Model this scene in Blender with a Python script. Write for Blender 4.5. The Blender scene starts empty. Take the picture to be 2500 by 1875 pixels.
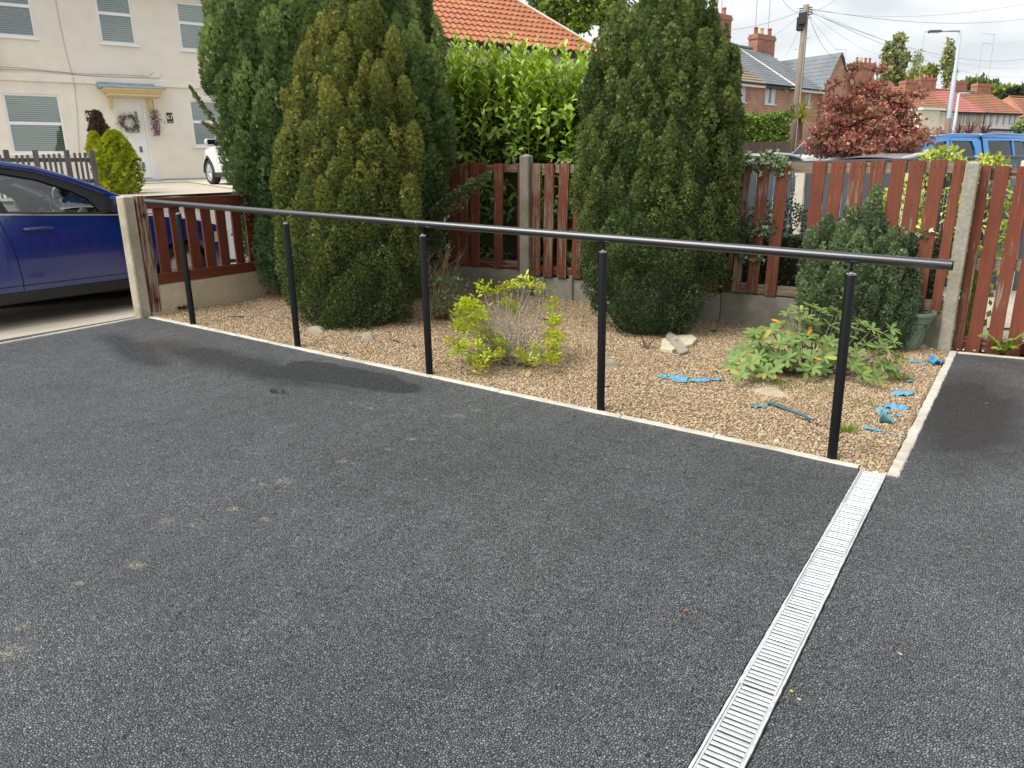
import bpy, bmesh, math, random
import numpy as np
from mathutils import Vector, Matrix, Euler, noise as mnoise
from mathutils.geometry import tessellate_polygon

SC = bpy.context.scene
COL = SC.collection
PI = math.pi

# ------------------------------------------------------------------ camera
# site axes: X runs along the front edging of the gravel bed, Y away across the bed, Z up
CAM = np.array([6.0109, -4.0121, 1.4771])
CR = np.array([0.8444, 0.5354, -0.0193]); CU = np.array([-0.1287, 0.2377, 0.9628]); CF = np.array([-0.5201, 0.8104, -0.2696])
FPX = 1800.0
cd = bpy.data.cameras.new('camera'); cam = bpy.data.objects.new('camera', cd); COL.objects.link(cam)
cd.sensor_width = 36.0; cd.lens = FPX / 2500.0 * 36.0; cd.clip_start = 0.05; cd.clip_end = 2000
m = Matrix(((CR[0], CU[0], -CF[0]), (CR[1], CU[1], -CF[1]), (CR[2], CU[2], -CF[2])))
cam.matrix_world = Matrix.Translation(Vector(CAM)) @ m.to_quaternion().to_matrix().to_4x4()
SC.camera = cam

# ------------------------------------------------------------------ world and sun
SUN_DIR = Vector((-0.42, -0.62, 0.95)).normalized()
SUN_EL = math.asin(SUN_DIR.z); SUN_AZ = math.atan2(SUN_DIR.x, SUN_DIR.y)
W = bpy.data.worlds.new('World'); SC.world = W; W.use_nodes = True
wn = W.node_tree; wn.nodes.clear()
def N(t, kind, **kw):
    n = t.nodes.new(kind)
    for k, v in kw.items():
        if k.startswith('_'): n.inputs[k[1:]].default_value = v
        else: setattr(n, k, v)
    return n
sky = N(wn, 'ShaderNodeTexSky', sky_type='NISHITA', sun_disc=False)
sky.sun_elevation = SUN_EL; sky.sun_rotation = SUN_AZ
bg1 = N(wn, 'ShaderNodeBackground', _Strength=0.12); wn.links.new(sky.outputs[0], bg1.inputs[0])
tc = N(wn, 'ShaderNodeTexCoord')
mp = N(wn, 'ShaderNodeMapping'); mp.inputs['Scale'].default_value = (1.0, 1.0, 3.2); mp.inputs['Location'].default_value = (3.1, 1.7, 0.4)
wn.links.new(tc.outputs['Generated'], mp.inputs[0])
nz = N(wn, 'ShaderNodeTexNoise', _Scale=2.3, _Detail=7.0, _Roughness=0.55); nz.inputs['Distortion'].default_value = 0.4
wn.links.new(mp.outputs[0], nz.inputs[0])
cr = N(wn, 'ShaderNodeValToRGB')
cr.color_ramp.elements[0].position = 0.34; cr.color_ramp.elements[0].color = (0.36, 0.39, 0.415, 1)
cr.color_ramp.elements[1].position = 0.60; cr.color_ramp.elements[1].color = (0.74, 0.75, 0.745, 1)
e_ = cr.color_ramp.elements.new(0.46); e_.color = (0.51, 0.535, 0.55, 1)
wn.links.new(nz.outputs[0], cr.inputs[0])
bg2 = N(wn, 'ShaderNodeBackground', _Strength=1.0); wn.links.new(cr.outputs[0], bg2.inputs[0])
nz2 = N(wn, 'ShaderNodeTexNoise', _Scale=1.7, _Detail=4.0); wn.links.new(mp.outputs[0], nz2.inputs[0])
cr2 = N(wn, 'ShaderNodeValToRGB'); cr2.color_ramp.elements[0].position = 0.30; cr2.color_ramp.elements[0].color = (0.6, 0.6, 0.6, 1)
cr2.color_ramp.elements[1].position = 0.45; cr2.color_ramp.elements[1].color = (0.97, 0.97, 0.97, 1)
wn.links.new(nz2.outputs[0], cr2.inputs[0])
mxs = N(wn, 'ShaderNodeMixShader'); wn.links.new(cr2.outputs[0], mxs.inputs[0]); wn.links.new(bg1.outputs[0], mxs.inputs[1]); wn.links.new(bg2.outputs[0], mxs.inputs[2])
wo = N(wn, 'ShaderNodeOutputWorld'); wn.links.new(mxs.outputs[0], wo.inputs[0])

sl = bpy.data.lights.new('sun', 'SUN'); sl.energy = 2.9; sl.angle = math.radians(45); sl.color = (1.0, 0.98, 0.95)
so = bpy.data.objects.new('sun', sl); COL.objects.link(so); so.location = (0, 0, 30)
so.rotation_euler = (-SUN_DIR).to_track_quat('-Z', 'Y').to_euler()
SC.view_settings.view_transform = 'Standard'; SC.view_settings.look = 'None'
SC.view_settings.exposure = 0.72; SC.view_settings.gamma = 1.0; SC.view_settings.use_curve_mapping = False
SC.cycles.max_bounces = 6; SC.cycles.transparent_max_bounces = 12

# ------------------------------------------------------------------ where things stand (distances from the site survey)
KS = -0.04548; LX = 5.4557
def zg(x): return KS * (x - LX)                     # fall of the driveway and bed along X
def ray(x, y): return CF + CR * ((x - 1250.0) / FPX) - CU * ((y - 937.5) / FPX)
def at(x, y, t): return Vector(CAM + ray(x, y) * t)
def atY(x, y, Y):
    v = ray(x, y); return Vector(CAM + v * ((Y - CAM[1]) / v[1]))
def atX(x, y, X):
    v = ray(x, y); return Vector(CAM + v * ((X - CAM[0]) / v[0]))
def gnd(x, y):
    v = ray(x, y); t = (KS * (CAM[0] - LX) - CAM[2]) / (v[2] - KS * v[0]); return Vector(CAM + v * t)
class Wall:                                         # a vertical facade plane: s along, z up, q out towards the street
    def __init__(self, P0, deg):
        a = math.radians(deg); self.P0 = Vector((P0[0], P0[1], 0)); self.a = a
        self.e = Vector((math.sin(a), math.cos(a), 0)); self.n = Vector((math.cos(a), -math.sin(a), 0))
    def p(self, s, z, q=0.0): return self.P0 + self.e * s + self.n * q + Vector((0, 0, z))
    def hit(self, x, y, q=0.0):
        v = Vector(ray(x, y)); c = Vector(CAM); t = ((self.P0 + self.n * q - c).dot(self.n)) / v.dot(self.n); P = c + v * t
        return (P - self.P0).dot(self.e), P.z
    def sq(self, P): d = Vector((P[0], P[1], 0)) - self.P0; return d.dot(self.e), d.dot(self.n)
    def mat(self, s, z, q=0.0):                      # local x = along, y = into the wall, z = up
        M = Matrix((self.e, -self.n, Vector((0, 0, 1)))).transposed().to_4x4(); M.translation = self.p(s, z, q); return M
H67 = Wall((-13.159, 7.921), 24.0)
def lerp_tab(tab, v):
    if v <= tab[0][0]: return tab[0][1]
    for (a, b), (c, d) in zip(tab, tab[1:]):
        if v <= c: return b + (d - b) * (v - a) / (c - a)
    return tab[-1][1]
QT = [(-1, 1.5), (1, 1.42), (6.4, 1.27), (6.7, 0.98), (7.2, 0.90), (12.0, 0.20), (13.2, 0.15), (14.5, 0.2), (30, 0.2)]
def terrain(x, y):
    q = H67.sq((x, y))[1]
    h = lerp_tab(QT, q) + 0.022 * max(0.0, y - 3.5)
    return h

# ------------------------------------------------------------------ object helpers
def link(name, me, mat=None, parent=None):
    o = bpy.data.objects.new(name, me); COL.objects.link(o)
    if mat is not None and me is not None and hasattr(me, 'materials') and len(me.materials) == 0:
        for mm in (mat if isinstance(mat, (list, tuple)) else [mat]): me.materials.append(mm)
    if parent is not None: o.parent = parent
    return o
def tag(o, label=None, cat=None, group=None, kind=None):
    if label: o['label'] = label
    if cat: o['category'] = cat
    if group: o['group'] = group
    if kind: o['kind'] = kind
    return o
def thing(name, label, cat, loc=(0, 0, 0), rz=0.0, group=None):
    o = bpy.data.objects.new(name, None); COL.objects.link(o); o.location = loc; o.rotation_euler = (0, 0, rz)
    o.empty_display_size = 0.2
    return tag(o, label, cat, group)
class MB:
    def __init__(s): s.v = []; s.f = []; s.smooth = False; s.M = None
    def add(s, vs, fs):
        b = len(s.v)
        for p in vs:
            p = Vector(p)
            s.v.append(tuple(s.M @ p if s.M is not None else p))
        s.f += [tuple(b + i for i in f) for f in fs]; return s
    def box(s, c, d, rot=None, taper=None):
        hx, hy, hz = d[0] / 2, d[1] / 2, d[2] / 2
        vs = []
        for sz in (-1, 1):
            k = (taper if (taper and sz > 0) else 1.0)
            for sx, sy in ((-1, -1), (1, -1), (1, 1), (-1, 1)): vs.append(Vector((sx * hx * k, sy * hy * k, sz * hz)))
        if rot is not None: vs = [rot @ p for p in vs]
        c = Vector(c); vs = [p + c for p in vs]
        return s.add(vs, [(3, 2, 1, 0), (4, 5, 6, 7), (0, 1, 5, 4), (1, 2, 6, 5), (2, 3, 7, 6), (3, 0, 4, 7)])
    def b2(s, lo, hi):
        return s.box([(a + b) / 2 for a, b in zip(lo, hi)], [b - a for a, b in zip(lo, hi)])
    def bbox(s, lo, hi, bv=0.005):                  # box with bevelled vertical and top edges
        bm = bmesh.new(); bmesh.ops.create_cube(bm, size=1.0)
        for v in bm.verts: v.co = Vector([(a + b) / 2 + c * (b - a) for a, b, c in zip(lo, hi, v.co)])
        bmesh.ops.bevel(bm, geom=list(bm.edges), offset=bv, segments=1, affect='EDGES')
        bm.verts.index_update(); vs = [v.co.copy() for v in bm.verts]; fs = [[v.index for v in f.verts] for f in bm.faces]; bm.free()
        return s.add(vs, fs)
    def tube(s, pts, rad, n=8, caps=True):
        pts = [Vector(p) for p in pts]; k = len(pts); vs = []; fs = []
        rads = rad if isinstance(rad, (list, tuple)) else [rad] * k
        ref = None
        for i, p in enumerate(pts):
            t = (pts[min(i + 1, k - 1)] - pts[max(i - 1, 0)])
            if t.length < 1e-9: t = Vector((0, 0, 1))
            t.normalize()
            if ref is None: ref = Vector((1, 0, 0)) if abs(t.x) < 0.8 else Vector((0, 1, 0))
            x = (ref - t * ref.dot(t)).normalized(); y = t.cross(x); ref = x
            for j in range(n):
                a = 2 * PI * j / n; vs.append(p + (x * math.cos(a) + y * math.sin(a)) * rads[i])
        for i in range(k - 1):
            for j in range(n):
                a = i * n + j; b = i * n + (j + 1) % n; fs.append((a, b, b + n, a + n))
        if caps: fs.append(tuple(range(n - 1, -1, -1))); fs.append(tuple((k - 1) * n + j for j in range(n)))
        return s.add(vs, fs)
    def lathe(s, prof, n=16, axis='z', c=(0, 0, 0), closed=False):
        vs = []; fs = []; c = Vector(c); k = len(prof)
        for r, h in prof:
            for j in range(n):
                a = 2 * PI * j / n
                p = (r * math.cos(a), r * math.sin(a), h)
                if axis == 'x': p = (h, r * math.cos(a), r * math.sin(a))
                if axis == 'y': p = (r * math.sin(a), h, r * math.cos(a))
                vs.append(c + Vector(p))
        for i in range(k if closed else k - 1):
            for j in range(n):
                a = i * n + j; b = i * n + (j + 1) % n; i2 = (i + 1) % k
                fs.append((a, b, i2 * n + (j + 1) % n, i2 * n + j))
        if not closed:
            if prof[0][0] > 1e-4: fs.append(tuple(range(n - 1, -1, -1)))
            if prof[-1][0] > 1e-4: fs.append(tuple((k - 1) * n + j for j in range(n)))
        return s.add(vs, fs)
    def grid(s, rows):
        k = len(rows[0]); vs = [p for r in rows for p in r]
        return s.add(vs, [(i * k + j, i * k + j + 1, (i + 1) * k + j + 1, (i + 1) * k + j) for i in range(len(rows) - 1) for j in range(k - 1)])
    def prism(s, poly, dvec):                       # polygon (3D, planar) extruded by dvec
        n = len(poly); d = Vector(dvec); vs = [Vector(p) for p in poly] + [Vector(p) + d for p in poly]
        return s.add(vs, [tuple(range(n - 1, -1, -1)), tuple(range(n, 2 * n))] + [(i, (i + 1) % n, n + (i + 1) % n, n + i) for i in range(n)])
    def mesh(s, name, mat=None, smooth=None):
        me = bpy.data.meshes.new(name); me.from_pydata([tuple(p) for p in s.v], [], s.f); me.update()
        bm = bmesh.new(); bm.from_mesh(me); bmesh.ops.recalc_face_normals(bm, faces=bm.faces); bm.to_mesh(me); bm.free()
        if smooth if smooth is not None else s.smooth: me.polygons.foreach_set('use_smooth', [True] * len(me.polygons))
        if mat is not None: me.materials.append(mat)
        return me
    def build(s, name, mat, parent=None, smooth=None, angle=None):
        me = s.mesh(name, mat, smooth)
        if angle is not None:
            me.polygons.foreach_set('use_smooth', [True] * len(me.polygons))
            try: me.set_sharp_from_angle(angle=math.radians(angle))
            except Exception: pass
        return link(name, me, None, parent)
def np_mesh(name, V, F, mat=None, col=None, smooth=False):
    """V (n,3) array, F (m,k) faces, col (n,3) per vertex colour"""
    V = np.asarray(V, np.float32); F = np.asarray(F, np.int32); me = bpy.data.meshes.new(name)
    me.vertices.add(len(V)); me.vertices.foreach_set('co', V.ravel())
    k = F.shape[1]; me.loops.add(F.size); me.loops.foreach_set('vertex_index', F.ravel())
    me.polygons.add(len(F)); me.polygons.foreach_set('loop_start', np.arange(0, F.size, k, dtype=np.int32))
    try: me.polygons.foreach_set('loop_total', np.full(len(F), k, np.int32))
    except Exception: pass
    if smooth: me.polygons.foreach_set('use_smooth', np.ones(len(F), bool))
    me.update(calc_edges=True)
    if col is not None:
        at_ = me.color_attributes.new('Col', 'FLOAT_COLOR', 'POINT')
        c4 = np.ones((len(V), 4), np.float32); c4[:, :3] = col; at_.data.foreach_set('color', c4.ravel())
    if mat is not None: me.materials.append(mat)
    return me
def unit(a): return a / np.maximum(np.linalg.norm(a, axis=-1, keepdims=True), 1e-9)
def scatter(bv, bf, pos, d, nrm, scale, wid=None):
    """copies of a small base shape (along +y, facing +z), one per point; returns V, F"""
    bv = np.asarray(bv, float); bf = np.asarray(bf, int); n = len(pos); k = len(bv)
    y = unit(d); x = np.cross(y, nrm); x = unit(x); z = np.cross(x, y)
    sc = np.asarray(scale, float).reshape(-1, 1, 1) * np.ones((n, 1, 1)); wd = (np.ones(n) if wid is None else np.asarray(wid)).reshape(-1, 1, 1)
    V = pos[:, None, :] + sc * (wd * bv[None, :, 0:1] * x[:, None, :] + bv[None, :, 1:2] * y[:, None, :] + bv[None, :, 2:3] * z[:, None, :])
    F = bf[None] + (np.arange(n) * k)[:, None, None]
    return V.reshape(-1, 3), F.reshape(-1, bf.shape[1])
def copy_tree(o, parent=None):
    c = o.copy(); COL.objects.link(c); c.parent = parent
    for ch in list(o.children): copy_tree(ch, c)
    return c

# ------------------------------------------------------------------ materials
MATS = {}
def base_mat(name):
    if name in MATS: return MATS[name], None, None
    m = bpy.data.materials.new(name); m.use_nodes = True; t = m.node_tree
    MATS[name] = m
    return m, t, t.nodes['Principled BSDF']
def L(t, a, b): t.links.new(a, b)
def coords(t, kind='Object', rand=False, scale=(1, 1, 1)):
    tc = t.nodes.new('ShaderNodeTexCoord'); out = tc.outputs[kind]
    if rand:
        oi = t.nodes.new('ShaderNodeObjectInfo'); mu = N(t, 'ShaderNodeMath', operation='MULTIPLY'); mu.inputs[1].default_value = 97.0
        L(t, oi.outputs['Random'], mu.inputs[0]); va = N(t, 'ShaderNodeVectorMath', operation='ADD'); L(t, out, va.inputs[0]); L(t, mu.outputs[0], va.inputs[1]); out = va.outputs[0]
    mp = t.nodes.new('ShaderNodeMapping'); mp.inputs['Scale'].default_value = scale; L(t, out, mp.inputs[0]); return mp.outputs[0]
def noise(t, vec, scale, detail=4.0, rough=0.55, dist=0.0):
    n = N(t, 'ShaderNodeTexNoise', _Scale=scale, _Detail=detail, _Roughness=rough, _Distortion=dist); L(t, vec, n.inputs['Vector']); return n.outputs['Fac']
def ramp(t, fac, stops):
    r = t.nodes.new('ShaderNodeValToRGB'); el = r.color_ramp.elements
    while len(el) < len(stops): el.new(0.5)
    for e, (p, c) in zip(el, stops):
        e.position = p; e.color = (c, c, c, 1) if isinstance(c, (int, float)) else (c[0], c[1], c[2], 1)
    L(t, fac, r.inputs[0]); return r.outputs[0]
def mix(t, fac, a, b, mode='MIX'):
    m = N(t, 'ShaderNodeMix', data_type='RGBA', blend_type=mode)
    for sock, v in ((m.inputs[0], fac), (m.inputs[6], a), (m.inputs[7], b)):
        if isinstance(v, (int, float)): sock.default_value = v
        elif isinstance(v, tuple): sock.default_value = (v[0], v[1], v[2], 1)
        else: L(t, v, sock)
    return m.outputs[2]
def math_(t, op, a, b=None, clamp=False):
    m = N(t, 'ShaderNodeMath', operation=op); m.use_clamp = clamp
    for i, v in enumerate((a, b)):
        if v is None: continue
        if isinstance(v, (int, float)): m.inputs[i].default_value = v
        else: L(t, v, m.inputs[i])
    return m.outputs[0]
def bump(t, b, height, strength=0.3, dist=0.01):
    n = N(t, 'ShaderNodeBump', _Strength=strength, _Distance=dist); L(t, height, n.inputs['Height']); L(t, n.outputs[0], b.inputs['Normal'])
def simple(name, col, rough=0.6, var=0.15, scale=8.0, bmp=0.1, bdist=0.004, metallic=0.0, spec=0.5, rand=True, detail=5.0, kind='Object', coat=0.0, stretch=(1, 1, 1), objvar=0.0):
    m, t, b = base_mat(name)
    if t is None: return m
    v = coords(t, kind, rand, stretch); f = noise(t, v, scale, detail, 0.6)
    lo = tuple(c * (1 - var) for c in col); hi = tuple(min(1, c * (1 + var)) for c in col)
    c = ramp(t, f, [(0.3, lo), (0.7, hi)])
    if objvar:
        oi = t.nodes.new('ShaderNodeObjectInfo'); k = math_(t, 'MULTIPLY_ADD', oi.outputs['Random'], 2 * objvar); k.node.inputs[2].default_value = 1 - objvar
        mx = N(t, 'ShaderNodeVectorMath', operation='SCALE'); L(t, c, mx.inputs[0]); L(t, k, mx.inputs['Scale']); c = mx.outputs[0]
    L(t, c, b.inputs['Base Color'])
    b.inputs['Roughness'].default_value = rough; b.inputs['Metallic'].default_value = metallic; b.inputs['Specular IOR Level'].default_value = spec
    if coat: b.inputs['Coat Weight'].default_value = coat; b.inputs['Coat Roughness'].default_value = 0.03
    if bmp: bump(t, b, f, bmp, bdist)
    return m
def leaf_mat(name, rough=0.5, trans=0.3, spec=0.4, objvar=0.0, col=None, gain=1.0):
    """leaf colours come with each leaf (attribute Col); part of the light passes through"""
    m, t, b = base_mat(name)
    if t is None: return m
    if col is None:
        a = N(t, 'ShaderNodeAttribute', attribute_name='Col'); c = a.outputs['Color']
    else:
        r = t.nodes.new('ShaderNodeRGB'); r.outputs[0].default_value = (*col, 1); c = r.outputs[0]
    if objvar:
        oi = t.nodes.new('ShaderNodeObjectInfo'); h = N(t, 'ShaderNodeHueSaturation'); L(t, c, h.inputs['Color'])
        k = math_(t, 'MULTIPLY_ADD', oi.outputs['Random'], 2 * objvar); k.node.inputs[2].default_value = 1 - objvar; L(t, k, h.inputs['Value'])
        k2 = math_(t, 'MULTIPLY_ADD', oi.outputs['Random'], 0.04); k2.node.inputs[2].default_value = 0.48; L(t, k2, h.inputs['Hue']); c = h.outputs[0]
    L(t, c, b.inputs['Base Color']); b.inputs['Roughness'].default_value = rough; b.inputs['Specular IOR Level'].default_value = spec
    if trans > 0:
        tr = t.nodes.new('ShaderNodeBsdfTranslucent'); g = N(t, 'ShaderNodeHueSaturation', _Saturation=1.15, _Value=1.3); L(t, c, g.inputs['Color']); L(t, g.outputs[0], tr.inputs[0])
        ms = t.nodes.new('ShaderNodeMixShader'); ms.inputs[0].default_value = trans; L(t, b.outputs[0], ms.inputs[1]); L(t, tr.outputs[0], ms.inputs[2])
        L(t, ms.outputs[0], t.nodes['Material Output'].inputs[0])
    return m
def glass_mat(name, tint=(0.75, 0.82, 0.8), alpha=0.35, rough=0.02):
    m, t, b = base_mat(name)
    if t is None: return m
    tr = t.nodes.new('ShaderNodeBsdfTransparent'); tr.inputs[0].default_value = (*tint, 1)
    g = N(t, 'ShaderNodeBsdfGlossy', _Roughness=rough)
    fr = N(t, 'ShaderNodeFresnel', _IOR=1.5); k = math_(t, 'MULTIPLY_ADD', fr.outputs[0], 1.0); k.node.inputs[2].default_value = alpha * 0.3
    ms = t.nodes.new('ShaderNodeMixShader'); L(t, k, ms.inputs[0]); L(t, tr.outputs[0], ms.inputs[1]); L(t, g.outputs[0], ms.inputs[2])
    L(t, ms.outputs[0], t.nodes['Material Output'].inputs[0]); return m
# ================================================================== the ground
rng = np.random.default_rng(7)
def terr(x, y):
    q = H67.sq((x, y))[1]
    base = min(0.2, max(-0.02, zg(x)))
    h = lerp_tab(QT, q)
    if q > 13.2: h = base
    elif q > 12.0: h = 0.2 + (base - 0.2) * 0.0
    return h + 0.022 * max(0.0, y - 3.5)
def lines(segs):
    out = []
    for a, b, n in segs: out += list(np.linspace(a, b, n, endpoint=False))
    return out + [segs[-1][1]]
gx = lines([(-400, -60, 12), (-60, -24, 12), (-24, -4.3, 50), (-4.3, -0.66, 6), (-0.66, 12, 16), (12, 60, 12), (60, 400, 10)])
gy = lines([(-120, -9, 8), (-9, 3.3, 24), (3.3, 20, 30), (20, 60, 20), (60, 150, 20), (150, 900, 12)])
mb = MB(); rows = []
for y in gy:
    r = []
    for x in gx:
        z = terr(x, y) - 0.03
        if x > -4.2 and y < 3.29: z = -0.6
        elif x > -4.2 and y < 8 and x < -0.6: z = min(z, 0.0)
        r.append((x, y, z))
    rows.append(r)
mb.grid(rows)
def ground_mat():
    m, t, b = base_mat('earth_and_grass')
    v = coords(t); f = noise(t, v, 0.9, 6); c = ramp(t, f, [(0.35, (0.10, 0.095, 0.085)), (0.55, (0.22, 0.19, 0.15)), (0.7, (0.07, 0.09, 0.035))])
    L(t, c, b.inputs['Base Color']); b.inputs['Roughness'].default_value = 0.9; bump(t, b, noise(t, v, 40, 4), 0.4, 0.02); return m
tag(mb.build('ground', ground_mat(), smooth=True), kind='structure')

# street, opposite front garden, pavement
def strip(name, mat, q0, q1, s0, s1, nq, ns, lift):
    b = MB(); b.grid([[tuple(Vector((p.x, p.y, terr(p.x, p.y) + lift))) for p in [H67.p(s, 0, q) for s in np.linspace(s0, s1, ns)]] for q in np.linspace(q0, q1, nq)])
    return tag(b.build(name, mat, smooth=True), kind='structure')
road_m = simple('road_asphalt', (0.17, 0.165, 0.155), 0.85, 0.2, 30, 0.3, 0.004, rand=False)
strip('road', road_m, 7.25, 12.0, -14, 60, 14, 60, 0.0)
garden_m = simple('pale_garden_gravel', (0.46, 0.40, 0.32), 0.9, 0.35, 45, 0.6, 0.012, rand=False)
strip('front_garden', garden_m, 0.02, 6.42, -9, 12, 16, 40, 0.0)
path_m = simple('cream_path', (0.60, 0.52, 0.40), 0.85, 0.12, 20, 0.2, 0.004, rand=False)
strip('garden_path', path_m, 0.1, 6.40, 0.9, 1.75, 16, 3, 0.014)
strip('step_path', path_m, 0.1, 1.0, -1.2, 0.89, 3, 8, 0.014)

def pave_z(x): return lerp_tab([(-4.4, 0.12), (-1.9, 0.15), (-0.75, 0.268), (-0.6, 0.272)], x)
def pavement_mat():
    m, t, b = base_mat('pavement_concrete')
    v = coords(t); f = noise(t, v, 2.2, 6); g = noise(t, v, 90, 3); s = noise(t, v, 260, 2)
    c = ramp(t, f, [(0.3, (0.39, 0.335, 0.25)), (0.7, (0.53, 0.465, 0.36))]); c = mix(t, ramp(t, g, [(0.38, 0.55), (0.6, 0.0)]), c, (0.20, 0.175, 0.14)); c = mix(t, ramp(t, s, [(0.6, 0.0), (0.7, 0.5)]), c, (0.6, 0.55, 0.47))
    L(t, c, b.inputs['Base Color']); b.inputs['Roughness'].default_value = 0.85; bump(t, b, g, 0.5, 0.006); return m
mb = MB(); mb.grid([[(x, y, pave_z(x)) for x in (-4.4, -3.5, -2.7, -1.9, -1.5, -1.1, -0.75, -0.668)] for y in np.linspace(-9, 8, 20)])
tag(mb.build('pavement', pavement_mat(), smooth=True), kind='structure')

# ------------------------------------------------------------------ tarmac
def tarmac_mat():
    m, t, b = base_mat('fresh_tarmac')
    v = coords(t)
    wob = noise(t, v, 60, 2); vv = N(t, 'ShaderNodeVectorMath', operation='ADD'); L(t, v, vv.inputs[0]); sc = N(t, 'ShaderNodeVectorMath', operation='SCALE'); L(t, wob, sc.inputs[0]); sc.inputs['Scale'].default_value = 0.006; L(t, sc.outputs[0], vv.inputs[1])
    vo = N(t, 'ShaderNodeTexVoronoi', feature='F1', _Scale=128.0, _Randomness=1.0); L(t, vv.outputs[0], vo.inputs['Vector'])
    ve = N(t, 'ShaderNodeTexVoronoi', feature='DISTANCE_TO_EDGE', _Scale=128.0, _Randomness=1.0); L(t, vv.outputs[0], ve.inputs['Vector'])
    sp = N(t, 'ShaderNodeSeparateColor'); L(t, vo.outputs['Color'], sp.inputs[0])
    stone = ramp(t, sp.outputs[0], [(0.0, (0.085, 0.089, 0.092)), (0.5, (0.140, 0.146, 0.150)), (0.85, (0.178, 0.185, 0.188)), (1.0, (0.26, 0.266, 0.268))])
    gap = ramp(t, ve.outputs['Distance'], [(0.04, 1.0), (0.20, 0.0)])
    c = mix(t, gap, stone, (0.006, 0.006, 0.007))
    big = noise(t, v, 0.9, 5); c = mix(t, 1.0, c, ramp(t, big, [(0.3, 0.80), (0.7, 1.15)]), 'MULTIPLY')
    fine = noise(t, v, 7, 5, 0.7); c = mix(t, 1.0, c, ramp(t, fine, [(0.3, 0.82), (0.7, 1.14)]), 'MULTIPLY')
    # damp areas: darker and smoother, with their own outlines
    def blob(cx, cy, rx, ry, rot=0.0, soft=0.25, nsc=3.0, amt=0.5):
        mp = N(t, 'ShaderNodeMapping', vector_type='TEXTURE'); mp.inputs['Location'].default_value = (cx, cy, 0); mp.inputs['Rotation'].default_value = (0, 0, rot); mp.inputs['Scale'].default_value = (rx, ry, 1)
        L(t, v, mp.inputs[0]); fl = N(t, 'ShaderNodeVectorMath', operation='MULTIPLY'); fl.inputs[1].default_value = (1, 1, 0); L(t, mp.outputs[0], fl.inputs[0])
        ln = N(t, 'ShaderNodeVectorMath', operation='LENGTH'); L(t, fl.outputs[0], ln.inputs[0])
        d = math_(t, 'ADD', ln.outputs['Value'], math_(t, 'MULTIPLY', math_(t, 'SUBTRACT', noise(t, v, nsc, 4), 0.5), amt * 2))
        return ramp(t, d, [(1.0 - soft, 1.0), (1.0, 0.0)])
    wet = None
    def P(x, y): g = gnd(x, y); return g.x, g.y
    for (px, py, rx, ry, ro, so, am) in [(330, 850, 0.85, 0.22, -0.25, 0.5, 0.5), (560, 880, 1.5, 0.30, 0.02, 0.6, 0.5), (850, 915, 0.70, 0.19, 0.0, 0.10, 0.35), (925, 925, 0.26, 0.09, 0.1, 0.12, 0.3), (350, 842, 0.20, 0.07, 0, 0.3, 0.7), (2350, 1010, 0.45, 1.3, 0.0, 0.5, 0.4), (700, 905, 0.42, 0.13, 0.05, 0.10, 0.35)]:
        cx, cy = P(px, py); bl = blob(cx, cy, rx, ry, ro, so, 4.0, am)
        wet = bl if wet is None else math_(t, 'MAXIMUM', wet, bl)
    c = mix(t, math_(t, 'MULTIPLY', wet, 0.86), c, (0.016, 0.017, 0.019))
    # dried cement splashes
    sp_ = None
    for (px, py, r) in [(695, 1172, .07), (620, 1168, .035), (640, 1180, .03), (838, 1125, .05), (860, 1128, .03), (770, 1125, .025), (945, 1095, .035), (1003, 1070, .05), (1050, 1072, .04), (1115, 1013, .08), (1080, 1013, .03), (1160, 1000, .05), (1035, 1015, .03), (905, 995, .04), (850, 980, .04), (570, 1240, .05), (405, 1268, .05), (475, 1278, .04), (650, 1265, .04), (330, 1377, .06), (195, 1420, .04), (30, 1590, .08), (55, 1525, .04), (880, 985, .03), (1150, 990, .03), (1180, 965, .03)]:
        cx, cy = P(px, py); bl = blob(cx, cy, r * .85, r * .62, 0.3, 0.7, 38.0, 0.7)
        sp_ = bl if sp_ is None else math_(t, 'MAXIMUM', sp_, bl)
    spk = math_(t, 'MULTIPLY', sp_, ramp(t, sp.outputs[1], [(0.45, 0.0), (0.65, 0.6)]))
    c = mix(t, spk, c, (0.36, 0.31, 0.23))
    cx, cy = P(385, 842); c = mix(t, math_(t, 'MULTIPLY', blob(cx, cy, .22, .07, 0, .6, 3, .5), 0.35), c, (0.06, 0.04, 0.03))
    # scattered pale chippings
    wv = N(t, 'ShaderNodeTexVoronoi', feature='F1', _Scale=7.0); L(t, v, wv.inputs['Vector']); c = mix(t, ramp(t, wv.outputs['Distance'], [(0.020, 0.8), (0.032, 0.0)]), c, (0.42, 0.40, 0.36))
    L(t, c, b.inputs['Base Color'])
    ro = math_(t, 'SUBTRACT', ramp(t, sp.outputs[2], [(0.0, 0.34), (1.0, 0.62)]), math_(t, 'MULTIPLY', wet, 0.10)); L(t, ro, b.inputs['Roughness']); b.inputs['Specular IOR Level'].default_value = 0.55
    hgt = math_(t, 'ADD', ramp(t, ve.outputs['Distance'], [(0.0, 0.0), (0.3, 1.0)]), math_(t, 'MULTIPLY', sp.outputs[2], 0.6)); bump(t, b, hgt, 0.85, 0.0035)
    return m
TAR = tarmac_mat()
HOLE = gnd(684, 953)
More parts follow.
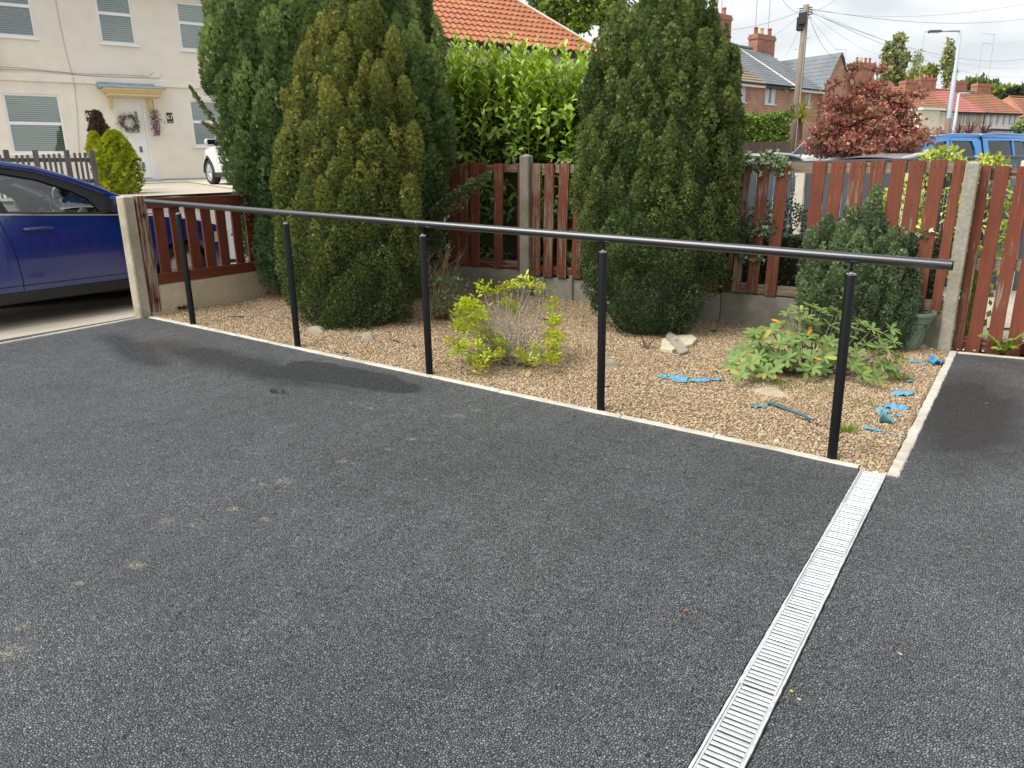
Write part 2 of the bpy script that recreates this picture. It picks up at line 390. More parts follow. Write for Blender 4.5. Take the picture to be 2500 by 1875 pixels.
def drive_z(x, y):
    z = zg(x) + 0.006 * mnoise.noise(Vector((x * 0.7, y * 0.7, 3.0))) + 0.0015 * mnoise.noise(Vector((x * 4, y * 4, 1.0)))
    k = math.hypot((x - HOLE.x) / 0.075, (y - HOLE.y) / 0.05) + 0.5 * mnoise.noise(Vector((x * 22, y * 22, 0)))
    if k < 1.0: z -= 0.16 * (1 - k) ** 0.2
    k2 = max(0, 1 - math.hypot((x - 2.0) / 1.2, (y + 0.55) / 0.35)); z -= 0.012 * k2 * k2 * (3 - 2 * k2)
    return z - 0.005
def drain_l(y): return 5.606 + 0.0325 * y
def tar_edge(x): return -0.058 + 0.006 * mnoise.noise(Vector((x * 9, 0, 4))) + 0.004 * mnoise.noise(Vector((x * 31, 0, 4)))
def edge_l(y): return -0.637 - 0.058 * (y + 0.037) if y > -1.6 else -0.546
mb = MB(); rows = []
ys = sorted(set(list(np.linspace(-7, -2, 60)) + list(np.linspace(-2, -0.06, 66)) + [HOLE.y + d for d in np.linspace(-0.09, 0.09, 15)]))
us = sorted(set(list(np.linspace(0, 1, 190)) + [(HOLE.x + d + 0.6) / 6.2 for d in np.linspace(-0.12, 0.12, 17)]))
for y in ys:
    r = []
    for u in us:
        a, b_ = edge_l(y), drain_l(y) + 0.003 * mnoise.noise(Vector((0, y * 14, 2))); x = a + (b_ - a) * u
        yy = y if y < -0.5 else y + (tar_edge(x) + 0.06) * (y + 0.5) / 0.44
        r.append((x, yy, drive_z(x, yy)))
    rows.append(r)
mb.grid(rows); tag(mb.build('driveway', TAR, smooth=True), kind='structure')
DW = 0.127
def path_l(y):                                      # path edge: drain below, kerb of the bed above
    if y < -0.07: return drain_l(y) + DW + 0.004 + 0.004 * mnoise.noise(Vector((0, y * 16, 7))) + 0.003 * mnoise.noise(Vector((0, y * 50, 7)))
    return 5.785 + 0.040 * (y + 0.07) + 0.006 * mnoise.noise(Vector((1, y * 11, 7))) + 0.004 * mnoise.noise(Vector((1, y * 40, 7)))
def right_z(x, y): return max(zg(x), zg(5.75)) - 0.002 + 0.004 * mnoise.noise(Vector((x * 0.8, y * 0.8, 9.0)))
mb = MB(); rows = []
for y in list(np.linspace(-7, -0.5, 130)) + list(np.linspace(-0.48, 3.07, 150)):
    a = path_l(y); rows.append([(a + (9.2 - a) * u, y, right_z(a + (9.2 - a) * u, y)) for u in np.linspace(0, 1, 24)])
mb.grid(rows); tag(mb.build('path', TAR, smooth=True), kind='structure')

# ------------------------------------------------------------------ edging stones
def conc_mat(name, a, b_, dirt, sc=14):
    m, t, b = base_mat(name)
    if t is None: return m
    v = coords(t, 'Object', True); f = noise(t, v, sc, 6, 0.65); g = noise(t, v, 3.0, 5); p = noise(t, v, 120, 2)
    c = ramp(t, f, [(0.3, a), (0.7, b_)]); c = mix(t, ramp(t, g, [(0.45, 0.0), (0.68, 0.75)]), c, dirt); c = mix(t, ramp(t, p, [(0.28, 0.6), (0.36, 0.0)]), c, tuple(x * 0.35 for x in dirt))
    L(t, c, b.inputs['Base Color']); b.inputs['Roughness'].default_value = 0.88; bump(t, b, math_(t, 'ADD', f, p), 0.35, 0.006); return m
EDG = conc_mat('pale_edging_concrete', (0.44, 0.41, 0.345), (0.62, 0.58, 0.49), (0.36, 0.31, 0.23))
POST_C = conc_mat('weathered_concrete', (0.26, 0.24, 0.19), (0.40, 0.37, 0.30), (0.20, 0.175, 0.11), 30)
BOARD_C = conc_mat('gravel_board_concrete', (0.27, 0.255, 0.205), (0.39, 0.37, 0.31), (0.17, 0.15, 0.095), 9)
def edging(parent, p0, p1, wdt, zf, h=0.14, seed=0, top=0.002, n=12, jit=0.003):
    """one edging stone between two plan points, arris slightly broken"""
    p0 = Vector((p0[0], p0[1], 0)); p1 = Vector((p1[0], p1[1], 0)); d = (p1 - p0); ln = d.length; d.normalize(); s = Vector((-d.y, d.x, 0)); b = MB(); rows = []
    r = random.Random(seed); tw = r.uniform(-0.003, 0.003)
    for i in range(n + 1):
        u = i / n; c = p0 + (p1 - p0) * (0.003 / ln + u * (1 - 0.006 / ln)); z = zf(c.x, c.y) + top + tw * (u - 0.5)
        j1, j2 = r.uniform(-jit, jit), r.uniform(-jit, jit); e = 0.006
        a_, b_ = c + s * (wdt / 2 + j1), c - s * (wdt / 2 + j2)
        rows.append([(a_.x, a_.y, z - h), (a_.x, a_.y, z - e - abs(j2)), ((a_ - s * e).x, (a_ - s * e).y, z), ((b_ + s * e).x, (b_ + s * e).y, z), (b_.x, b_.y, z - e - abs(j1)), (b_.x, b_.y, z - h)])
    b.grid(rows); b.add([Vector(p) for p in rows[0]], [(0, 1, 2, 3, 4, 5)]); b.add([Vector(p) for p in rows[-1]], [(5, 4, 3, 2, 1, 0)])
    return b.build('edging_stone', EDG, parent)
hm = simple('mortar_bed', (0.22, 0.20, 0.17), 0.95, 0.2, 20, 0.3)
def bed_of(name, pts, z):
    b = MB()
    for (a, c, lo, hi) in pts: b.b2((a[0], a[1], lo), (c[0], c[1], hi))
    o = b.build(name, hm); return tag(o, kind='structure')
kerb = bed_of('kerb', [((-0.55, -0.03), (5.5, -0.02), -0.5, -0.3)], 0)
xs = [-0.60, 0.18, 1.06, 1.93, 2.78, 3.36, 4.25, 4.83, 5.595]
for i, (a, b_) in enumerate(zip(xs, xs[1:])):
    edging(kerb, (a, -0.032 + 0.004 * math.sin(i * 2.1)), (b_, -0.032 + 0.004 * math.sin(i * 2.1 + 1)), 0.052, lambda x, y: zg(x), seed=i)
ys_ = [-6.5, -5.6, -4.7, -3.8, -2.9, -2.0, -1.1, -0.02]
kerb2 = bed_of('kerb', [((-0.61, -6.4), (-0.6, -0.1), -0.5, -0.3)], 0)
for i, (a, b_) in enumerate(zip(ys_, ys_[1:])):
    edging(kerb2, (edge_l(a) - 0.014, a), (edge_l(b_) - 0.014, b_), 0.03, lambda x, y: zg(-0.6), seed=30 + i, top=0.004, jit=0.001)
kerb3 = bed_of('kerb', [((5.77, 0.2), (5.78, 3.0), -0.5, -0.3)], 0)
ys_ = [-0.075, 0.185, 1.02, 1.90, 2.62, 3.13]
for i, (a, b_) in enumerate(zip(ys_, ys_[1:])):
    edging(kerb3, (5.757 + 0.040 * (a + 0.07), a), (5.757 + 0.040 * (b_ + 0.07), b_), 0.058, lambda x, y: zg(5.72) + 0.0, seed=60 + i, top=0.0015, n=16, jit=0.004)
xs = [5.915, 6.55, 7.4, 8.2, 9.1]
for i, (a, b_) in enumerate(zip(xs, xs[1:])):
    edging(kerb3, (a, 3.10), (b_, 3.11), 0.05, lambda x, y: zg(5.72), seed=80 + i, top=0.0015)
# strip of older tarmac outside the drive edging
mb = MB(); mb.grid([[(-0.60 + d, y, pave_z(-0.60 + d) + 0.003) for d in (-0.16 + 0.02 * mnoise.noise(Vector((0, y * 3, 0))), -0.08, -0.05)] for y in np.linspace(-8, -0.06, 60)])
tag(mb.build('road_edge_strip', simple('old_tarmac', (0.06, 0.058, 0.055), 0.9, 0.4, 60, 0.5, 0.006, rand=False)), kind='structure')

# ------------------------------------------------------------------ gravel bed
def bed_z(x, y):
    z = zg(x) - 0.006
    z += 0.018 * mnoise.noise(Vector((x * 1.1, y * 1.1, 5.0))) * min(1, max(0, y / 0.4)) + 0.008 * mnoise.noise(Vector((x * 3.5, y * 3.5, 2.0))) * min(1, max(0, y / 0.2))
    return z
def bed_r(y): return 5.725 + 0.040 * (y + 0.07)
mb = MB(); rows = []
for y in np.linspace(-0.008, 3.19, 64):
    a, b_ = -0.60, bed_r(y); rows.append([(a + (b_ - a) * u, y, bed_z(a + (b_ - a) * u, y)) for u in np.linspace(0, 1, 120)])
mb.grid(rows); mb.grid([[(5.60 + 0.12 * u, y, zg(5.7) - 0.012) for u in (0, 0.5, 1)] for y in (-0.075, -0.05, -0.02, 0.0)])
def bed_mat():
    m, t, b = base_mat('gravel_bed'); v = coords(t); f = noise(t, v, 60, 5); c = ramp(t, f, [(0.3, (0.14, 0.10, 0.06)), (0.7, (0.34, 0.25, 0.155))]); L(t, c, b.inputs['Base Color']); b.inputs['Roughness'].default_value = 0.95; bump(t, b, f, 0.8, 0.02); return m
tag(mb.build('gravel_bed', bed_mat(), smooth=True), kind='structure')
def pebble_mat():
    m, t, b = base_mat('pebbles')
    oi = t.nodes.new('ShaderNodeObjectInfo')
    c = ramp(t, oi.outputs['Random'], [(0.0, (0.52, 0.40, 0.25)), (0.16, (0.30, 0.195, 0.11)), (0.30, (0.60, 0.49, 0.34)), (0.45, (0.43, 0.31, 0.18)), (0.60, (0.22, 0.15, 0.10)), (0.72, (0.66, 0.57, 0.43)), (0.84, (0.36, 0.30, 0.23)), (0.93, (0.48, 0.33, 0.18)), (1.0, (0.16, 0.13, 0.11))])
    v = coords(t); f = noise(t, v, 2.0, 3); c = mix(t, 1.0, c, ramp(t, f, [(0.3, (0.68, 0.63, 0.55)), (0.7, (1.02, 0.97, 0.88))]), 'MULTIPLY')
    L(t, c, b.inputs['Base Color']); b.inputs['Roughness'].default_value = 0.62; return m
def pebbles(name, pts, sizes, seed):
    r = np.random.default_rng(seed); n = len(pts); me = bpy.data.meshes.new(name); me.vertices.add(n); me.vertices.foreach_set('co', np.asarray(pts, np.float32).ravel())
    a = me.attributes.new('rot', 'FLOAT_VECTOR', 'POINT'); a.data.foreach_set('vector', np.stack([r.uniform(-.5, .5, n), r.uniform(-.5, .5, n), r.uniform(0, 6.28, n)], 1).astype(np.float32).ravel())
    a = me.attributes.new('scl', 'FLOAT_VECTOR', 'POINT'); sz = np.stack([sizes * r.uniform(.9, 1.5, n), sizes * r.uniform(.75, 1.1, n), sizes * r.uniform(.5, .9, n)], 1); a.data.foreach_set('vector', sz.astype(np.float32).ravel())
    o = link(name, me)
    g = bpy.data.node_groups.new('pebble_scatter', 'GeometryNodeTree')
    g.interface.new_socket('Geometry', in_out='INPUT', socket_type='NodeSocketGeometry'); g.interface.new_socket('Geometry', in_out='OUTPUT', socket_type='NodeSocketGeometry')
    gi = g.nodes.new('NodeGroupInput'); go = g.nodes.new('NodeGroupOutput')
    ip = g.nodes.new('GeometryNodeInstanceOnPoints'); ic = g.nodes.new('GeometryNodeMeshIcoSphere'); ic.inputs['Radius'].default_value = 1.0; ic.inputs['Subdivisions'].default_value = 1
    ss = g.nodes.new('GeometryNodeSetShadeSmooth'); sm = g.nodes.new('GeometryNodeSetMaterial'); sm.inputs['Material'].default_value = pebble_mat()
    ra = g.nodes.new('GeometryNodeInputNamedAttribute'); ra.data_type = 'FLOAT_VECTOR'; ra.inputs['Name'].default_value = 'rot'
    sa = g.nodes.new('GeometryNodeInputNamedAttribute'); sa.data_type = 'FLOAT_VECTOR'; sa.inputs['Name'].default_value = 'scl'
    gl = g.links.new; gl(gi.outputs[0], ip.inputs['Points']); gl(ic.outputs['Mesh'], ss.inputs[0]); gl(ss.outputs[0], sm.inputs[0]); gl(sm.outputs[0], ip.inputs['Instance'])
    er = g.nodes.new('FunctionNodeEulerToRotation'); gl(ra.outputs['Attribute'], er.inputs[0]); gl(er.outputs[0], ip.inputs['Rotation']); gl(sa.outputs['Attribute'], ip.inputs['Scale']); gl(ip.outputs[0], go.inputs[0])
    md = o.modifiers.new('scatter', 'NODES'); md.node_group = g
    o.data.materials.append(MATS['pebbles'])
    return o
pts = []; sp = 0.0152
for y in np.arange(0.004, 3.17, sp):
    for x in np.arange(-0.57, bed_r(y) - 0.008, sp * 1.08):
        if y > 2.2 and x < 1.2: continue
        px, py = x + rng.uniform(-.006, .006), y + rng.uniform(-.006, .006)
        pts.append((px, py, bed_z(px, py) + rng.uniform(0.0, 0.006)))
for y in np.arange(-0.06, 0.0, sp * .8):
    for x in np.arange(5.605, 5.72, sp * .8): pts.append((x + rng.uniform(-.005, .005), y + rng.uniform(-.005, .005), zg(5.7) - 0.008 + rng.uniform(0, .01)))
pts = np.array(pts); nn = len(pts); sizes = rng.uniform(.0058, .0098, nn) * np.where(rng.random(nn) > .94, 1.5, 1.0)
tag(pebbles('gravel', pts, sizes, 3), 'brown and cream pea gravel covering the planting bed behind the handrail', 'gravel', kind='stuff')

# ------------------------------------------------------------------ drain channel with its grates
GALV = simple('galvanised_steel', (0.60, 0.61, 0.62), 0.45, 0.22, 25, 0.05, 0.001, metallic=0.5, rand=True, objvar=0.10)
GALVF = simple('galvanised_frame', (0.60, 0.605, 0.60), 0.5, 0.22, 40, 0.25, 0.002, metallic=0.35, rand=True)
DARK = simple('drain_inside', (0.26, 0.25, 0.24), 0.8, 0.3, 10, 0.2)
dz = zg(5.67) - 0.001
ch = thing('drain_channel', 'long sunken drain channel crossing the tarmac under its grates', 'drain', (drain_l(-2) + DW / 2, -2, dz))
ang = -math.atan(0.0325)
ch.rotation_euler = (0, 0, ang)
b = MB(); b.b2((-0.0535, -2.3, -0.07), (0.0535, 1.96, -0.064)); b.build('channel_floor', DARK, ch)
for s in (-1, 1):
    b = MB(); r = random.Random(s)
    rows = []
    for y in np.linspace(-2.3, 1.962, 170):
        j = r.uniform(-0.001, 0.001); rows.append([(s * 0.0535, y, -0.1), (s * 0.0535, y, 0.001), (s * (0.0605 + j), y, 0.0015), (s * (0.0605 + j), y, -0.08)])
    b.grid(rows); b.build('channel_wall', GALVF, ch)
slat_me = None
PITCH = 0.0207; NSL = 24; GL = PITCH * NSL
k = 0; yend = 1.955
names = ['galvanised slatted drain grate at the gravel bed end', 'galvanised slatted drain grate second from the gravel bed', 'galvanised slatted drain grate third from the gravel bed', 'galvanised slatted drain grate fourth from the gravel bed', 'galvanised slatted drain grate fifth from the gravel bed', 'galvanised slatted drain grate nearest the camera']
Mch = Matrix.Translation(ch.location) @ Matrix.Rotation(ang, 4, 'Z')
for gi_ in range(6):
    y1 = yend - gi_ * (GL + 0.004); c = Mch @ Vector((0.0015 * (-1) ** gi_, y1, 0.0))
    gr = thing('drain_grate', names[gi_], 'drain grate', c, ang, 'slatted grates along the drain')
    for s in (-1, 1):
        b = MB(); b.bbox((s * 0.0495 - 0.0035, -GL, -0.012), (s * 0.0495 + 0.0035, 0, 0.001), 0.0012); b.build('side_rail', GALV, gr)
    for j in range(NSL):
        if slat_me is None:
            b = MB(); b.bbox((-0.0462, -0.0062, -0.006), (0.0462, 0.0062, 0.0), 0.0015); slat_me = b.mesh('slat', GALV)
        o = link('slat', slat_me, None, gr); o.location = (0, -PITCH * (j + 0.5), 0.0006 * math.sin(j * 2.3 + gi_))
# ================================================================== handrail
BLK = simple('black_powder_coat', (0.007, 0.007, 0.008), 0.33, 0.1, 60, 0.03, 0.0005, spec=0.22, rand=False)
STEEL = simple('bright_steel', (0.55, 0.55, 0.55), 0.25, 0.05, 30, 0, metallic=1.0)
RAILM = simple('black_rail_gloss', (0.010, 0.010, 0.011), 0.30, 0.1, 60, 0.02, 0.0005, spec=1.0, rand=False, coat=0.25)
hr = thing('handrail', 'black tubular metal handrail on five round posts along the driveway edge', 'handrail', (0, 0, zg(0)))
def hz(x): return zg(x) - zg(0)
RY = 0.004; RH = 1.062
for i in range(5):
    x = LX / 4 * i; z0 = hz(x)
    b = MB(); b.lathe([(0.0255, -0.25), (0.0255, 0.972), (0.0235, 0.9765)], 20, c=(x, RY, z0)); po = b.build('post', BLK, hr, angle=40)
    b = MB(); b.lathe([(0.0245, 0.9768), (0.0245, 0.982), (0.021, 0.985), (0.010, 0.986), (0.0095, 0.992)], 20, c=(x, RY, z0)); b.build('cap', STEEL, po, angle=40)
    b = MB(); b.lathe([(0.0068, 0.9925), (0.0068, RH - 0.0275)], 10, c=(x, RY, z0)); b.b2((x - 0.034, RY - 0.011, z0 + RH - 0.0272), (x + 0.034, RY + 0.011, z0 + RH - 0.0246)); b.build('stem', BLK, po, angle=40)
xa, xb, xj = atY(356, 490, 0).x, atY(2326, 643, 0).x, LX / 2 - 0.035
for a, c in ((xa, xj - 0.0008), (xj + 0.0008, xb)):
    b = MB(); d = Vector((c - a, 0, hz(c) - hz(a))).normalized()
    pa, pb = Vector((a, RY, hz(a) + RH)), Vector((c, RY, hz(c) + RH))
    b.tube([pa, pa + d * 0.002, pb - d * 0.002, pb], [0.0225, 0.0243, 0.0243, 0.0225], 24); b.build('rail', RAILM, hr, angle=40)
b = MB(); b.tube([(xj - 0.0008, RY, hz(xj) + RH), (xj + 0.0008, RY, hz(xj) + RH)], 0.0232, 20); b.build('joint_ring', STEEL, hr)
for a, s in ((xa, -1), (xb, 1)):
    b = MB(); b.tube([(a + s * 0.0003, RY, hz(a) + RH), (a + s * 0.004, RY, hz(a) + RH)], [0.0238, 0.0215], 20); b.build('end_cap', BLK, hr, angle=40)

# ================================================================== fences
def paint_mat(name, paint, wear_lo, wear_hi, wood=(0.34, 0.265, 0.18), wood2=(0.16, 0.13, 0.10), axis=2):
    m, t, b = base_mat(name)
    if t is None: return m
    st = [48, 48, 48]; st[axis] = 2.2; v = coords(t, 'Object', True, tuple(st)); st2 = [60, 60, 60]; st2[axis] = 3.0; v2 = coords(t, 'Object', True, tuple(st2)); v3 = coords(t, 'Object', True)
    f = noise(t, v, 1.0, 7, 0.72); g = noise(t, v2, 1.0, 5, 0.6); big = noise(t, v3, 2.2, 3)
    oi = t.nodes.new('ShaderNodeObjectInfo'); th = math_(t, 'MULTIPLY_ADD', oi.outputs['Random'], wear_hi - wear_lo); th.node.inputs[2].default_value = wear_lo
    k = math_(t, 'ADD', math_(t, 'ADD', f, math_(t, 'MULTIPLY', math_(t, 'SUBTRACT', big, 0.5), 0.5)), th)
    worn = ramp(t, k, [(0.60, 0.0), (0.68, 1.0)])
    pc = ramp(t, g, [(0.3, tuple(x * 0.72 for x in paint)), (0.75, tuple(x * 1.2 for x in paint))]); pc = mix(t, ramp(t, noise(t, v3, 5, 5), [(0.45, 0.0), (0.75, 0.55)]), pc, tuple(x * 0.5 + 0.012 for x in paint))
    wc = ramp(t, g, [(0.3, wood2), (0.7, wood)])
    L(t, mix(t, worn, pc, wc), b.inputs['Base Color']); b.inputs['Roughness'].default_value = 0.72; b.inputs['Specular IOR Level'].default_value = 0.3
    bump(t, b, math_(t, 'SUBTRACT', math_(t, 'MULTIPLY', g, 0.8), math_(t, 'MULTIPLY', worn, 0.35)), 0.55, 0.005); return m
RED = paint_mat("worn_red_paint", (0.200, 0.060, 0.031), -0.04, 0.12)
REDX = paint_mat('worn_red_paint_rails', (0.13, 0.036, 0.023), 0.04, 0.24, axis=0)
REDN = paint_mat('sound_red_paint', (0.170, 0.044, 0.023), -0.28, -0.10, axis=2)
REDNY = paint_mat('sound_red_paint_rails', (0.170, 0.044, 0.023), -0.28, -0.12, axis=1)
REDP = paint_mat('flaking_red_paint', (0.15, 0.036, 0.026), 0.13, 0.15, (0.40, 0.33, 0.24), (0.24, 0.18, 0.12))
NAIL = simple('nail_head', (0.06, 0.05, 0.045), 0.6, 0.2, 10, 0, metallic=0.6)
pal_cache = {}
def paling_mesh(w, h, key, mat, th=0.02, round_=0.0):
    kk = (round(w, 3), round(h, 2), key, mat.name)
    if kk in pal_cache: return pal_cache[kk]
    r = random.Random(hash(kk) % 9999); b = MB(); rows = []
    for i in range(9):
        z = h * i / 8; j1, j2 = r.uniform(-.0022, .0022), r.uniform(-.0022, .0022); zt = z + (r.uniform(-.004, .004) if i in (0, 8) else 0)
        bow = 0.003 * math.sin(i * 0.7 + key); e = 0.003
        rows.append([(-w / 2 + j1, 0, z), (-w / 2 + j1, -th + e + bow, z), (-w / 2 + j1 + e, -th + bow, zt), (w / 2 + j2 - e, -th + bow, zt + r.uniform(-.003, .003) * (i == 8)), (w / 2 + j2, -th + e + bow, z), (w / 2 + j2, 0, z), (-w / 2 + j1, 0, z)])
    b.grid(rows); b.add(rows[-1][:6], [(0, 1, 2, 3, 4, 5)]); b.add(rows[0][:6], [(5, 4, 3, 2, 1, 0)])
    pal_cache[kk] = b.mesh('paling', mat); return pal_cache[kk]
def nails(parent, pts):
    b = MB()
    for p in pts: b.lathe([(0.0045, 0.0), (0.0035, -0.002)], 6, axis='y', c=p)
    return b.build('nail', NAIL, parent)
FY = 3.2
def back_panel(label, spans, ztop, zbot, rails, x0, x1, seed, mat=RED, y=FY, lean=0.033, rmat=REDX, group='red picket panels of the back fence', name='fence_panel', cat='fence panel'):
    r = random.Random(seed); c = ((x0 + x1) / 2, y, 0); T = thing(name, label, cat, c, 0, group)
    for (z0, z1) in rails:
        b = MB(); rows = []
        for i in range(13):
            x = x0 + (x1 - x0) * i / 12 - c[0]; a, d = z0(x + c[0]), z1(x + c[0]); j = r.uniform(-.003, .003)
            rows.append([(x, 0.002, a + j), (x, 0.002, d + j), (x, 0.045, d + j), (x, 0.045, a + j), (x, 0.002, a + j)])
        b.grid(rows); b.add(rows[0][:4], [(0, 1, 2, 3)]); b.add(rows[-1][:4], [(3, 2, 1, 0)]); b.build('rail', rmat, T)
    for i, (a, d) in enumerate(spans):
        xc = (a + d) / 2; zt, zb = ztop(xc) + r.uniform(-.008, .006), zbot(xc) + r.uniform(-.008, .008)
        o = link('paling', paling_mesh(d - a, zt - zb, i % 4, mat), None, T); th = math.atan2(lean, zt - zb) + r.uniform(-.006, .006)
        o.location = (xc - c[0] - lean, -0.0005 - r.uniform(0, .003), zb); o.rotation_euler = (0, th, 0)
        for zz in (0.05, (zt - zb) - 0.05):
            nails(o, [(-0.02, -0.021, zz)]); nails(o, [(0.022, -0.021, zz + .004)])
    return T
top = lambda x: lerp_tab([(0.5, 1.655), (1.6, 1.625), (2.2, 1.610), (4.0, 1.572), (5.8, 1.540)], x)
# bottom edge of the palings and top of the gravel boards
gbt = lambda x: lerp_tab([(-0.6, 0.50), (1.64, 0.457), (1.645, 0.425), (2.3, 0.415), (5.8, 0.30)], x)
off = lambda f, d: (lambda x: f(x) + d)
rl = [(off(top, -0.098), off(top, -0.008)), (off(gbt, 0.004), off(gbt, 0.092))]
back_panel('red picket panel in the far left corner of the bed, beside the laurel', [(0.02, 0.13), (0.17, 0.285), (0.34, 0.455), (0.575, 0.69), (0.7165, 0.837), (0.879, 0.999), (1.212, 1.325), (1.532, 1.583)], top, gbt, rl, -0.55, 1.583, 1)
sp_mid = [(1.711, 1.823), (1.871, 1.988), (2.042, 2.160)] + [(2.23 + .16 * i, 2.34 + .16 * i) for i in range(10)]
back_panel('red picket panel between the middle concrete post and the tall round conifer', sp_mid, top, off(gbt, -0.02), rl, 1.71, 3.85, 2)
sp_r = [(3.93, 3.975), (3.991, 4.0745), (4.131, 4.237), (4.301, 4.410), (4.4355 + 0.0, 4.4365), (4.6154, 4.7255), (4.7656, 4.8787), (4.9179, 5.0392), (5.0774, 5.185), (5.2381, 5.3534), (5.3844, 5.4969), (5.5369, 5.6515), (5.7007, 5.778)]
sp_r = [s for s in sp_r if s[1] - s[0] > 0.02]
back_panel('worn red picket panel behind the small bluish conifer, ivy at its left end', sp_r, top, gbt, rl, 3.86, 5.778, 3)
back_panel('tall red slatted gate beside the right concrete post', [(5.888, 5.963), (5.993, 6.091), (6.134, 6.235), (6.275, 6.375), (6.415, 6.515), (6.555, 6.655), (6.695, 6.80)], lambda x: 1.492, lambda x: -0.03, [(lambda x: 1.385, lambda x: 1.475), (lambda x: 0.66, lambda x: 0.755), (lambda x: -0.02, lambda x: 0.075)], 5.888, 6.82, 4, y=3.27, lean=0.022, group=None, name='gate', cat='gate', mat=paint_mat('worn_red_paint_gate', (0.205, 0.058, 0.030), -0.10, 0.06))
# gravel boards, one per bay
def gravel_board(label, x0, x1, zt, dy=0.0, jx=None):
    c = ((x0 + x1) / 2, FY, 0); b = MB(); rows = []
    for i in range(11):
        x = x0 + (x1 - x0) * i / 10; z1 = zt(x); z0 = zg(x) - 0.1; e = 0.006
        rows.append([(x - c[0], dy - 0.004, z0), (x - c[0], dy - 0.004, z1 - e), (x - c[0], dy + e, z1 - 0.004), (x - c[0], dy + 0.05, z1 - 0.004), (x - c[0], dy + 0.05, z0)])
    b.grid(rows); b.add(rows[0], [(0, 1, 2, 3, 4)]); b.add(rows[-1], [(4, 3, 2, 1, 0)])
    o = b.build('gravel_board', BOARD_C); o.location = c; return tag(o, label, 'gravel board', 'concrete boards under the back fence')
gravel_board('stained concrete gravel board in the far left corner, under the red pickets', -0.55, 1.583, off(gbt, -0.006))
gravel_board('short concrete gravel board just right of the middle concrete post', 1.71, 1.842, off(gbt, -0.03), 0.0)
gravel_board('concrete gravel board behind the tall round conifer', 1.846, 3.85, off(gbt, -0.03), 0.006)
gravel_board('concrete gravel board behind the rhododendron and green pot', 3.86, 5.76, off(gbt, -0.006))
o = MB().bbox((-0.02, -0.022, -0.1), (0.02, 0.0, 0.275), 0.005).build('concrete_stake', POST_C); o.location = (2.192, FY - 0.006, zg(2.19)); tag(o, 'thin concrete stake against the gravel board left of the round conifer', 'stake')
STREET_C = conc_mat('street_post_concrete', (0.36, 0.31, 0.225), (0.54, 0.475, 0.355), (0.27, 0.23, 0.15), 42)
def conc_post(label, x0, x1, y0, y1, zb, zt, cap, lean=0.0, mat=None):
    b = MB(); e = 0.010; w, d = x1 - x0, y1 - y0; rows = []
    def ring(z, k=1.0, dx=0.0):
        hx, hy = w / 2 * k, d / 2 * k; ee = e * k
        return [(dx - hx + ee, -hy, z), (dx + hx - ee, -hy, z), (dx + hx, -hy + ee, z), (dx + hx, hy - ee, z), (dx + hx - ee, hy, z), (dx - hx + ee, hy, z), (dx - hx, hy - ee, z), (dx - hx, -hy + ee, z), (dx - hx + ee, -hy, z)]
    h = zt - zb
    for i in range(7):
        u = i / 6; rows.append(ring(h * u, 1.0, -lean * (1 - u)))
    rows.append(ring(h + cap * 0.25, 0.93)); rows.append(ring(h + cap, 0.12)); b.grid(rows); b.add(rows[-1][:8], [tuple(range(8))])
    o = b.build('concrete_post', mat or POST_C); o.location = ((x0 + x1) / 2, (y0 + y1) / 2, zb); return tag(o, label, 'post', 'concrete fence posts')
conc_post('concrete fence post with pointed top in front of the laurel hedge', 1.587, 1.706, 3.115, 3.225, zg(1.65) - 0.2, 1.692, 0.028, 0.03)
conc_post('tall concrete gate post to the right of the green pot', 5.783, 5.884, 3.125, 3.235, zg(5.8) - 0.2, 1.512, 0.022, 0.026)
conc_post('concrete post with a pointed top at the street corner of the driveway', -0.735, -0.618, -0.110, -0.002, 0.05, 1.368, 0.022, 0.0, STREET_C)
# timber jamb bolted to the street post
tj = MB(); rows = []; r = random.Random(5)
for i in range(15):
    z = 1.07 * i / 14; a = 0.005 * mnoise.noise(Vector((0, 0, z * 6))); w2 = 0.045 - (0.006 if i in (0, 14) else 0); rows.append([(-0.045, -w2 + a, z), (0.045 + a, -w2 + a, z), (0.048 + a, 0, z), (0.045 + a, w2 + a, z), (-0.045, w2 + a, z), (-0.045, -w2 + a, z)])
tj.grid(rows); tj.add(rows[-1][:5], [(0, 1, 2, 3, 4)]); tj.add(rows[0][:5], [(4, 3, 2, 1, 0)])
jamb = thing('timber_jamb', 'flaking red timber upright bolted to the street corner concrete post', 'timber post', (-0.64, 0.050, 0.31))
tj.build('upright', REDP, jamb)
rust = simple('rusty_bolt', (0.06, 0.03, 0.02), 0.8, 0.4, 60, 0.3, metallic=0.3)
for z in (0.11, 0.90):
    b = MB(); b.bbox((0.047, -0.016, z - 0.018), (0.052, 0.016, z + 0.018), 0.001); bo = b.build('bolt_plate', rust, jamb)
    b = MB(); b.lathe([(0.011, 0.0515), (0.011, 0.060), (0.008, 0.063)], 6, axis='x', c=(0, 0, z)); b.build('bolt_head', rust, bo)
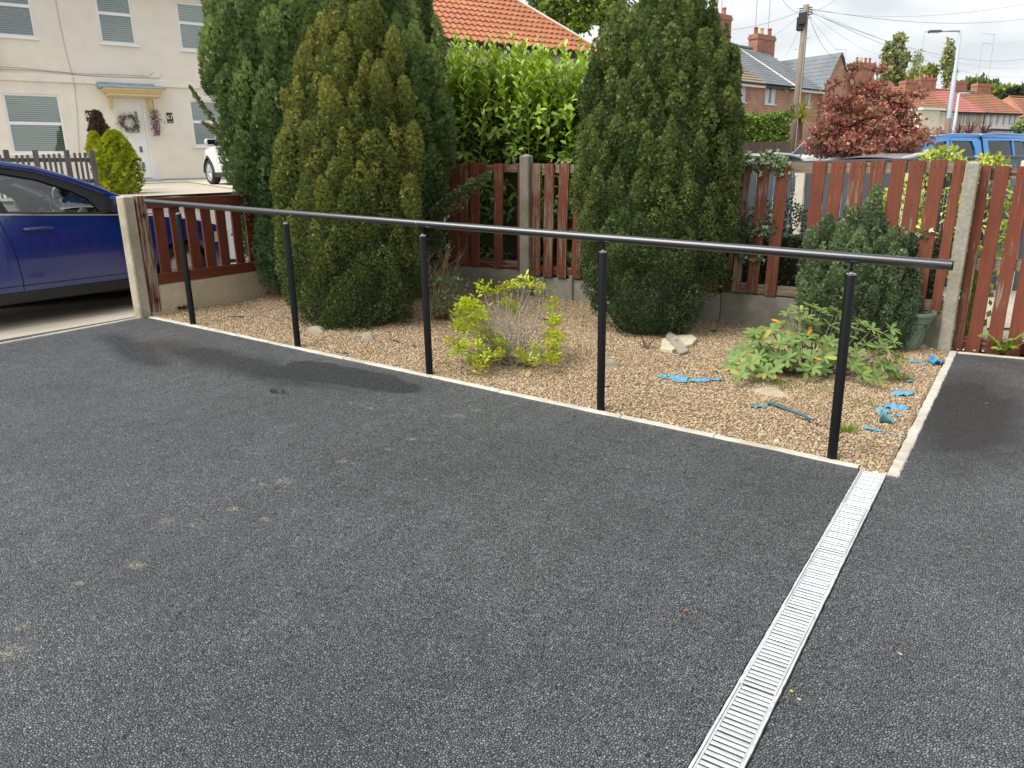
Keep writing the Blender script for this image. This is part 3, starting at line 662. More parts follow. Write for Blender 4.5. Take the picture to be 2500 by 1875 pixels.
# street side fence panel on a low rendered wall
def render_mat():
    m, t, b = base_mat('rough_cream_render'); v = coords(t); f = noise(t, v, 26, 5, 0.6, 0.6); g = noise(t, v, 3, 4)
    c = ramp(t, g, [(0.3, (0.52, 0.42, 0.285)), (0.7, (0.66, 0.55, 0.39))]); L(t, c, b.inputs['Base Color']); b.inputs['Roughness'].default_value = 0.9; bump(t, b, f, 0.8, 0.02); return m
lw = MB(); rows = []
for i in range(30):
    y = 0.012 + 3.2 * i / 29; rows.append([(-0.70, y, 0.0), (-0.70, y, 0.545), (-0.615, y, 0.550), (-0.606, y, 0.543), (-0.604 + 0.003 * math.sin(i), y, 0.4), (-0.60, y, 0.0)])
lw.grid(rows); lw.add(rows[0], [(0, 1, 2, 3, 4, 5)]); lw.add(rows[-1], [(5, 4, 3, 2, 1, 0)])
tag(lw.build('low_wall', render_mat()), 'low cream rendered wall under the street side picket panel', 'wall')
sp = thing('fence_panel', 'red picket panel on the low rendered wall beside the blue car', 'fence panel', (-0.645, 1.6, 0))
for (z0, z1) in ((0.556, 0.662), (1.262, 1.358)):
    b = MB(); b.bbox((0.004, -1.505, z0), (0.034, 1.5, z1), 0.004); ra = b.build('rail', REDNY, sp)
    bs = MB()
    for y in (-1.02, -0.80, -0.38, -0.16): bs.lathe([(0.007, 0.0345), (0.006, 0.037)], 8, axis='x', c=(0, y, (z0 + z1) / 2 + 0.015))
    bs.build('bolt_head', rust, ra)
b = MB(); b.bbox((-0.045, -1.505, 0.556), (-0.024, 1.5, 0.64), 0.003); b.build('rail', REDNY, sp)
for i, (a, c) in enumerate([(0.181, 0.289), (0.349, 0.456), (0.515, 0.628), (0.686, 0.797), (0.858, 0.965), (1.043, 1.15)] + [(1.21 + .17 * k, 1.32 + .17 * k) for k in range(11)]):
    o = link('paling', paling_mesh(c - a, 0.735, i % 4, REDN), None, sp); o.location = (-0.020, (a + c) / 2 - 1.6, 0.60); o.rotation_euler = (0, 0, PI / 2)
# ================================================================== conifers
SPRIG_V = [(-.20, .05, 0), (.20, .05, 0), (0, 1, .06), (-.22, .02, 0), (.06, .42, .02), (-.46, .80, .10), (.22, .02, 0), (-.06, .42, .02), (.46, .80, .10)]
SPRIG_F = [(0, 1, 2), (3, 4, 5), (7, 6, 8)]
BARK = simple('brown_bark', (0.12, 0.075, 0.05), 0.9, 0.4, 30, 0.6, 0.01, rand=False, stretch=(1, 1, .3))
CON = leaf_mat('conifer_scale_leaves', 0.62, 0.18, 0.25)
CORE = simple('dark_filler_core', (0.040, 0.048, 0.022), 0.95, 0.5, 25, 0.8, 0.03, rand=False)  # dark fill for the cores added inside crowns and hedges
Rv = Vector(CR); Rh = Vector((CR[0], CR[1], 0)).normalized(); Fh = Vector((CF[0], CF[1], 0)).normalized()
def levels(t, rows):
    out = []
    for (y, xl, xr) in sorted(rows, key=lambda r: -r[0]):
        k = 1.1302; p = at((xl + xr) / 2 * k, y * k, t); out.append((p.z, p.x, p.y, (xr - xl) / 2 * k * t / FPX))
    return np.array(out)
def conifer(label, lv, depth_k, nplume, m, Lp, Rp, sp_len, cols, tips, tip_amt, seed, zbase, low=None, tilt=0.22, facing=0.72, peaks=(), kin=0.80, wid=1.0, jit=0.30, gain=2.1, shrink=.055, dens=4300):
    """upright plumes of scale-leaf sprays over an envelope; lv = rows of (z, x, y, r)"""
    lv = lv.copy(); lv[:, 3] = np.maximum(.03, lv[:, 3] - shrink)
    r = np.random.default_rng(seed); zz = lv[:, 0]
    def env(z): return [np.interp(z, zz, lv[:, i]) for i in (1, 2, 3)]
    T = thing('conifer', label, 'conifer', (float(lv[0, 1]), float(lv[0, 2]), zbase), 0, 'conifers in the gravel bed')
    og = np.array(T.location)
    toc = np.array([-CF[0], -CF[1]]); toc /= np.linalg.norm(toc); a0 = math.atan2(toc[1], toc[0]); cd_ = math.cos(a0), math.sin(a0)
    def shape(z, th, k):                            # flattened along the line of sight by depth_k
        cx, cy, rr = env(z); ux, uy = np.cos(th), np.sin(th); al = ux * cd_[0] + uy * cd_[1]
        px, py = -cd_[1], cd_[0]; ac = ux * px + uy * py
        return np.stack([cx + rr * k * (al * depth_k * cd_[0] + ac * px), cy + rr * k * (al * depth_k * cd_[1] + ac * py), z], -1)
    # candidate z weighted by girth
    zs = r.uniform(zz[0], zz[-1], nplume * 4); rr = env(zs)[2]; keep = r.random(len(zs)) < rr / lv[:, 3].max(); zs = zs[keep][:nplume]
    n = len(zs); th = np.where(r.random(n) < facing, a0 + r.uniform(-1.95, 1.95, n), r.uniform(0, 2 * PI, n))
    k = r.uniform(kin, 1.0, n); P = shape(zs, th, k); out = np.stack([np.cos(th), np.sin(th), np.zeros(n)], 1)
    frac = (zs - zz[0]) / (zz[-1] - zz[0])
    L_ = np.interp(frac, [0, .3, 1], [Lp * .45, Lp * .8, Lp]) * r.uniform(.7, 1.3, n); R_ = np.interp(frac, [0, .3, 1], [Rp * 1.15, Rp, Rp * .85]) * r.uniform(.75, 1.25, n)
    P[:, 2] -= L_ * 0.45
    ax = unit(np.array([0, 0, 1.0]) + out * (tilt * np.interp(frac, [0, .25, 1], [1.5, 1.0, .25]))[:, None] + r.normal(0, .07, (n, 3)))
    P = list(P); ax = list(ax); out = list(out); L_ = list(L_); R_ = list(R_); frac = list(frac)
    for (px, py, pt, ln, rad) in peaks:             # leaders that stand above the outline: tip pixel, distance
        tp = np.array(at(px, py, pt)); a_ = unit(np.array([r.normal(0, .04), r.normal(0, .04), 1.0])); P.append(tp - a_ * ln); ax.append(a_); out.append(np.array([toc[0], toc[1], 0])); L_.append(ln); R_.append(rad); frac.append(1.0)
    P = np.array(P); ax = np.array(ax); out = np.array(out); L_ = np.array(L_); R_ = np.array(R_); frac = np.array(frac); n = len(P)
    mm = np.maximum(20, (m * 1.75 * (L_ / Lp) * (R_ / Rp))).astype(int); npk = len(peaks)
    if npk: mm[-npk:] = (mm[-npk:] * 1.6).astype(int)
    idx = np.repeat(np.arange(n), mm); q = len(idx)
    t = r.random(q) ** 0.85; ph = r.uniform(0, 2 * PI, q); A = ax[idx]; O = out[idx]
    e1 = unit(np.cross(A, np.array([0.31, 0.17, 0.05]) + 0 * A)); e2 = np.cross(A, e1); pe = e1 * np.cos(ph)[:, None] + e2 * np.sin(ph)[:, None]
    prof = np.sin(PI * np.clip(t * .86 + .14, 0, 1)) ** .62
    pos = P[idx] + A * (t * L_[idx])[:, None] + pe * (R_[idx] * prof * r.uniform(.72, 1.06, q))[:, None]
    d = A * .85 + pe * (.75 * (1.05 - t))[:, None] + O * .15 + r.normal(0, jit, (q, 3)); nr = pe + O * .5 + r.normal(0, .55, (q, 3))
    ok = ((pe * O).sum(1) > -.12) | (idx >= n - npk)
    zb = pos[:, 2] > zbase - .01; ok &= zb
    fr = frac[idx]; sl = .98 * sp_len * np.interp(fr, [0, .25, .6, 1], [.55, .75, 1.0, 1.1]) * r.uniform(.65, 1.3, q)
    c0, c1 = np.array(cols[0]), np.array(cols[1]); tp = np.array(tips); cl = np.array(low if low is not None else cols[0])
    pl = r.random(n)[idx]; tpick = (r.random(n) ** 1.5)[idx]
    c = c0 + (c1 - c0) * pl[:, None]; wl = np.clip((.42 - fr) / .42, 0, 1)[:, None] * .8; c = c * (1 - wl) + cl * wl
    w = np.clip(t * tpick * tip_amt * 1.6 * np.clip(fr * 1.7, 0, 1), 0, .9)[:, None]; c = c * (1 - w) + tp * w
    c = c * (np.clip(r.normal(1, .22, q), .5, 1.7) * gain)[:, None]
    V, F = scatter(SPRIG_V, SPRIG_F, (pos - og)[ok], d[ok], nr[ok], sl[ok], np.full(ok.sum(), wid) * r.uniform(.8, 1.3, ok.sum()))
    cr_ = link('crown', np_mesh('crown', V, F, CON, np.repeat(np.clip(c[ok], 0.004, 1), 9, 0)), None, T)
    # short sprays between the plumes
    zl = np.linspace(zz[0], zz[-1], 40); area = float(np.trapz(2 * PI * env(zl)[2], zl)) * .62; nb = int(area * dens); zb_ = r.uniform(zz[0], zz[-1], nb * 3); zb_ = zb_[r.random(nb * 3) < env(zb_)[2] / lv[:, 3].max()][:nb]; nb = len(zb_); tb_ = a0 + r.uniform(-2.0, 2.0, nb); fb = (zb_ - zz[0]) / (zz[-1] - zz[0])
    lump = np.array([mnoise.noise(Vector((math.cos(a) * 3.6 + seed, math.sin(a) * 3.6, z * 2.0))) + .5 * mnoise.noise(Vector((math.cos(a) * 9 + seed, math.sin(a) * 9, z * 5.0))) for a, z in zip(tb_, zb_)])
    pb_ = shape(zb_, tb_, .93 + .055 * lump + r.normal(0, .012, nb)); ob = np.stack([np.cos(tb_), np.sin(tb_), 0 * tb_], 1); pb_[:, 2] = np.maximum(pb_[:, 2], zbase + .01)
    wl = np.clip((.42 - fb) / .42, 0, 1)[:, None] * .8; cb = (c0 + (c1 - c0) * np.clip(.5 + lump * .6, 0, 1)[:, None]) * (1 - wl) + cl * wl; cb = cb * (np.clip(r.normal(1, .25, nb), .5, 1.7) * gain)[:, None]
    V, F = scatter(SPRIG_V, SPRIG_F, pb_ - og, np.array([0, 0, 1.0]) + ob * np.interp(fb, [0, .3, 1], [.95, .7, .35])[:, None] + r.normal(0, .38, (nb, 3)), ob + r.normal(0, .5, (nb, 3)), 1.08 * sp_len * np.interp(fb, [0, .3, 1], [.62, .8, 1.0]) * r.uniform(.7, 1.25, nb)); link('short_sprays', np_mesh('short_sprays', V, F, CON, np.repeat(np.clip(cb, .004, 1), 9, 0)), None, T)
    # solid dark core added inside the crown to block light, and the trunk
    b = MB(); rows = []
    for z in np.linspace(max(zz[0] + .03, zbase + .01), zz[-1] - .12, 26):
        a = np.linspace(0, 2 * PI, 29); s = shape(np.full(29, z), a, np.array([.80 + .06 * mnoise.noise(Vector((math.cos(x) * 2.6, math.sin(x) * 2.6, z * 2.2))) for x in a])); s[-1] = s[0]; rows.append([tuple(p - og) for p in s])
    b.grid(rows); b.add(rows[-1][:28], [tuple(range(28))]); b.add(rows[0][:28], [tuple(range(28))]); b.build('filler_core', CORE, T, smooth=True)
    b = MB(); b.tube([(0, 0, -.15), (0, 0, .2), (float(lv[-1, 1] - og[0]), float(lv[-1, 2] - og[1]), float(zz[-1] - zbase - .3))], [.07, .06, .015], 8); b.build('trunk', BARK, T, smooth=True)
    return T
def sprig_branch(T, p0, p1, wdt, n, sl, c0, c1, seed, name='branch'):
    """a stray branch with its own sprays"""
    r = np.random.default_rng(seed); p0 = np.array(p0); p1 = np.array(p1); og = np.array(T.location); d = p1 - p0; ln = np.linalg.norm(d); d /= ln
    b = MB(); mid = (p0 + p1) / 2 + np.array([0, 0, -.03 * ln]); b.tube([p0 - og, mid - og, p1 - og], [.007, .005, .002], 6); br = b.build(name, BARK, T, smooth=True)
    t = r.random(n) ** .7; base = (1 - t)[:, None] ** 2 * p0 + 2 * (t * (1 - t))[:, None] * mid + t[:, None] ** 2 * p1
    o = unit(r.normal(0, 1, (n, 3)) + np.array([0, 0, .5])); w = wdt * np.sin(PI * np.clip(t * .9 + .1, 0, 1)) ** .7; pos = base + o * (w * r.random(n) ** .6)[:, None]
    dd = d * .6 + o * .8 + r.normal(0, .3, (n, 3)) + np.array([0, 0, .35]); c = np.array(c0) + (np.array(c1) - np.array(c0)) * r.random((n, 1)); c *= 1.9 * r.normal(1, .2, (n, 1))
    V, F = scatter(SPRIG_V, SPRIG_F, pos - og, dd, r.normal(0, 1, (n, 3)), sl * r.uniform(.7, 1.3, n)); link('foliage', np_mesh('foliage', V, F, CON, np.repeat(np.clip(c, .004, 1), 9, 0)), None, br)

# tall green cypress in the corner
lvA = levels(8.15, [(650, 640, 900), (600, 560, 950), (540, 537, 962), (480, 520, 966), (420, 502, 974), (350, 486, 984), (270, 474, 989), (200, 466, 983), (100, 458, 958), (0, 452, 936), (-80, 470, 900), (-190, 540, 820), (-300, 640, 740)])
TA = conifer('tall wide green cypress filling the corner, its top beyond the picture', lvA, .72, 330, 330, .62, .125, .052, [(.036, .060, .021), (.075, .108, .036)], (.135, .172, .056), .85, 11, zg(0), (.038, .072, .038), tilt=.16, kin=.84, wid=.85, jit=.24, shrink=.13,
    peaks=[(520, 40, 7.7, .8, .14), (560, -20, 7.6, .9, .15), (620, 60, 7.5, .8, .14), (720, 10, 7.5, .8, .14), (1010, 60, 7.7, .8, .13), (1055, 120, 7.8, .7, .12), (1075, 230, 7.8, .7, .12), (590, 330, 7.4, .6, .13)])
sprig_branch(TA, at(545, 330, 7.9), at(463, 213, 7.8), .034, 300, .030, (.06, .085, .03), (.11, .12, .04), 21)
sprig_branch(TA, at(560, 350, 7.85), at(497, 300, 7.75), .032, 200, .030, (.10, .095, .03), (.16, .12, .04), 22)
sprig_branch(TA, at(1040, 535, 7.85), at(1195, 425, 7.35), .085, 900, .036, (.05, .07, .03), (.11, .125, .05), 23)
sprig_branch(TA, at(1045, 528, 7.85), at(1130, 510, 7.5), .04, 160, .03, (.09, .08, .03), (.12, .10, .04), 24)
# olive conifer in front of it
lvB = levels(7.0, [(716, 715, 840), (700, 670, 870), (670, 640, 890), (620, 622, 900), (560, 608, 903), (480, 604, 905), (400, 600, 904), (330, 603, 896), (260, 622, 882), (190, 640, 868), (120, 665, 850), (60, 700, 835), (15, 745, 815)])
conifer('olive brown tinged conifer behind the second and third handrail posts', lvB, .92, 420, 230, .36, .080, .030, [(.044, .060, .016), (.084, .102, .025)], (.140, .138, .034), 1.0, 12, zg(1.3), (.040, .066, .028), tilt=.20, kin=.85,
    peaks=[(752, 38, 6.85, .42, .085), (745, 110, 6.7, .4, .09), (838, 85, 6.6, .42, .09), (905, 5, 6.75, .55, .10), (960, 70, 6.7, .45, .09), (880, 60, 6.6, .4, .08), (800, 190, 6.5, .4, .09), (985, 190, 6.7, .4, .085), (690, 330, 6.7, .36, .09), (1010, 300, 6.65, .36, .08), (925, 150, 6.5, .4, .085), (1000, 430, 6.5, .36, .08)])
# round dark conifer
lvC = levels(6.85, [(746, 1350, 1440), (730, 1330, 1470), (700, 1308, 1498), (640, 1268, 1530), (560, 1240, 1565), (480, 1234, 1590), (400, 1234, 1597), (300, 1242, 1600), (220, 1254, 1600), (150, 1270, 1588), (90, 1294, 1568), (40, 1330, 1548), (0, 1370, 1530), (-60, 1420, 1500)])
conifer('tall dark green egg shaped conifer behind the fourth handrail post', lvC, .95, 520, 235, .34, .080, .028, [(.028, .045, .014), (.062, .086, .025)], (.105, .124, .036), .95, 13, zg(3.6), (.026, .048, .026), tilt=.2, kin=.86, shrink=.085,
    peaks=[(1590, 0, 6.6, .45, .09), (1670, -40, 6.6, .5, .09), (1735, 20, 6.6, .45, .08), (1500, 60, 6.55, .4, .085), (1790, 120, 6.7, .4, .08), (1450, 150, 6.6, .4, .08), (1420, 390, 6.7, .35, .07), (1780, 290, 6.6, .35, .07), (1600, 210, 6.3, .4, .09), (1560, 420, 6.25, .35, .08), (1700, 250, 6.35, .4, .085)])
# small blue-green conifer by the pot
lvD = levels(6.45, [(775, 1810, 1930), (745, 1760, 1958), (700, 1735, 1976), (640, 1726, 1984), (580, 1730, 1982), (540, 1742, 1974), (510, 1762, 1955), (490, 1800, 1925), (460, 1850, 1905)])
conifer('small blue green conifer with a pointed leader beside the green pot', lvD, .8, 260, 210, .22, .060, .022, [(.042, .060, .032), (.072, .096, .048)], (.115, .148, .068), .85, 14, zg(5), (.032, .050, .030), tilt=.2, kin=.86,
    peaks=[(2141, 452, 6.3, .40, .065), (2137, 520, 6.25, .3, .10), (2025, 525, 6.3, .26, .06), (1982, 555, 6.35, .24, .055), (2050, 575, 6.2, .26, .07), (2100, 560, 6.15, .26, .08), (2216, 560, 6.4, .22, .045), (2190, 600, 6.3, .24, .055), (2040, 545, 6.3, .25, .05), (2170, 590, 6.25, .24, .06)])

# ================================================================== leafy plants
def leaf_shape(widths, ys, fold=.10, droop=.12, curl=0.0):
    """blade along +y with a sunk midrib; returns verts, tri faces"""
    v = [(0, 0, 0)]; k = len(ys)
    for y, w in zip(ys, widths):
        z = -droop * y * y; v += [(-w, y, z + fold * w * 2), (0, y, z), (w, y, z + fold * w * 2)]
    v.append((0, 1, -droop - curl)); f = [(0, 2, 1), (0, 3, 2)]
    for i in range(k - 1):
        a = 1 + 3 * i; b_ = a + 3; f += [(a, a + 1, b_ + 1), (a, b_ + 1, b_), (a + 1, a + 2, b_ + 2), (a + 1, b_ + 2, b_ + 1)]
    a = 1 + 3 * (k - 1); n = len(v) - 1; f += [(a, a + 1, n), (a + 1, a + 2, n)]
    return np.array(v), np.array(f)
def frame(d, nrm):
    y = Vector(d).normalized(); x = y.cross(Vector(nrm))
    if x.length < 1e-5: x = y.orthogonal()
    x.normalize(); z = x.cross(y); return Matrix((x, y, z)).transposed()
def leaf_plant(T, base, leaves, mat_obj, mat_stuff, nobj, score, variants, seed, stuff_name='foliage', piece='leaf'):
    """leaves: pos, dir, normal, size, colour arrays in world space; the nobj that show largest are pieces of their own"""
    pos, d, nr, sz, c = leaves; r = np.random.default_rng(seed); og = np.array(T.location); order = np.argsort(-score)
    bv, bf = base; mes = []
    for i in range(variants):
        w = bv.copy(); w[:, 0] *= r.uniform(.9, 1.12); w[:, 2] *= r.uniform(.6, 1.5); mes.append((w, {}))
    cq = np.round(c / .03).astype(int) if nobj else None
    for i in order[:nobj]:
        w, cache = mes[int(r.integers(variants))]; key = tuple(cq[i])
        if key not in cache: cache[key] = np_mesh(piece, w, bf, mat_obj, np.tile(c[i], (len(w), 1)), True)
        o = link(piece, cache[key], None, T); o.matrix_local = Matrix.Translation(Vector(pos[i] - og)) @ (frame(d[i], nr[i]) * float(sz[i])).to_4x4()
    rest = order[nobj:]
    if len(rest):
        V, F = scatter(bv, bf, pos[rest] - og, d[rest], nr[rest], sz[rest]); o = link(stuff_name, np_mesh(stuff_name, V, F, mat_stuff, np.repeat(np.clip(c[rest], .004, 1), len(bv), 0), True), None, T); o['kind'] = 'stuff'
GLOSS = leaf_mat('glossy_leaf', 0.30, 0.22, 0.5, objvar=.12); GLOSS_S = leaf_mat('glossy_leaf_mass', 0.30, 0.22, 0.5)
SOFT = leaf_mat('soft_leaf', 0.5, 0.35, 0.35, objvar=.12); SOFT_S = leaf_mat('soft_leaf_mass', 0.5, 0.35, 0.35)
LAUREL = leaf_shape([.10, .19, .20, .12], [.12, .38, .66, .88], .12, .16)
# ---- cherry laurel hedge behind the fence
r = np.random.default_rng(31)
TL = thing('laurel_hedge', 'bright green cherry laurel hedge rising behind the back fence', 'hedge', (0.8, 4.3, 0.2))
ps, ds, ns_, ss, cs = [], [], [], [], []; stems = MB()
def ltop(x): return lerp_tab([(-1.4, 3.55), (-0.6, 3.40), (0.2, 3.12), (1.2, 2.98), (2.4, 2.85)], x)
for i in range(1100):
    x = r.uniform(-1.4, 2.5); zt = ltop(x); hi = r.random() < .62
    yf = 3.62 + r.random() ** 1.7 * 1.2
    if hi: z1 = zt * r.uniform(.78, 1.0) + r.normal(0, .05); yf = max(yf, 3.62 + (z1 - 2.0) * .25 + r.uniform(0, .5)); lean = np.array([r.normal(0, .14), r.normal(-.10, .14), 1.0]); ln = r.uniform(.45, .85); step = .042
    else: z1 = r.uniform(.55, 2.3); lean = np.array([r.normal(0, .35), -.55 + r.normal(0, .25), .45 + r.normal(0, .3)]); ln = r.uniform(.3, .55); step = .040
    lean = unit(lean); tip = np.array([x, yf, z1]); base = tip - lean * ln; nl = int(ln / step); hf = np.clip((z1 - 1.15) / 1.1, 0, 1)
    stems.tube([base, tip], [.006, .002], 4, False)
    for j in range(nl):
        u = (j + .5) / nl; a = j * 2.4 + r.uniform(-.4, .4); e1 = unit(np.cross(lean, [.3, .2, .1])); e2 = np.cross(lean, e1); pe = e1 * math.cos(a) + e2 * math.sin(a)
        ps.append(base + lean * ln * u); up = .95 if hi else .45
        ds.append(pe * (1.05 - .45 * u) + lean * up * (.4 + u * .8) + np.array([0, -.15, -.18 * (not hi)])); ns_.append(lean * .9 + np.array([0, -.3, .5]) + r.normal(0, .2, 3)); ss.append(r.uniform(.10, .15) * (1 - .35 * u * u))
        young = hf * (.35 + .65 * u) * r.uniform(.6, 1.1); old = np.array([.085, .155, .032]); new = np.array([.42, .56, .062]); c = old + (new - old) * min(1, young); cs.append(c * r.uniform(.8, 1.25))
stems.M = Matrix.Translation(-TL.location); st2 = MB(); st2.M = stems.M; st2.add(stems.v, stems.f); st2.build('stems', simple('green_stem', (.20, .24, .06), .6, .2, 10, 0), TL)
ps, ds, ns_, ss, cs = map(np.array, (ps, ds, ns_, ss, cs))
rel = ps - CAM; dep = rel @ CF; px = 1250 + FPX * (rel @ CR) / dep; py = 937.5 - FPX * (rel @ CU) / dep
vis = (px > 1090) & (px < 1420) & (py > 60) & (py < 395); score = ss / dep * np.where(vis, 1, .2) * np.clip(1.9 - .35 * (ps[:, 1] - 3.6), .5, 2)
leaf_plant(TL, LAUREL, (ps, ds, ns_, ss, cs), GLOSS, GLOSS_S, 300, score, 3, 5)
b = MB(); rows = []
for z in np.linspace(.2, 2.35, 12):
    rows.append([(x - .8, 4.05 + .15 * mnoise.noise(Vector((x * 2, z * 2, 0))) - 4.3 + .10 * z, z - .2) for x in np.linspace(-1.5, 2.5, 26)])
b.grid(rows); rows2 = [[(p[0], p[1] + .9, p[2]) for p in rw] for rw in rows]; b.grid(rows2); b.grid([rows[-1], rows2[-1]]); b.build('filler_core', CORE, TL, smooth=True)  # dark core filling the hedge behind its leaves
# ---- rhododendron in front
r = np.random.default_rng(41); gc = gnd(1960, 905); TR = thing('rhododendron', 'low spreading rhododendron with rosettes of pale green leaves by the fifth post', 'shrub', (gc.x, gc.y, bed_z(gc.x, gc.y)))
RHO = leaf_shape([.085, .15, .175, .11], [.15, .42, .70, .90], .06, .14); br = MB(); ps, ds, ns_, ss, cs = [], [], [], [], []; org = np.array(TR.location)
ros = []
pix = [(1985, 745), (2010, 760), (1965, 770), (1945, 790), (1920, 760), (1905, 785), (1880, 800), (1860, 825), (1990, 790), (2030, 790), (2060, 775), (2090, 800), (2110, 790), (2135, 800), (2155, 830), (2120, 840), (2170, 850), (2100, 860), (2140, 870), (2065, 850), (2040, 830), (2000, 830), (1960, 825), (1930, 830), (1900, 835), (1875, 850), (1845, 850), (1815, 850), (1800, 875), (1780, 885), (1830, 885), (1860, 880), (1890, 870), (1920, 875), (1950, 860), (1985, 870), (2015, 870), (2010, 900), (1970, 905), (1935, 890), (1900, 890), (2050, 890), (2090, 890), (2130, 905), (2160, 890), (2185, 905), (2150, 925), (2110, 915), (2195, 880), (2070, 815), (1840, 810), (1940, 810), (1975, 800), (2020, 850), (1815, 905), (1850, 905), (1885, 905), (2180, 800), (2050, 760), (1955, 750)]
for (a, q) in pix + [(a_ + r.uniform(-22, 22), q_ + r.uniform(-18, 16)) for a_, q_ in pix[::2]]:
    dpt = 5.25 + .75 * (905 - q) / 160 * .55 + r.uniform(-.12, .16) + (.10 if q < 800 else 0); p = np.array(at(a, q, dpt)); p[2] = max(p[2], org[2] + .06); ros.append(p)
for p in ros:
    out = p - (org + np.array([0, 0, .02])); o = unit(out); hub = p - o * .02; k1 = org + np.array([r.normal(0, .06), r.normal(0, .05), 0]); mid = k1 * .45 + p * .55 + np.array([0, 0, -.05 + r.normal(0, .02)])
    br.tube([k1 - org, mid - org + r.normal(0, .02, 3), hub - org], [.009, .006, .003], 5, False); ax = unit(o * .55 + np.array([0, 0, .85]) + np.array([-CF[0], -CF[1], 0]) * .45); e1 = unit(np.cross(ax, [.3, .5, .1])); e2 = np.cross(ax, e1); nl = int(r.integers(6, 9)); ph = r.uniform(0, 6.28); old = r.random() < .14
    for j in range(nl):
        a = ph + 2 * PI * j / nl + r.uniform(-.2, .2); pe = e1 * math.cos(a) + e2 * math.sin(a); ps.append(hub); ds.append(pe + ax * r.uniform(.10, .65)); ns_.append(ax + r.normal(0, .12, 3)); ss.append(r.uniform(.066, .096))
        c = np.array([.205, .300, .085]) * r.uniform(.75, 1.2)
        if r.random() < .06: c = np.array([.40, .38, .08])
        if r.random() < .012: c = np.array([.62, .28, .03])
        cs.append(c)
br.build('branches', simple('rhododendron_bark', (.17, .13, .10), .85, .3, 40, .4), TR, smooth=True)
ps, ds, ns_, ss, cs = map(np.array, (ps, ds, ns_, ss, cs)); leaf_plant(TR, RHO, (ps, ds, ns_, ss, cs), SOFT, SOFT_S, 300, ss * r.uniform(.9, 1.1, len(ss)), 3, 6)
# ---- yellow azalea with bare grey twigs
r = np.random.default_rng(51); ga = gnd(1240, 885); TZ = thing('azalea', 'yellow green azalea with bare grey twigs in the middle of the bed', 'shrub', (ga.x, ga.y, bed_z(ga.x, ga.y))); og = np.array(TZ.location)
AZ = leaf_shape([.14, .19, .11], [.25, .6, .88], .08, .2); cl = []
for vrt in range(5):
    n = 46; pp = r.normal(0, .016, (n, 3)); aa = r.uniform(0, 6.28, n); el = r.uniform(.0, 1.1, n); dd = np.stack([np.cos(aa) * np.cos(el), np.sin(aa) * np.cos(el), np.sin(el)], 1); pp += dd * .004
    V, F = scatter(AZ[0], AZ[1], pp, dd, np.tile([0, 0, 1.0], (n, 1)) + r.normal(0, .2, (n, 3)), r.uniform(.022, .036, n)); c = np.array([.50, .56, .05]) * r.uniform(.75, 1.2, (n, 1)); w = r.random(n) < .16; c[w] = np.array([.50, .36, .06]); w = r.random(n) < .18; c[w] = np.array([.25, .36, .05]); cl.append(np_mesh('leaf_cluster', V, F, SOFT, np.repeat(c, len(AZ[0]), 0), True))
pix = [(1180, 705), (1195, 715), (1215, 710), (1238, 705), (1265, 700), (1285, 690), (1300, 700), (1320, 705), (1255, 695), (1130, 745), (1145, 755), (1120, 765), (1160, 750), (1170, 765), (1150, 775), (1175, 780), (1130, 800), (1120, 790), (1145, 810), (1112, 840), (1130, 850), (1115, 860), (1190, 800), (1195, 815), (1160, 885), (1170, 895), (1185, 890), (1180, 845), (1175, 835), (1200, 850), (1215, 840), (1230, 845), (1222, 862), (1190, 870), (1165, 870), (1270, 860), (1290, 855), (1280, 875), (1345, 870), (1355, 850), (1350, 880), (1320, 870), (1350, 790), (1360, 785), (1345, 810), (1360, 820), (1335, 825), (1340, 755), (1355, 740), (1225, 745), (1240, 740), (1260, 765), (1250, 750), (1370, 830), (1140, 740), (1155, 740), (1190, 770)]
tw = MB()
for k, (a, q) in enumerate(pix + [(a_ + r.uniform(-16, 16), q_ + r.uniform(-12, 12)) for a_, q_ in pix[9:44]]):
    dpt = 5.62 + r.uniform(-.22, .30) - .15 * (q > 830); p = np.array(at(a, q, dpt)); p[2] = max(p[2], og[2] + .03); o = link('leaf_cluster', cl[k % 5], None, TZ); o.location = p - og; o.rotation_euler = (r.normal(0, .4), r.normal(0, .4), r.uniform(0, 6.28)); s_ = r.uniform(1.05, 1.5); o.scale = (s_, s_, s_)
    b0 = og + np.array([r.normal(.02, .04), r.normal(0, .03), -.01]); mid = b0 * .5 + p * .5 + r.normal(0, .035, 3) + np.array([0, 0, .03]); tw.tube([b0 - og, mid - og, p - og], [.0055, .0035, .0018], 5, False)
for k in range(60):
    tip = np.array(at(r.uniform(1180, 1335), r.uniform(715, 860), 5.65 + r.uniform(-.2, .3))); b0 = og + np.array([r.normal(.02, .05), r.normal(0, .04), -.01]); mid = b0 * .45 + tip * .55 + r.normal(0, .04, 3); tw.tube([b0 - og, mid - og, tip - og], [.005, .003, .001], 4, False)
    for q in range(2): e = tip + r.normal(0, .05, 3); tw.tube([mid * .4 + tip * .6 - og, e - og], [.002, .0008], 4, False)
tw.build('twigs', simple('pale_grey_twig', (.34, .29, .24), .85, .25, 40, .2), TZ, smooth=True)
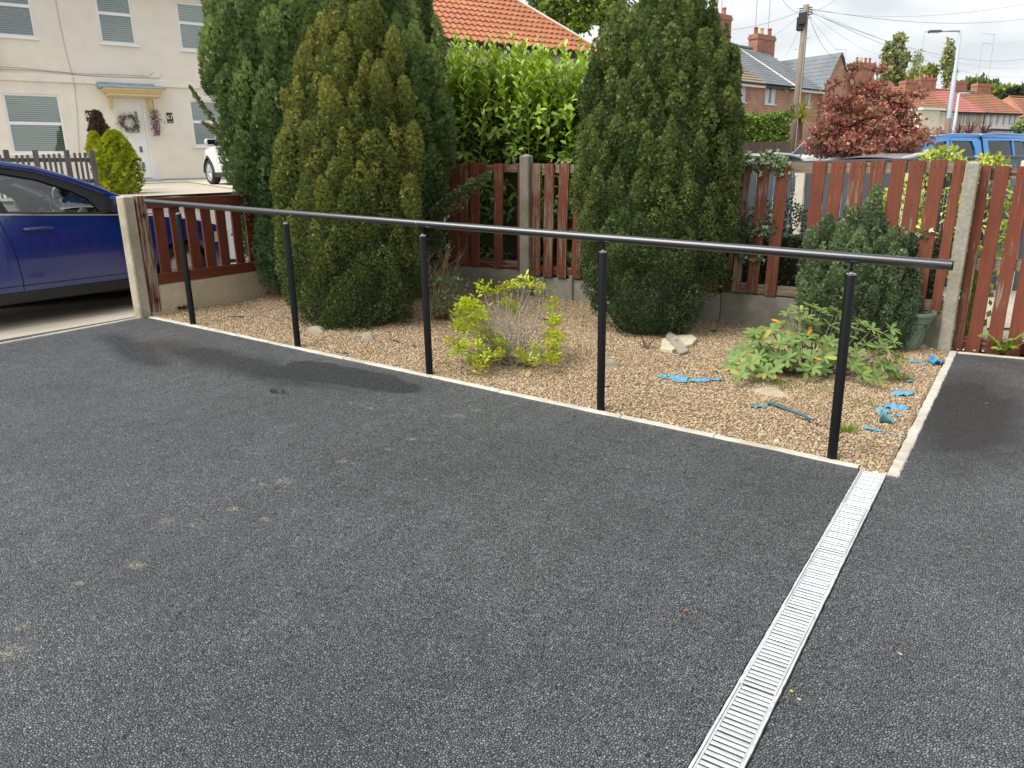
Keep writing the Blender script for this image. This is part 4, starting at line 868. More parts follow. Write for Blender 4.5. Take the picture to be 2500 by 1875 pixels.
# ---- half dead heather-like shrub behind the third post
r = np.random.default_rng(61); gh = gnd(1080, 775); TH = thing('shrub', 'half bare shrub of brown twigs behind the third handrail post', 'shrub', (gh.x, gh.y, bed_z(gh.x, gh.y))); og = np.array(TH.location); tw = MB(); P_, D_ = [], []
for k in range(46):
    tip = np.array(at(r.uniform(1035, 1130) + (r.random() < .15) * 10, r.uniform(600, 760), 6.5 + r.uniform(-.2, .25))); b0 = og + r.normal(0, .05, 3) * np.array([1, 1, 0]); mid = (b0 + tip) / 2 + r.normal(0, .03, 3); tw.tube([b0 - og, mid - og, tip - og], [.004, .003, .001], 4, False)
    for q in range(3): e = tip + r.normal(0, .06, 3) + np.array([0, 0, .03]); tw.tube([mid * .3 + tip * .7 - og, e - og], [.0018, .0008], 4, False)
for k in range(520):
    p = np.array(at(r.normal(1088, 26), r.uniform(678, 775), 6.45 + r.uniform(-.18, .2))); P_.append(p); D_.append(unit(r.normal(0, .6, 3) + np.array([0, 0, .8])))
tw.build('twigs', simple('brown_twig', (.20, .13, .08), .85, .3, 40, .2), TH, smooth=True); P_, D_ = np.array(P_), np.array(D_)
V, F = scatter(AZ[0], AZ[1], P_ - og, D_, r.normal(0, 1, P_.shape), r.uniform(.022, .04, len(P_))); link('foliage', np_mesh('foliage', V, F, SOFT_S, np.repeat(np.array([.06, .095, .035]) * r.uniform(.6, 1.5, (len(P_), 1)), len(AZ[0]), 0), True), None, TH)
# ---- ivy over the fence
IVY = (np.array([(0, 0, 0), (-.34, .10, .03), (-.50, .42, 0), (-.20, .46, -.03), (0, 1, 0), (.20, .46, -.03), (.50, .42, 0), (.34, .10, .03), (0, .34, -.05)]), np.array([(0, 8, 1), (1, 8, 2), (2, 8, 3), (3, 8, 4), (4, 8, 5), (5, 8, 6), (6, 8, 7), (7, 8, 0)]))
r = np.random.default_rng(71); TI = thing('ivy', 'variegated ivy trailing over the fence beside the egg shaped conifer', 'ivy', (4.05, 3.15, zg(4))); og = np.array(TI.location); P_, D_, C_ = [], [], []; tw = MB()
def ivy_run(path, n, sd, pale):
    path = [np.array(p) for p in path]; tw.tube([p - og for p in path], .0025, 4, False)
    for k in range(n):
        u = r.random() * (len(path) - 1); i = int(u); p = path[i] + (path[min(i + 1, len(path) - 1)] - path[i]) * (u - i) + r.normal(0, sd, 3) * np.array([1, .35, 1]); P_.append(p); D_.append(unit(r.normal(0, .7, 3) * np.array([1, .3, 1]) + np.array([0, -.25, -.25]))); c = np.array([.05, .095, .03]) * r.uniform(.7, 1.5)
        if r.random() < pale: c = np.array([.36, .42, .22]) * r.uniform(.8, 1.15)
        C_.append(c)
f_ = lambda x, z, y=3.155: (x, y, z)
ivy_run([f_(3.86, 1.50), f_(3.98, 1.60), f_(4.15, 1.60), f_(4.32, 1.585), f_(4.36, 1.53)], 210, .035, .55)
ivy_run([f_(3.85, 1.45), f_(3.95, 1.30), f_(3.92, 1.12), f_(4.02, .98), f_(4.22, .95), f_(4.33, 1.0)], 150, .045, .25)
ivy_run([f_(3.88, 1.0), f_(4.0, 1.0), f_(4.1, .93), f_(4.22, .99)], 110, .045, .12)
ivy_run([f_(4.05, 1.55), f_(4.2, 1.47), f_(4.5, 1.44)], 26, .02, .4)
ivy_run([f_(3.85, .85), f_(3.98, .80), f_(4.08, .70), f_(4.22, .74)], 60, .03, .1)
ivy_run([f_(3.80, .62), f_(3.90, .55), f_(3.93, .48), f_(3.86, .42)], 70, .035, .1)
ivy_run([f_(5.45, .97, 3.16), f_(5.52, .95, 3.16), f_(5.58, .97, 3.16)], 10, .015, .6)
tw.build('stems', BARK, TI); P_, D_, C_ = map(np.array, (P_, D_, C_)); V, F = scatter(IVY[0], IVY[1], P_ - og, D_, np.tile([0, -1.0, .3], (len(P_), 1)) + r.normal(0, .45, P_.shape), r.uniform(.028, .052, len(P_))); o = link('leaves', np_mesh('leaves', V, F, GLOSS_S, np.repeat(C_, 9, 0)), None, TI); o['kind'] = 'stuff'
# ---- dark evergreen mass and spotted laurels seen through the back fence
def mass(T, n, fn, size, col, jit, shape, mat, seed, name='foliage', normal=(0, -1, .6), dirv=(0, -.3, .2)):
    r = np.random.default_rng(seed); og = np.array(T.location); P_ = np.array([fn(r) for _ in range(n)]); D_ = unit(r.normal(0, .8, (n, 3)) + np.array(dirv)); c = np.array([col[int(r.integers(len(col)))] for _ in range(n)]) * r.normal(1, jit, (n, 1))
    V, F = scatter(shape[0], shape[1], P_ - og, D_, np.tile(np.array(normal, float), (n, 1)) + r.normal(0, .45, (n, 3)), r.uniform(size[0], size[1], n)); o = link(name, np_mesh(name, V, F, mat, np.repeat(np.clip(c, .004, 1), len(shape[0]), 0)), None, T); o['kind'] = 'stuff'; return o
TE = thing('evergreen_shrub', 'dark small leaved evergreen hedge low behind the worn back fence', 'hedge', (4.3, 3.75, .1))
def fe(r):
    x = r.uniform(2.3, 5.75); zt = lerp_tab([(2.3, 1.35), (4.0, 1.22), (4.6, 1.12), (5.2, .98), (5.75, .85)], x) + .08 * math.sin(x * 9); y = 3.34 + r.random() ** 1.6 * .5; z = zt - abs(r.normal(0, .42)); return (x, y, max(.25, z) + r.normal(0, .03))
mass(TE, 8500, fe, (.025, .05), [(.022, .045, .014), (.032, .058, .018), (.05, .08, .025)], .25, AZ, GLOSS_S, 81)
b = MB(); b.grid([[(x - 4.3, .0 + .06 * mnoise.noise(Vector((x * 3, z * 3, 1))), z - .1) for x in np.linspace(2.3, 5.72, 24)] for z in (0, .3, .6, .85)]); b.grid([[(x - 4.3, .0 + .06 * mnoise.noise(Vector((x * 3, .85 * 3, 1))) + q, .75) for x in np.linspace(2.3, 5.72, 24)] for q in (0, .4)]); b.build('filler_core', CORE, TE)  # dark sheet added to give the darkness inside the hedge
AUC = leaf_shape([.11, .19, .18, .10], [.15, .4, .65, .87], .08, .22)
def aucuba(label, c, rx, ry, h, n, seed):
    T = thing('spotted_laurel', label, 'shrub', (c[0], c[1], terr(c[0], c[1])), 0, 'spotted laurels behind the back fence'); z0 = T.location.z
    def fa(r):
        a = r.uniform(0, 6.28); u = r.random(); k = r.uniform(.6, 1) ; return (c[0] + rx * k * math.cos(a) * math.sin(PI * min(.98, u * .62 + .3)), c[1] + ry * k * math.sin(a) * math.sin(PI * min(.98, u * .62 + .3)), z0 + .15 + (h - .15) * (1 - (1 - u) ** 1.6))
    mass(T, int(n * 1.9), fa, (.05, .088), [(.38, .42, .06), (.52, .52, .10), (.22, .31, .05), (.44, .48, .07)], .18, AUC, GLOSS_S, seed, 'foliage', (0, -.4, 1), (0, -.2, -.05))
    b = MB()
    for k in range(9): a = k * .7; b.tube([(0, 0, 0), (rx * .5 * math.cos(a), ry * .5 * math.sin(a), h * .8)], [.012, .005], 5, False)
    b.build('stems', BARK, T)
pa = at(2300, 380, 8.6); aucuba('yellow spotted laurel showing above the back fence in front of the blue pickup', (pa.x, pa.y), .42, .4, pa.z - terr(pa.x, pa.y) + .07, 620, 91)
pa = at(2415, 395, 8.3); aucuba('yellow spotted laurel above the red gate beside the concrete post', (pa.x, pa.y), .36, .36, pa.z - terr(pa.x, pa.y) + .05, 480, 92)
pa = at(2210, 470, 8.0); aucuba('yellow green laurel seen through the gaps of the worn back fence', (pa.x, pa.y), .35, .3, 1.30, 380, 93)
# ================================================================== houses
WHITE = simple('white_upvc', (0.80, 0.80, 0.79), 0.35, 0.03, 4, 0, rand=True)
CREAM_W = simple('cream_render', (0.76, 0.705, 0.615), 0.88, 0.06, 2.5, 0.25, 0.006, rand=False, detail=8)
CREAM2 = simple('pale_cream_render', (0.80, 0.735, 0.58), 0.88, 0.06, 1.5, 0.1, rand=False)
TANW = simple('tan_render', (0.44, 0.36, 0.25), 0.88, 0.10, 1.5, 0.1, rand=False)
WHITEW = simple('off_white_render', (0.74, 0.72, 0.65), 0.88, 0.06, 1.5, 0.1, rand=False)
GREYP = simple('grey_painted_plinth', (0.33, 0.36, 0.40), 0.7, 0.12, 6, 0.1)
PANE = simple('window_glass', (0.16, 0.19, 0.20), 0.06, 0.2, 1.0, 0, spec=0.8)
GUTTER = simple('black_gutter', (0.02, 0.02, 0.02), 0.4, 0.1, 5, 0)
WIREM = simple('grey_cable', (0.30, 0.31, 0.32), 0.6, 0.1, 5, 0)
ALU = simple('aerial_aluminium', (0.45, 0.46, 0.47), 0.45, 0.1, 5, 0, metallic=0.6)
def brick_mat(name, c1, c2, mortar=(0.42, 0.37, 0.30), bw=.225, bh=.075):
    m, t, b = base_mat(name)
    if t is None: return m
    tc = t.nodes.new('ShaderNodeTexCoord'); sx = t.nodes.new('ShaderNodeSeparateXYZ'); L(t, tc.outputs['Object'], sx.inputs[0]); cx = t.nodes.new('ShaderNodeCombineXYZ'); L(t, math_(t, 'ADD', sx.outputs[0], sx.outputs[1]), cx.inputs[0]); L(t, sx.outputs[2], cx.inputs[1])
    br = N(t, 'ShaderNodeTexBrick'); br.inputs['Scale'].default_value = 1.0; br.inputs['Brick Width'].default_value = bw; br.inputs['Row Height'].default_value = bh; br.inputs['Mortar Size'].default_value = .010; br.inputs['Bias'].default_value = -.1
    br.inputs['Color1'].default_value = (*c1, 1); br.inputs['Color2'].default_value = (*c2, 1); br.inputs['Mortar'].default_value = (*mortar, 1); L(t, cx.outputs[0], br.inputs['Vector'])
    f = noise(t, tc.outputs['Object'], 1.3, 5); c = mix(t, 1.0, br.outputs['Color'], ramp(t, f, [(.3, .72), (.7, 1.15)]), 'MULTIPLY'); g = noise(t, cx.outputs[0], 9, 3); c = mix(t, ramp(t, g, [(.62, 0.), (.72, .5)]), c, (.11, .07, .055))
    L(t, c, b.inputs['Base Color']); b.inputs['Roughness'].default_value = .9; bump(t, b, br.outputs['Fac'], -.3, .01); return m
BRICK = brick_mat('red_brick', (.54, .225, .120), (.38, .155, .090), (.50, .44, .36)); BRICK2 = brick_mat('chimney_brick', (.48, .175, .09), (.33, .11, .065), (.30, .24, .19))
def tile_mat(name, a, b_, moss=(.10, .10, .05), amt=.3):
    m, t, b = base_mat(name)
    if t is None: return m
    v = coords(t); f = noise(t, v, .8, 5); g = noise(t, v, 12, 4, .7)
    c = ramp(t, f, [(.3, a), (.7, b_)]); c = mix(t, 1.0, c, ramp(t, g, [(.3, .75), (.7, 1.2)]), 'MULTIPLY'); c = mix(t, ramp(t, noise(t, v, 2.6, 6, .7), [(.52, 0.), (.75, amt)]), c, moss); L(t, c, b.inputs['Base Color']); b.inputs['Roughness'].default_value = .8; return m
T_ORANGE = tile_mat('orange_pantile', (.37, .125, .060), (.47, .185, .085), (.50, .33, .20), .5)
T_BROWN = tile_mat('brown_concrete_tile', (.30, .125, .07), (.40, .18, .10), (.30, .25, .16), .5)
T_GREYB = tile_mat('grey_brown_tile', (.25, .21, .165), (.33, .28, .22), (.12, .11, .08), .3)
T_SLATE = tile_mat('grey_slate', (.145, .16, .175), (.21, .225, .24), (.12, .13, .12), .3)
T_PINK = tile_mat('pink_red_tile', (.45, .16, .13), (.54, .21, .17), (.40, .2, .15), .2)
T_OLD = tile_mat('lichen_brown_tile', (.235, .175, .105), (.32, .25, .16), (.14, .12, .07), .5)
RIDGE = tile_mat('ridge_tile', (.36, .15, .08), (.48, .22, .12))
MORT = simple('pale_mortar', (.62, .57, .50), .9, .15, 6, .2)
CURT = simple('net_curtain', (.62, .64, .64), .9, .1, 6, 0, rand=True)
def courses(b, o, ex, up, width, length, hl, hr, step, lift, nx, corr=0.0, cw=.2):
    """overlapping tile courses on a slope: o eave left corner, ex along, up along the slope; hl / hr hip insets at the top"""
    o, ex, up = Vector(o), Vector(ex).normalized(), Vector(up).normalized(); nr = ex.cross(up).normalized()
    if nr.z < 0: nr = -nr
    n = int(length / step)
    for i in range(n):
        v0, v1 = i * step - .02, min(length, (i + 1) * step + .03); xa0, xb0 = hl * max(v0, 0) / length, width - hr * max(v0, 0) / length; xa1, xb1 = hl * v1 / length, width - hr * v1 / length
        if xb1 - xa1 < .05: break
        rows = [[], [], []]; k = nx if not corr else max(4, int((xb0 - xa0) / cw * 6))
        for j in range(k + 1):
            u = j / k; x0, x1 = xa0 + (xb0 - xa0) * u, xa1 + (xb1 - xa1) * u
            if corr: c0 = corr * math.sin(2 * PI * x0 / cw); c1 = corr * math.sin(2 * PI * x1 / cw) * .6
            else: c0 = c1 = 0
            rows[0].append(o + ex * x0 + up * v0); rows[1].append(o + ex * x0 + up * v0 + nr * (lift + c0)); rows[2].append(o + ex * x1 + up * v1 + nr * (.008 + c1))
        b.grid(rows)
def open_wall(b, w, h, ops, reveal=.09):
    xs = sorted({0, w} | {a for o in ops for a in (o[0], o[1])}); zs = sorted({0, h} | {a for o in ops for a in (o[2], o[3])}); xs = [x for x in xs if 0 <= x <= w]
    for x0, x1 in zip(xs, xs[1:]):
        for z0, z1 in zip(zs, zs[1:]):
            cx, cz = (x0 + x1) / 2, (z0 + z1) / 2
            if any(o[0] < cx < o[1] and o[2] < cz < o[3] for o in ops): continue
            b.add([(x0, 0, z0), (x1, 0, z0), (x1, 0, z1), (x0, 0, z1)], [(0, 1, 2, 3)])
    for (x0, x1, z0, z1, *_) in ops:
        b.add([(x0, 0, z0), (x1, 0, z0), (x1, 0, z1), (x0, 0, z1), (x0, reveal, z0), (x1, reveal, z0), (x1, reveal, z1), (x0, reveal, z1)], [(0, 1, 5, 4), (1, 2, 6, 5), (2, 3, 7, 6), (3, 0, 4, 7)])
def window(T, x0, x1, z0, z1, style='far', fr=.05, y=.03, blind=None, transom=None, mull=()):
    b = MB(); w = x1 - x0; d = .05
    b.b2((x0, y, z0), (x0 + fr, y + d, z1)); b.b2((x1 - fr, y, z0), (x1, y + d, z1)); b.b2((x0 + fr, y + .001, z0), (x1 - fr, y + d - .001, z0 + fr)); b.b2((x0 + fr, y + .001, z1 - fr), (x1 - fr, y + d - .001, z1))
    W_ = b.build('window', WHITE, T); lv = [z0 + fr, z1 - fr]
    if transom: bb = MB(); bb.b2((x0 + fr, y + .002, transom - .035), (x1 - fr, y + d - .002, transom + .035)); bb.build('transom', WHITE, W_); lv = [z0 + fr, transom - .035, transom + .035, z1 - fr]
    for mx in mull: bb = MB(); bb.b2((mx - .025, y + .003, z0 + fr), (mx + .025, y + d - .003, z1 - fr)); bb.build('mullion', WHITE, W_)
    gm = GLASS_H if blind else PANE
    for a, c in zip(lv[::2], lv[1::2]): bb = MB(); bb.b2((x0 + fr - .004, y + .030, a - .004), (x1 - fr + .004, y + .034, c + .004)); bb.build('pane', gm, W_)
    bb = MB(); bb.bbox((x0 - .05, -.06, z0 - .055), (x1 + .05, y + .02, z0 - .003), .006); bb.build('sill', WHITE, W_)
    if style == 'far' and not blind:
        for k in (0, 1): bb = MB(); ww = (w - 2 * fr) * .30; xx = x0 + fr if k == 0 else x1 - fr - ww; bb.b2((xx, y + .022, z0 + fr), (xx + ww, y + .029, z1 - fr)); bb.build('curtain', CURT, W_)
    if blind:
        bb = MB(); z = z0 + fr
        while z < z1 - fr - .01:
            bb.add([(x0 + fr, y + .052, z), (x1 - fr, y + .052, z), (x1 - fr, y + .072, z + .040), (x0 + fr, y + .072, z + .040)], [(0, 1, 2, 3)]); z += blind
        o = bb.build('blind', BLINDM, W_); o['kind'] = 'stuff'
        bb = MB(); bb.add([(x0, y + .30, z0), (x1, y + .30, z0), (x1, y + .30, z1), (x0, y + .30, z1)], [(0, 1, 2, 3)]); bb.build('room_beyond', ROOM, W_)
    return W_
GLASS_H = glass_mat('house_glass', (.80, .86, .84), .35); BLINDM = simple('blind_slat', (.78, .80, .74), .6, .05, 4, 0); ROOM = simple('room_shade', (.12, .12, .10), .9, .2, 2, 0)
def chimney(T, x0, x1, y, dp, zb, zt, pots, mat=None, parent=None):
    b = MB(); b.b2((x0, y - dp / 2, zb), (x1, y + dp / 2, zt - .28)); b.b2((x0 - .05, y - dp / 2 - .05, zt - .28), (x1 + .05, y + dp / 2 + .05, zt - .12)); b.b2((x0 - .01, y - dp / 2 - .01, zt - .12), (x1 + .01, y + dp / 2 + .01, zt)); c = b.build('chimney', mat or BRICK2, parent or T)
    P_TERRA = simple('terracotta_pot', (.34, .13, .08), .85, .25, 6, .1, objvar=.35); PB = simple('buff_pot', (.55, .40, .22), .85, .2, 6, .1)
    for i, (u, h) in enumerate(pots): bb = MB(); bb.lathe([(.13, 0), (.11, h * .8), (.135, h * .82), (.135, h), (.09, h), (.09, h - .1)], 10, c=(x0 + (x1 - x0) * u, y, zt)); bb.build('chimney_pot', PB if (i == 1 and len(pots) > 2) else P_TERRA, c)
    b = MB(); b.b2((x0 - .12, y - dp / 2 - .16, zb + .0), (x1 + .12, y - dp / 2 - .002, zb + .10)); b.build('flashing', MORT, c)
    return c
def aerial(T, x, y, z0, h, ln, sgn=1):
    b = MB(); b.tube([(x, y, z0), (x, y, z0 + h)], .022, 6); b.tube([(x - .25 * sgn, y, z0 + h), (x + ln * sgn, y, z0 + h - .03)], .014, 5)
    for k in range(6): xx = x + (ln * sgn) * (k + 1) / 7; b.tube([(xx, y - .16, z0 + h), (xx, y + .16, z0 + h)], .007, 4)
    return b.build('aerial', ALU, T)
def house(label, wl, s0, s1, z0, ze, zr, half, wall_m, tile_m, wins, name='house', hipl=0, hipr=0, step=.30, lift=.035, corr=0, over=.30, ridge_m=None, group=None, q=0.0, fascia=WHITE, wstyle='far', blind=None, cw=.22, vergew=False):
    T = thing(name, label, 'house', wl.p(s0, z0, q), PI / 2 - wl.a, group); w = s1 - s0; h = ze - z0; rise = zr - ze
    ops = [(a - s0, c - s0, d - z0, e - z0) for (a, c, d, e, *_) in wins]
    b = MB(); open_wall(b, w, h, ops); b.add([(0, 0, 0), (0, 2 * half, 0), (0, 2 * half, h), (0, 0, h), (w, 0, 0), (w, 2 * half, 0), (w, 2 * half, h), (w, 0, h)], [(0, 1, 2, 3), (4, 7, 6, 5), (1, 5, 6, 2)])
    if not hipl: b.add([(0, 0, h), (0, 2 * half, h), (0, half, h + rise)], [(0, 1, 2)])
    if not hipr: b.add([(w, 0, h), (w, 2 * half, h), (w, half, h + rise)], [(0, 1, 2)])
    b.build('wall', wall_m, T)
    k = over / half; ol, orr = (over if hipl else 0.0), (over if hipr else 0.0); x0, x1 = -ol, w + orr; ev = h - rise * k + .04; L_ = math.hypot(half + over, rise * (1 + k))
    up = Vector((0, half + over, rise * (1 + k))).normalized(); b = MB()
    courses(b, (x0, -over, ev), (1, 0, 0), up, x1 - x0, L_, hipl + ol if hipl else 0, hipr + orr if hipr else 0, step, lift, 14, corr, cw)
    up2 = Vector((0, -(half + over), rise * (1 + k))).normalized(); courses(b, (x0, 2 * half + over, ev), (1, 0, 0), up2, x1 - x0, L_, hipl + ol if hipl else 0, hipr + orr if hipr else 0, 1.2, lift, 2)
    zt = ev + rise * (1 + k)
    rx0, rx1 = (hipl if hipl else 0), (w - hipr if hipr else w)
    if hipl: b.add([(x0, -over, ev), (x0, 2 * half + over, ev), (rx0, half, zt)], [(0, 1, 2)])
    if hipr: b.add([(x1, -over, ev), (x1, 2 * half + over, ev), (rx1, half, zt)], [(0, 1, 2)])
    R_ = b.build('roof', tile_m, T)
    b = MB(); b.tube([(rx0, half, zt + .0), (rx1, half, zt + .0)], .11, 8)
    if hipl: b.tube([(x0, -over, ev + .02), (rx0, half, zt)], .09, 8)
    if hipr: b.tube([(x1, -over, ev + .02), (rx1, half, zt)], .09, 8)
    b.build('ridge_tiles', ridge_m or tile_m, R_)
    b = MB(); b.b2((x0, -over - .02, ev - .20), (x1, -over + .02, ev - .03)); b.b2((x0, -over + .021, ev - .19), (x1, -.005, ev - .17)); b.build('fascia', fascia, R_)
    b = MB(); rows = [[(x, -over - .075 + .055 * math.cos(a), ev - .03 + .055 * math.sin(a)) for x in (x0 - .05, x1 + .05)] for a in np.linspace(PI, 2 * PI, 7)]; b.grid(rows); b.build('gutter', GUTTER, R_)
    for (a, c, d, e, *ex) in wins: window(T, a - s0, c - s0, d - z0, e - z0, wstyle, blind=blind, transom=(ex[0] - z0 if ex and ex[0] else None), mull=[x - s0 for x in (ex[1] if len(ex) > 1 else ())])
    return T
# ---- number 67
G67 = 1.42
H = house('cream rendered house across the street with a wreath on its white door', H67, -4.6, 4.4, G67, 6.62, 9.6, 4.0, CREAM_W, T_BROWN, [(-2.95, -1.87, 4.93, 6.12, 5.62), (-.50, .31, 4.93, 6.12, 5.62), (1.37, 2.20, 4.90, 6.05, 5.56), (-2.80, -1.62, 2.28, 3.66, 2.98), (1.39, 2.20, 2.47, 3.66, 3.10), (-.42, .29, 1.64, 3.63, None)], wstyle='near', blind=.048)
# the last opening is the doorway: swap its window for the door
dw = [c for c in H.children if c.name.startswith('window')][-1]
for c in list(dw.children): bpy.data.objects.remove(c)
bpy.data.objects.remove(dw)
def hb(b, name, mat, parent, **k): return b.build(name, mat, parent, **k)
X0 = 4.6; Z0 = -G67
def hx(s): return s + X0
def hzz(z): return z + Z0
DOORM = simple('white_door', (.80, .80, .77), .4, .03, 4, 0)
b = MB(); b.bbox((hx(-.36), .045, hzz(1.66)), (hx(.23), .085, hzz(3.56)), .004); D_ = hb(b, 'door', DOORM, H)
b = MB(); b.b2((hx(-.42), .02, hzz(1.645)), (hx(-.362), .09, hzz(3.625))); b.b2((hx(.232), .02, hzz(1.645)), (hx(.29), .09, hzz(3.625))); b.b2((hx(-.361), .021, hzz(3.562)), (hx(.231), .089, hzz(3.624))); hb(b, 'door_frame', WHITE, D_)
for zc, hgt in ((3.24, .17), (2.90, .20), (2.38, .15), (1.98, .15)):
    xc = .055; b = MB(); b.bbox((hx(xc - .065), .036, hzz(zc - hgt / 2 - .03)), (hx(xc + .065), .0445, hzz(zc + hgt / 2 + .03)), .003); p_ = hb(b, 'pane_surround', WHITE, D_)
    b = MB(); b.b2((hx(xc - .038), .030, hzz(zc - hgt / 2)), (hx(xc + .038), .0355, hzz(zc + hgt / 2))); hb(b, 'pane', PANE, p_)
b = MB(); b.bbox((hx(-.16), .034, hzz(2.60)), (hx(.10), .0442, hzz(2.67)), .003); hb(b, 'letter_plate', WHITE, D_)
b = MB(); b.bbox((hx(-.325), .03, hzz(2.52)), (hx(-.295), .0445, hzz(2.74)), .003); b.tube([(hx(-.31), .035, hzz(2.68)), (hx(-.31), .005, hzz(2.68)), (hx(-.21), .005, hzz(2.68))], .009, 6); hb(b, 'handle', STEEL, D_)
b = MB(); b.bbox((hx(-.55), -.42, hzz(1.38)), (hx(.45), .0, hzz(1.62)), .01); hb(b, 'door_step', GREYP, H)
for a, c in ((-4.6, -.56), (.46, 4.4)): b = MB(); b.bbox((hx(a), -.045, hzz(1.30)), (hx(c), -.002, hzz(1.635)), .006); hb(b, 'plinth', GREYP, H)
b = MB(); b.bbox((hx(-4.6), -.05, hzz(3.94)), (hx(4.4), -.002, hzz(4.11)), .012); hb(b, 'string_course', CREAM_W, H)
# door canopy
CANC = simple('cream_canopy_paint', (.66, .52, .27), .6, .08, 6, .05); LEADM = simple('grey_lead', (.30, .36, .41), .55, .15, 5, .1)
b = MB()
for (d, z0_, z1_) in ((.52, 3.78, 3.84), (.48, 3.73, 3.778), (.44, 3.66, 3.728)): e = .52 - d; b.b2((hx(-.66 + e), -d, hzz(z0_)), (hx(.72 - e), -.003, hzz(z1_)))
C_ = hb(b, 'door_canopy', CANC, H)
b = MB(); b.prism([(hx(-.72), -.56, hzz(3.843)), (hx(-.72), -.56, hzz(3.858)), (hx(-.72), -.052, hzz(3.935)), (hx(-.72), -.052, hzz(3.843))], (1.5, 0, 0)); hb(b, 'lead_flashing', LEADM, C_)
b = MB(); b.b2((hx(-.76), -.056, hzz(3.84)), (hx(.57), -.0515, hzz(4.0))); hb(b, 'lead_upstand', LEADM, C_)
for x in (-.52, .40):
    b = MB(); b.b2((hx(x - .03), -.06, hzz(3.36)), (hx(x + .03), -.003, hzz(3.658))); b.tube([(hx(x), -.06, hzz(3.40))] + [(hx(x), -.06 - .20 * math.sin(u), hzz(3.40 + .22 * (1 - math.cos(u)))) for u in np.linspace(.1, 1.57, 7)], .012, 5); hb(b, 'bracket', CANC, C_)
# number plaques
PLQ = simple('black_slate_plaque', (.015, .015, .016), .35, .1, 8, 0)
def text_part(txt, size, mat, parent, M, name='number'):
    cu = bpy.data.curves.new(name, 'FONT'); cu.body = txt; cu.size = size; cu.extrude = .002; cu.align_x = 'CENTER'; cu.align_y = 'CENTER'
    tmp = bpy.data.objects.new('tmp', cu); COL.objects.link(tmp); dg = bpy.context.evaluated_depsgraph_get(); me = bpy.data.meshes.new_from_object(tmp.evaluated_get(dg)); bpy.data.objects.remove(tmp)
    me.materials.clear(); me.materials.append(mat); o = link(name, me, None, parent); o.matrix_local = M; return o
for s, lb in ((-1.03, 'black house number plaque reading 67 left of the door'), (.86, 'black house number plaque reading 67 right of the door')):
    b = MB(); b.bbox((-.075, -.014, -.13), (.075, 0, .13), .004); pl = thing('number_plaque', lb, 'sign', H67.p(s, 3.18, .004), PI / 2 - H67.a, 'house number plaques'); b.build('plaque', PLQ, pl)
    text_part('67', .155, WHITE, pl, Matrix.Translation((0, -.0165, .015)) @ Matrix.Rotation(PI / 2, 4, 'X'))
    b = MB(); b.b2((-.045, -.0175, -.105), (.045, -.0143, -.092)); b.build('rule', WHITE, pl)
# wreath and hanging flowers
r = np.random.default_rng(5); Wt = thing('wreath', 'round wreath of green leaves and pink flowers on the white door', 'wreath', H67.p(-.14, 3.03, -.01), PI / 2 - H67.a)
n = 420; a = r.uniform(0, 6.28, n); rr = .155 + r.normal(0, .035, n); P_ = np.stack([rr * np.cos(a), -.03 - r.random(n) * .06, rr * np.sin(a)], 1); D_v = np.stack([np.cos(a + r.normal(0, .8, n)), -.5 + r.normal(0, .3, n), np.sin(a + r.normal(0, .8, n))], 1)
cc = np.array([[(.10, .17, .07), (.16, .22, .12), (.55, .10, .16), (.75, .70, .72), (.05, .10, .05), (.62, .30, .36)][int(i)] for i in r.choice(6, n, p=[.34, .26, .12, .10, .10, .08])]); V, F = scatter(AZ[0], AZ[1], P_, D_v, r.normal(0, 1, (n, 3)), r.uniform(.04, .075, n)); link('wreath_leaves', np_mesh('wreath_leaves', V, F, SOFT_S, np.repeat(cc, len(AZ[0]), 0)), None, Wt)
b = MB(); b.lathe([(.155 + .02 * math.cos(u), .02 * math.sin(u)) for u in np.linspace(0, 2 * PI, 8, endpoint=False)], 24, axis='y', c=(0, -.025, 0), closed=True); b.build('wreath_ring', BARK, Wt)
Hf = thing('hanging_flowers', 'trailing purple and pink flowers hanging on the wall right of the door', 'flowers', H67.p(.47, 3.30, .05), PI / 2 - H67.a)
n = 620; u = r.random(n); P_ = np.stack([r.normal(0, .075, n) * (1 - .45 * u), -.05 - r.random(n) * .13, .05 - u * .62], 1); cc = np.array([[(.10, .16, .06), (.30, .07, .20), (.55, .18, .28), (.16, .10, .16), (.70, .55, .60)][int(i)] for i in r.choice(5, n, p=[.30, .25, .15, .2, .10])]); cc[u < .2] = np.array([.13, .22, .07]); w = (u < .12) & (r.random(n) < .4); cc[w] = np.array([.6, .12, .15]); V, F = scatter(AZ[0], AZ[1], P_, r.normal(0, 1, (n, 3)) + np.array([0, -.3, -.5]), r.normal(0, 1, (n, 3)), r.uniform(.035, .065, n)); link('flower_trail', np_mesh('flower_trail', V, F, SOFT_S, np.repeat(cc, len(AZ[0]), 0)), None, Hf)
b = MB(); b.tube([(0, -.02, .3), (0, -.10, .28), (0, -.10, .02)], .008, 5); b.build('hook', GUTTER, Hf)
CABL = simple('pale_cable', (.30, .27, .23), .7, .1, 5, 0)
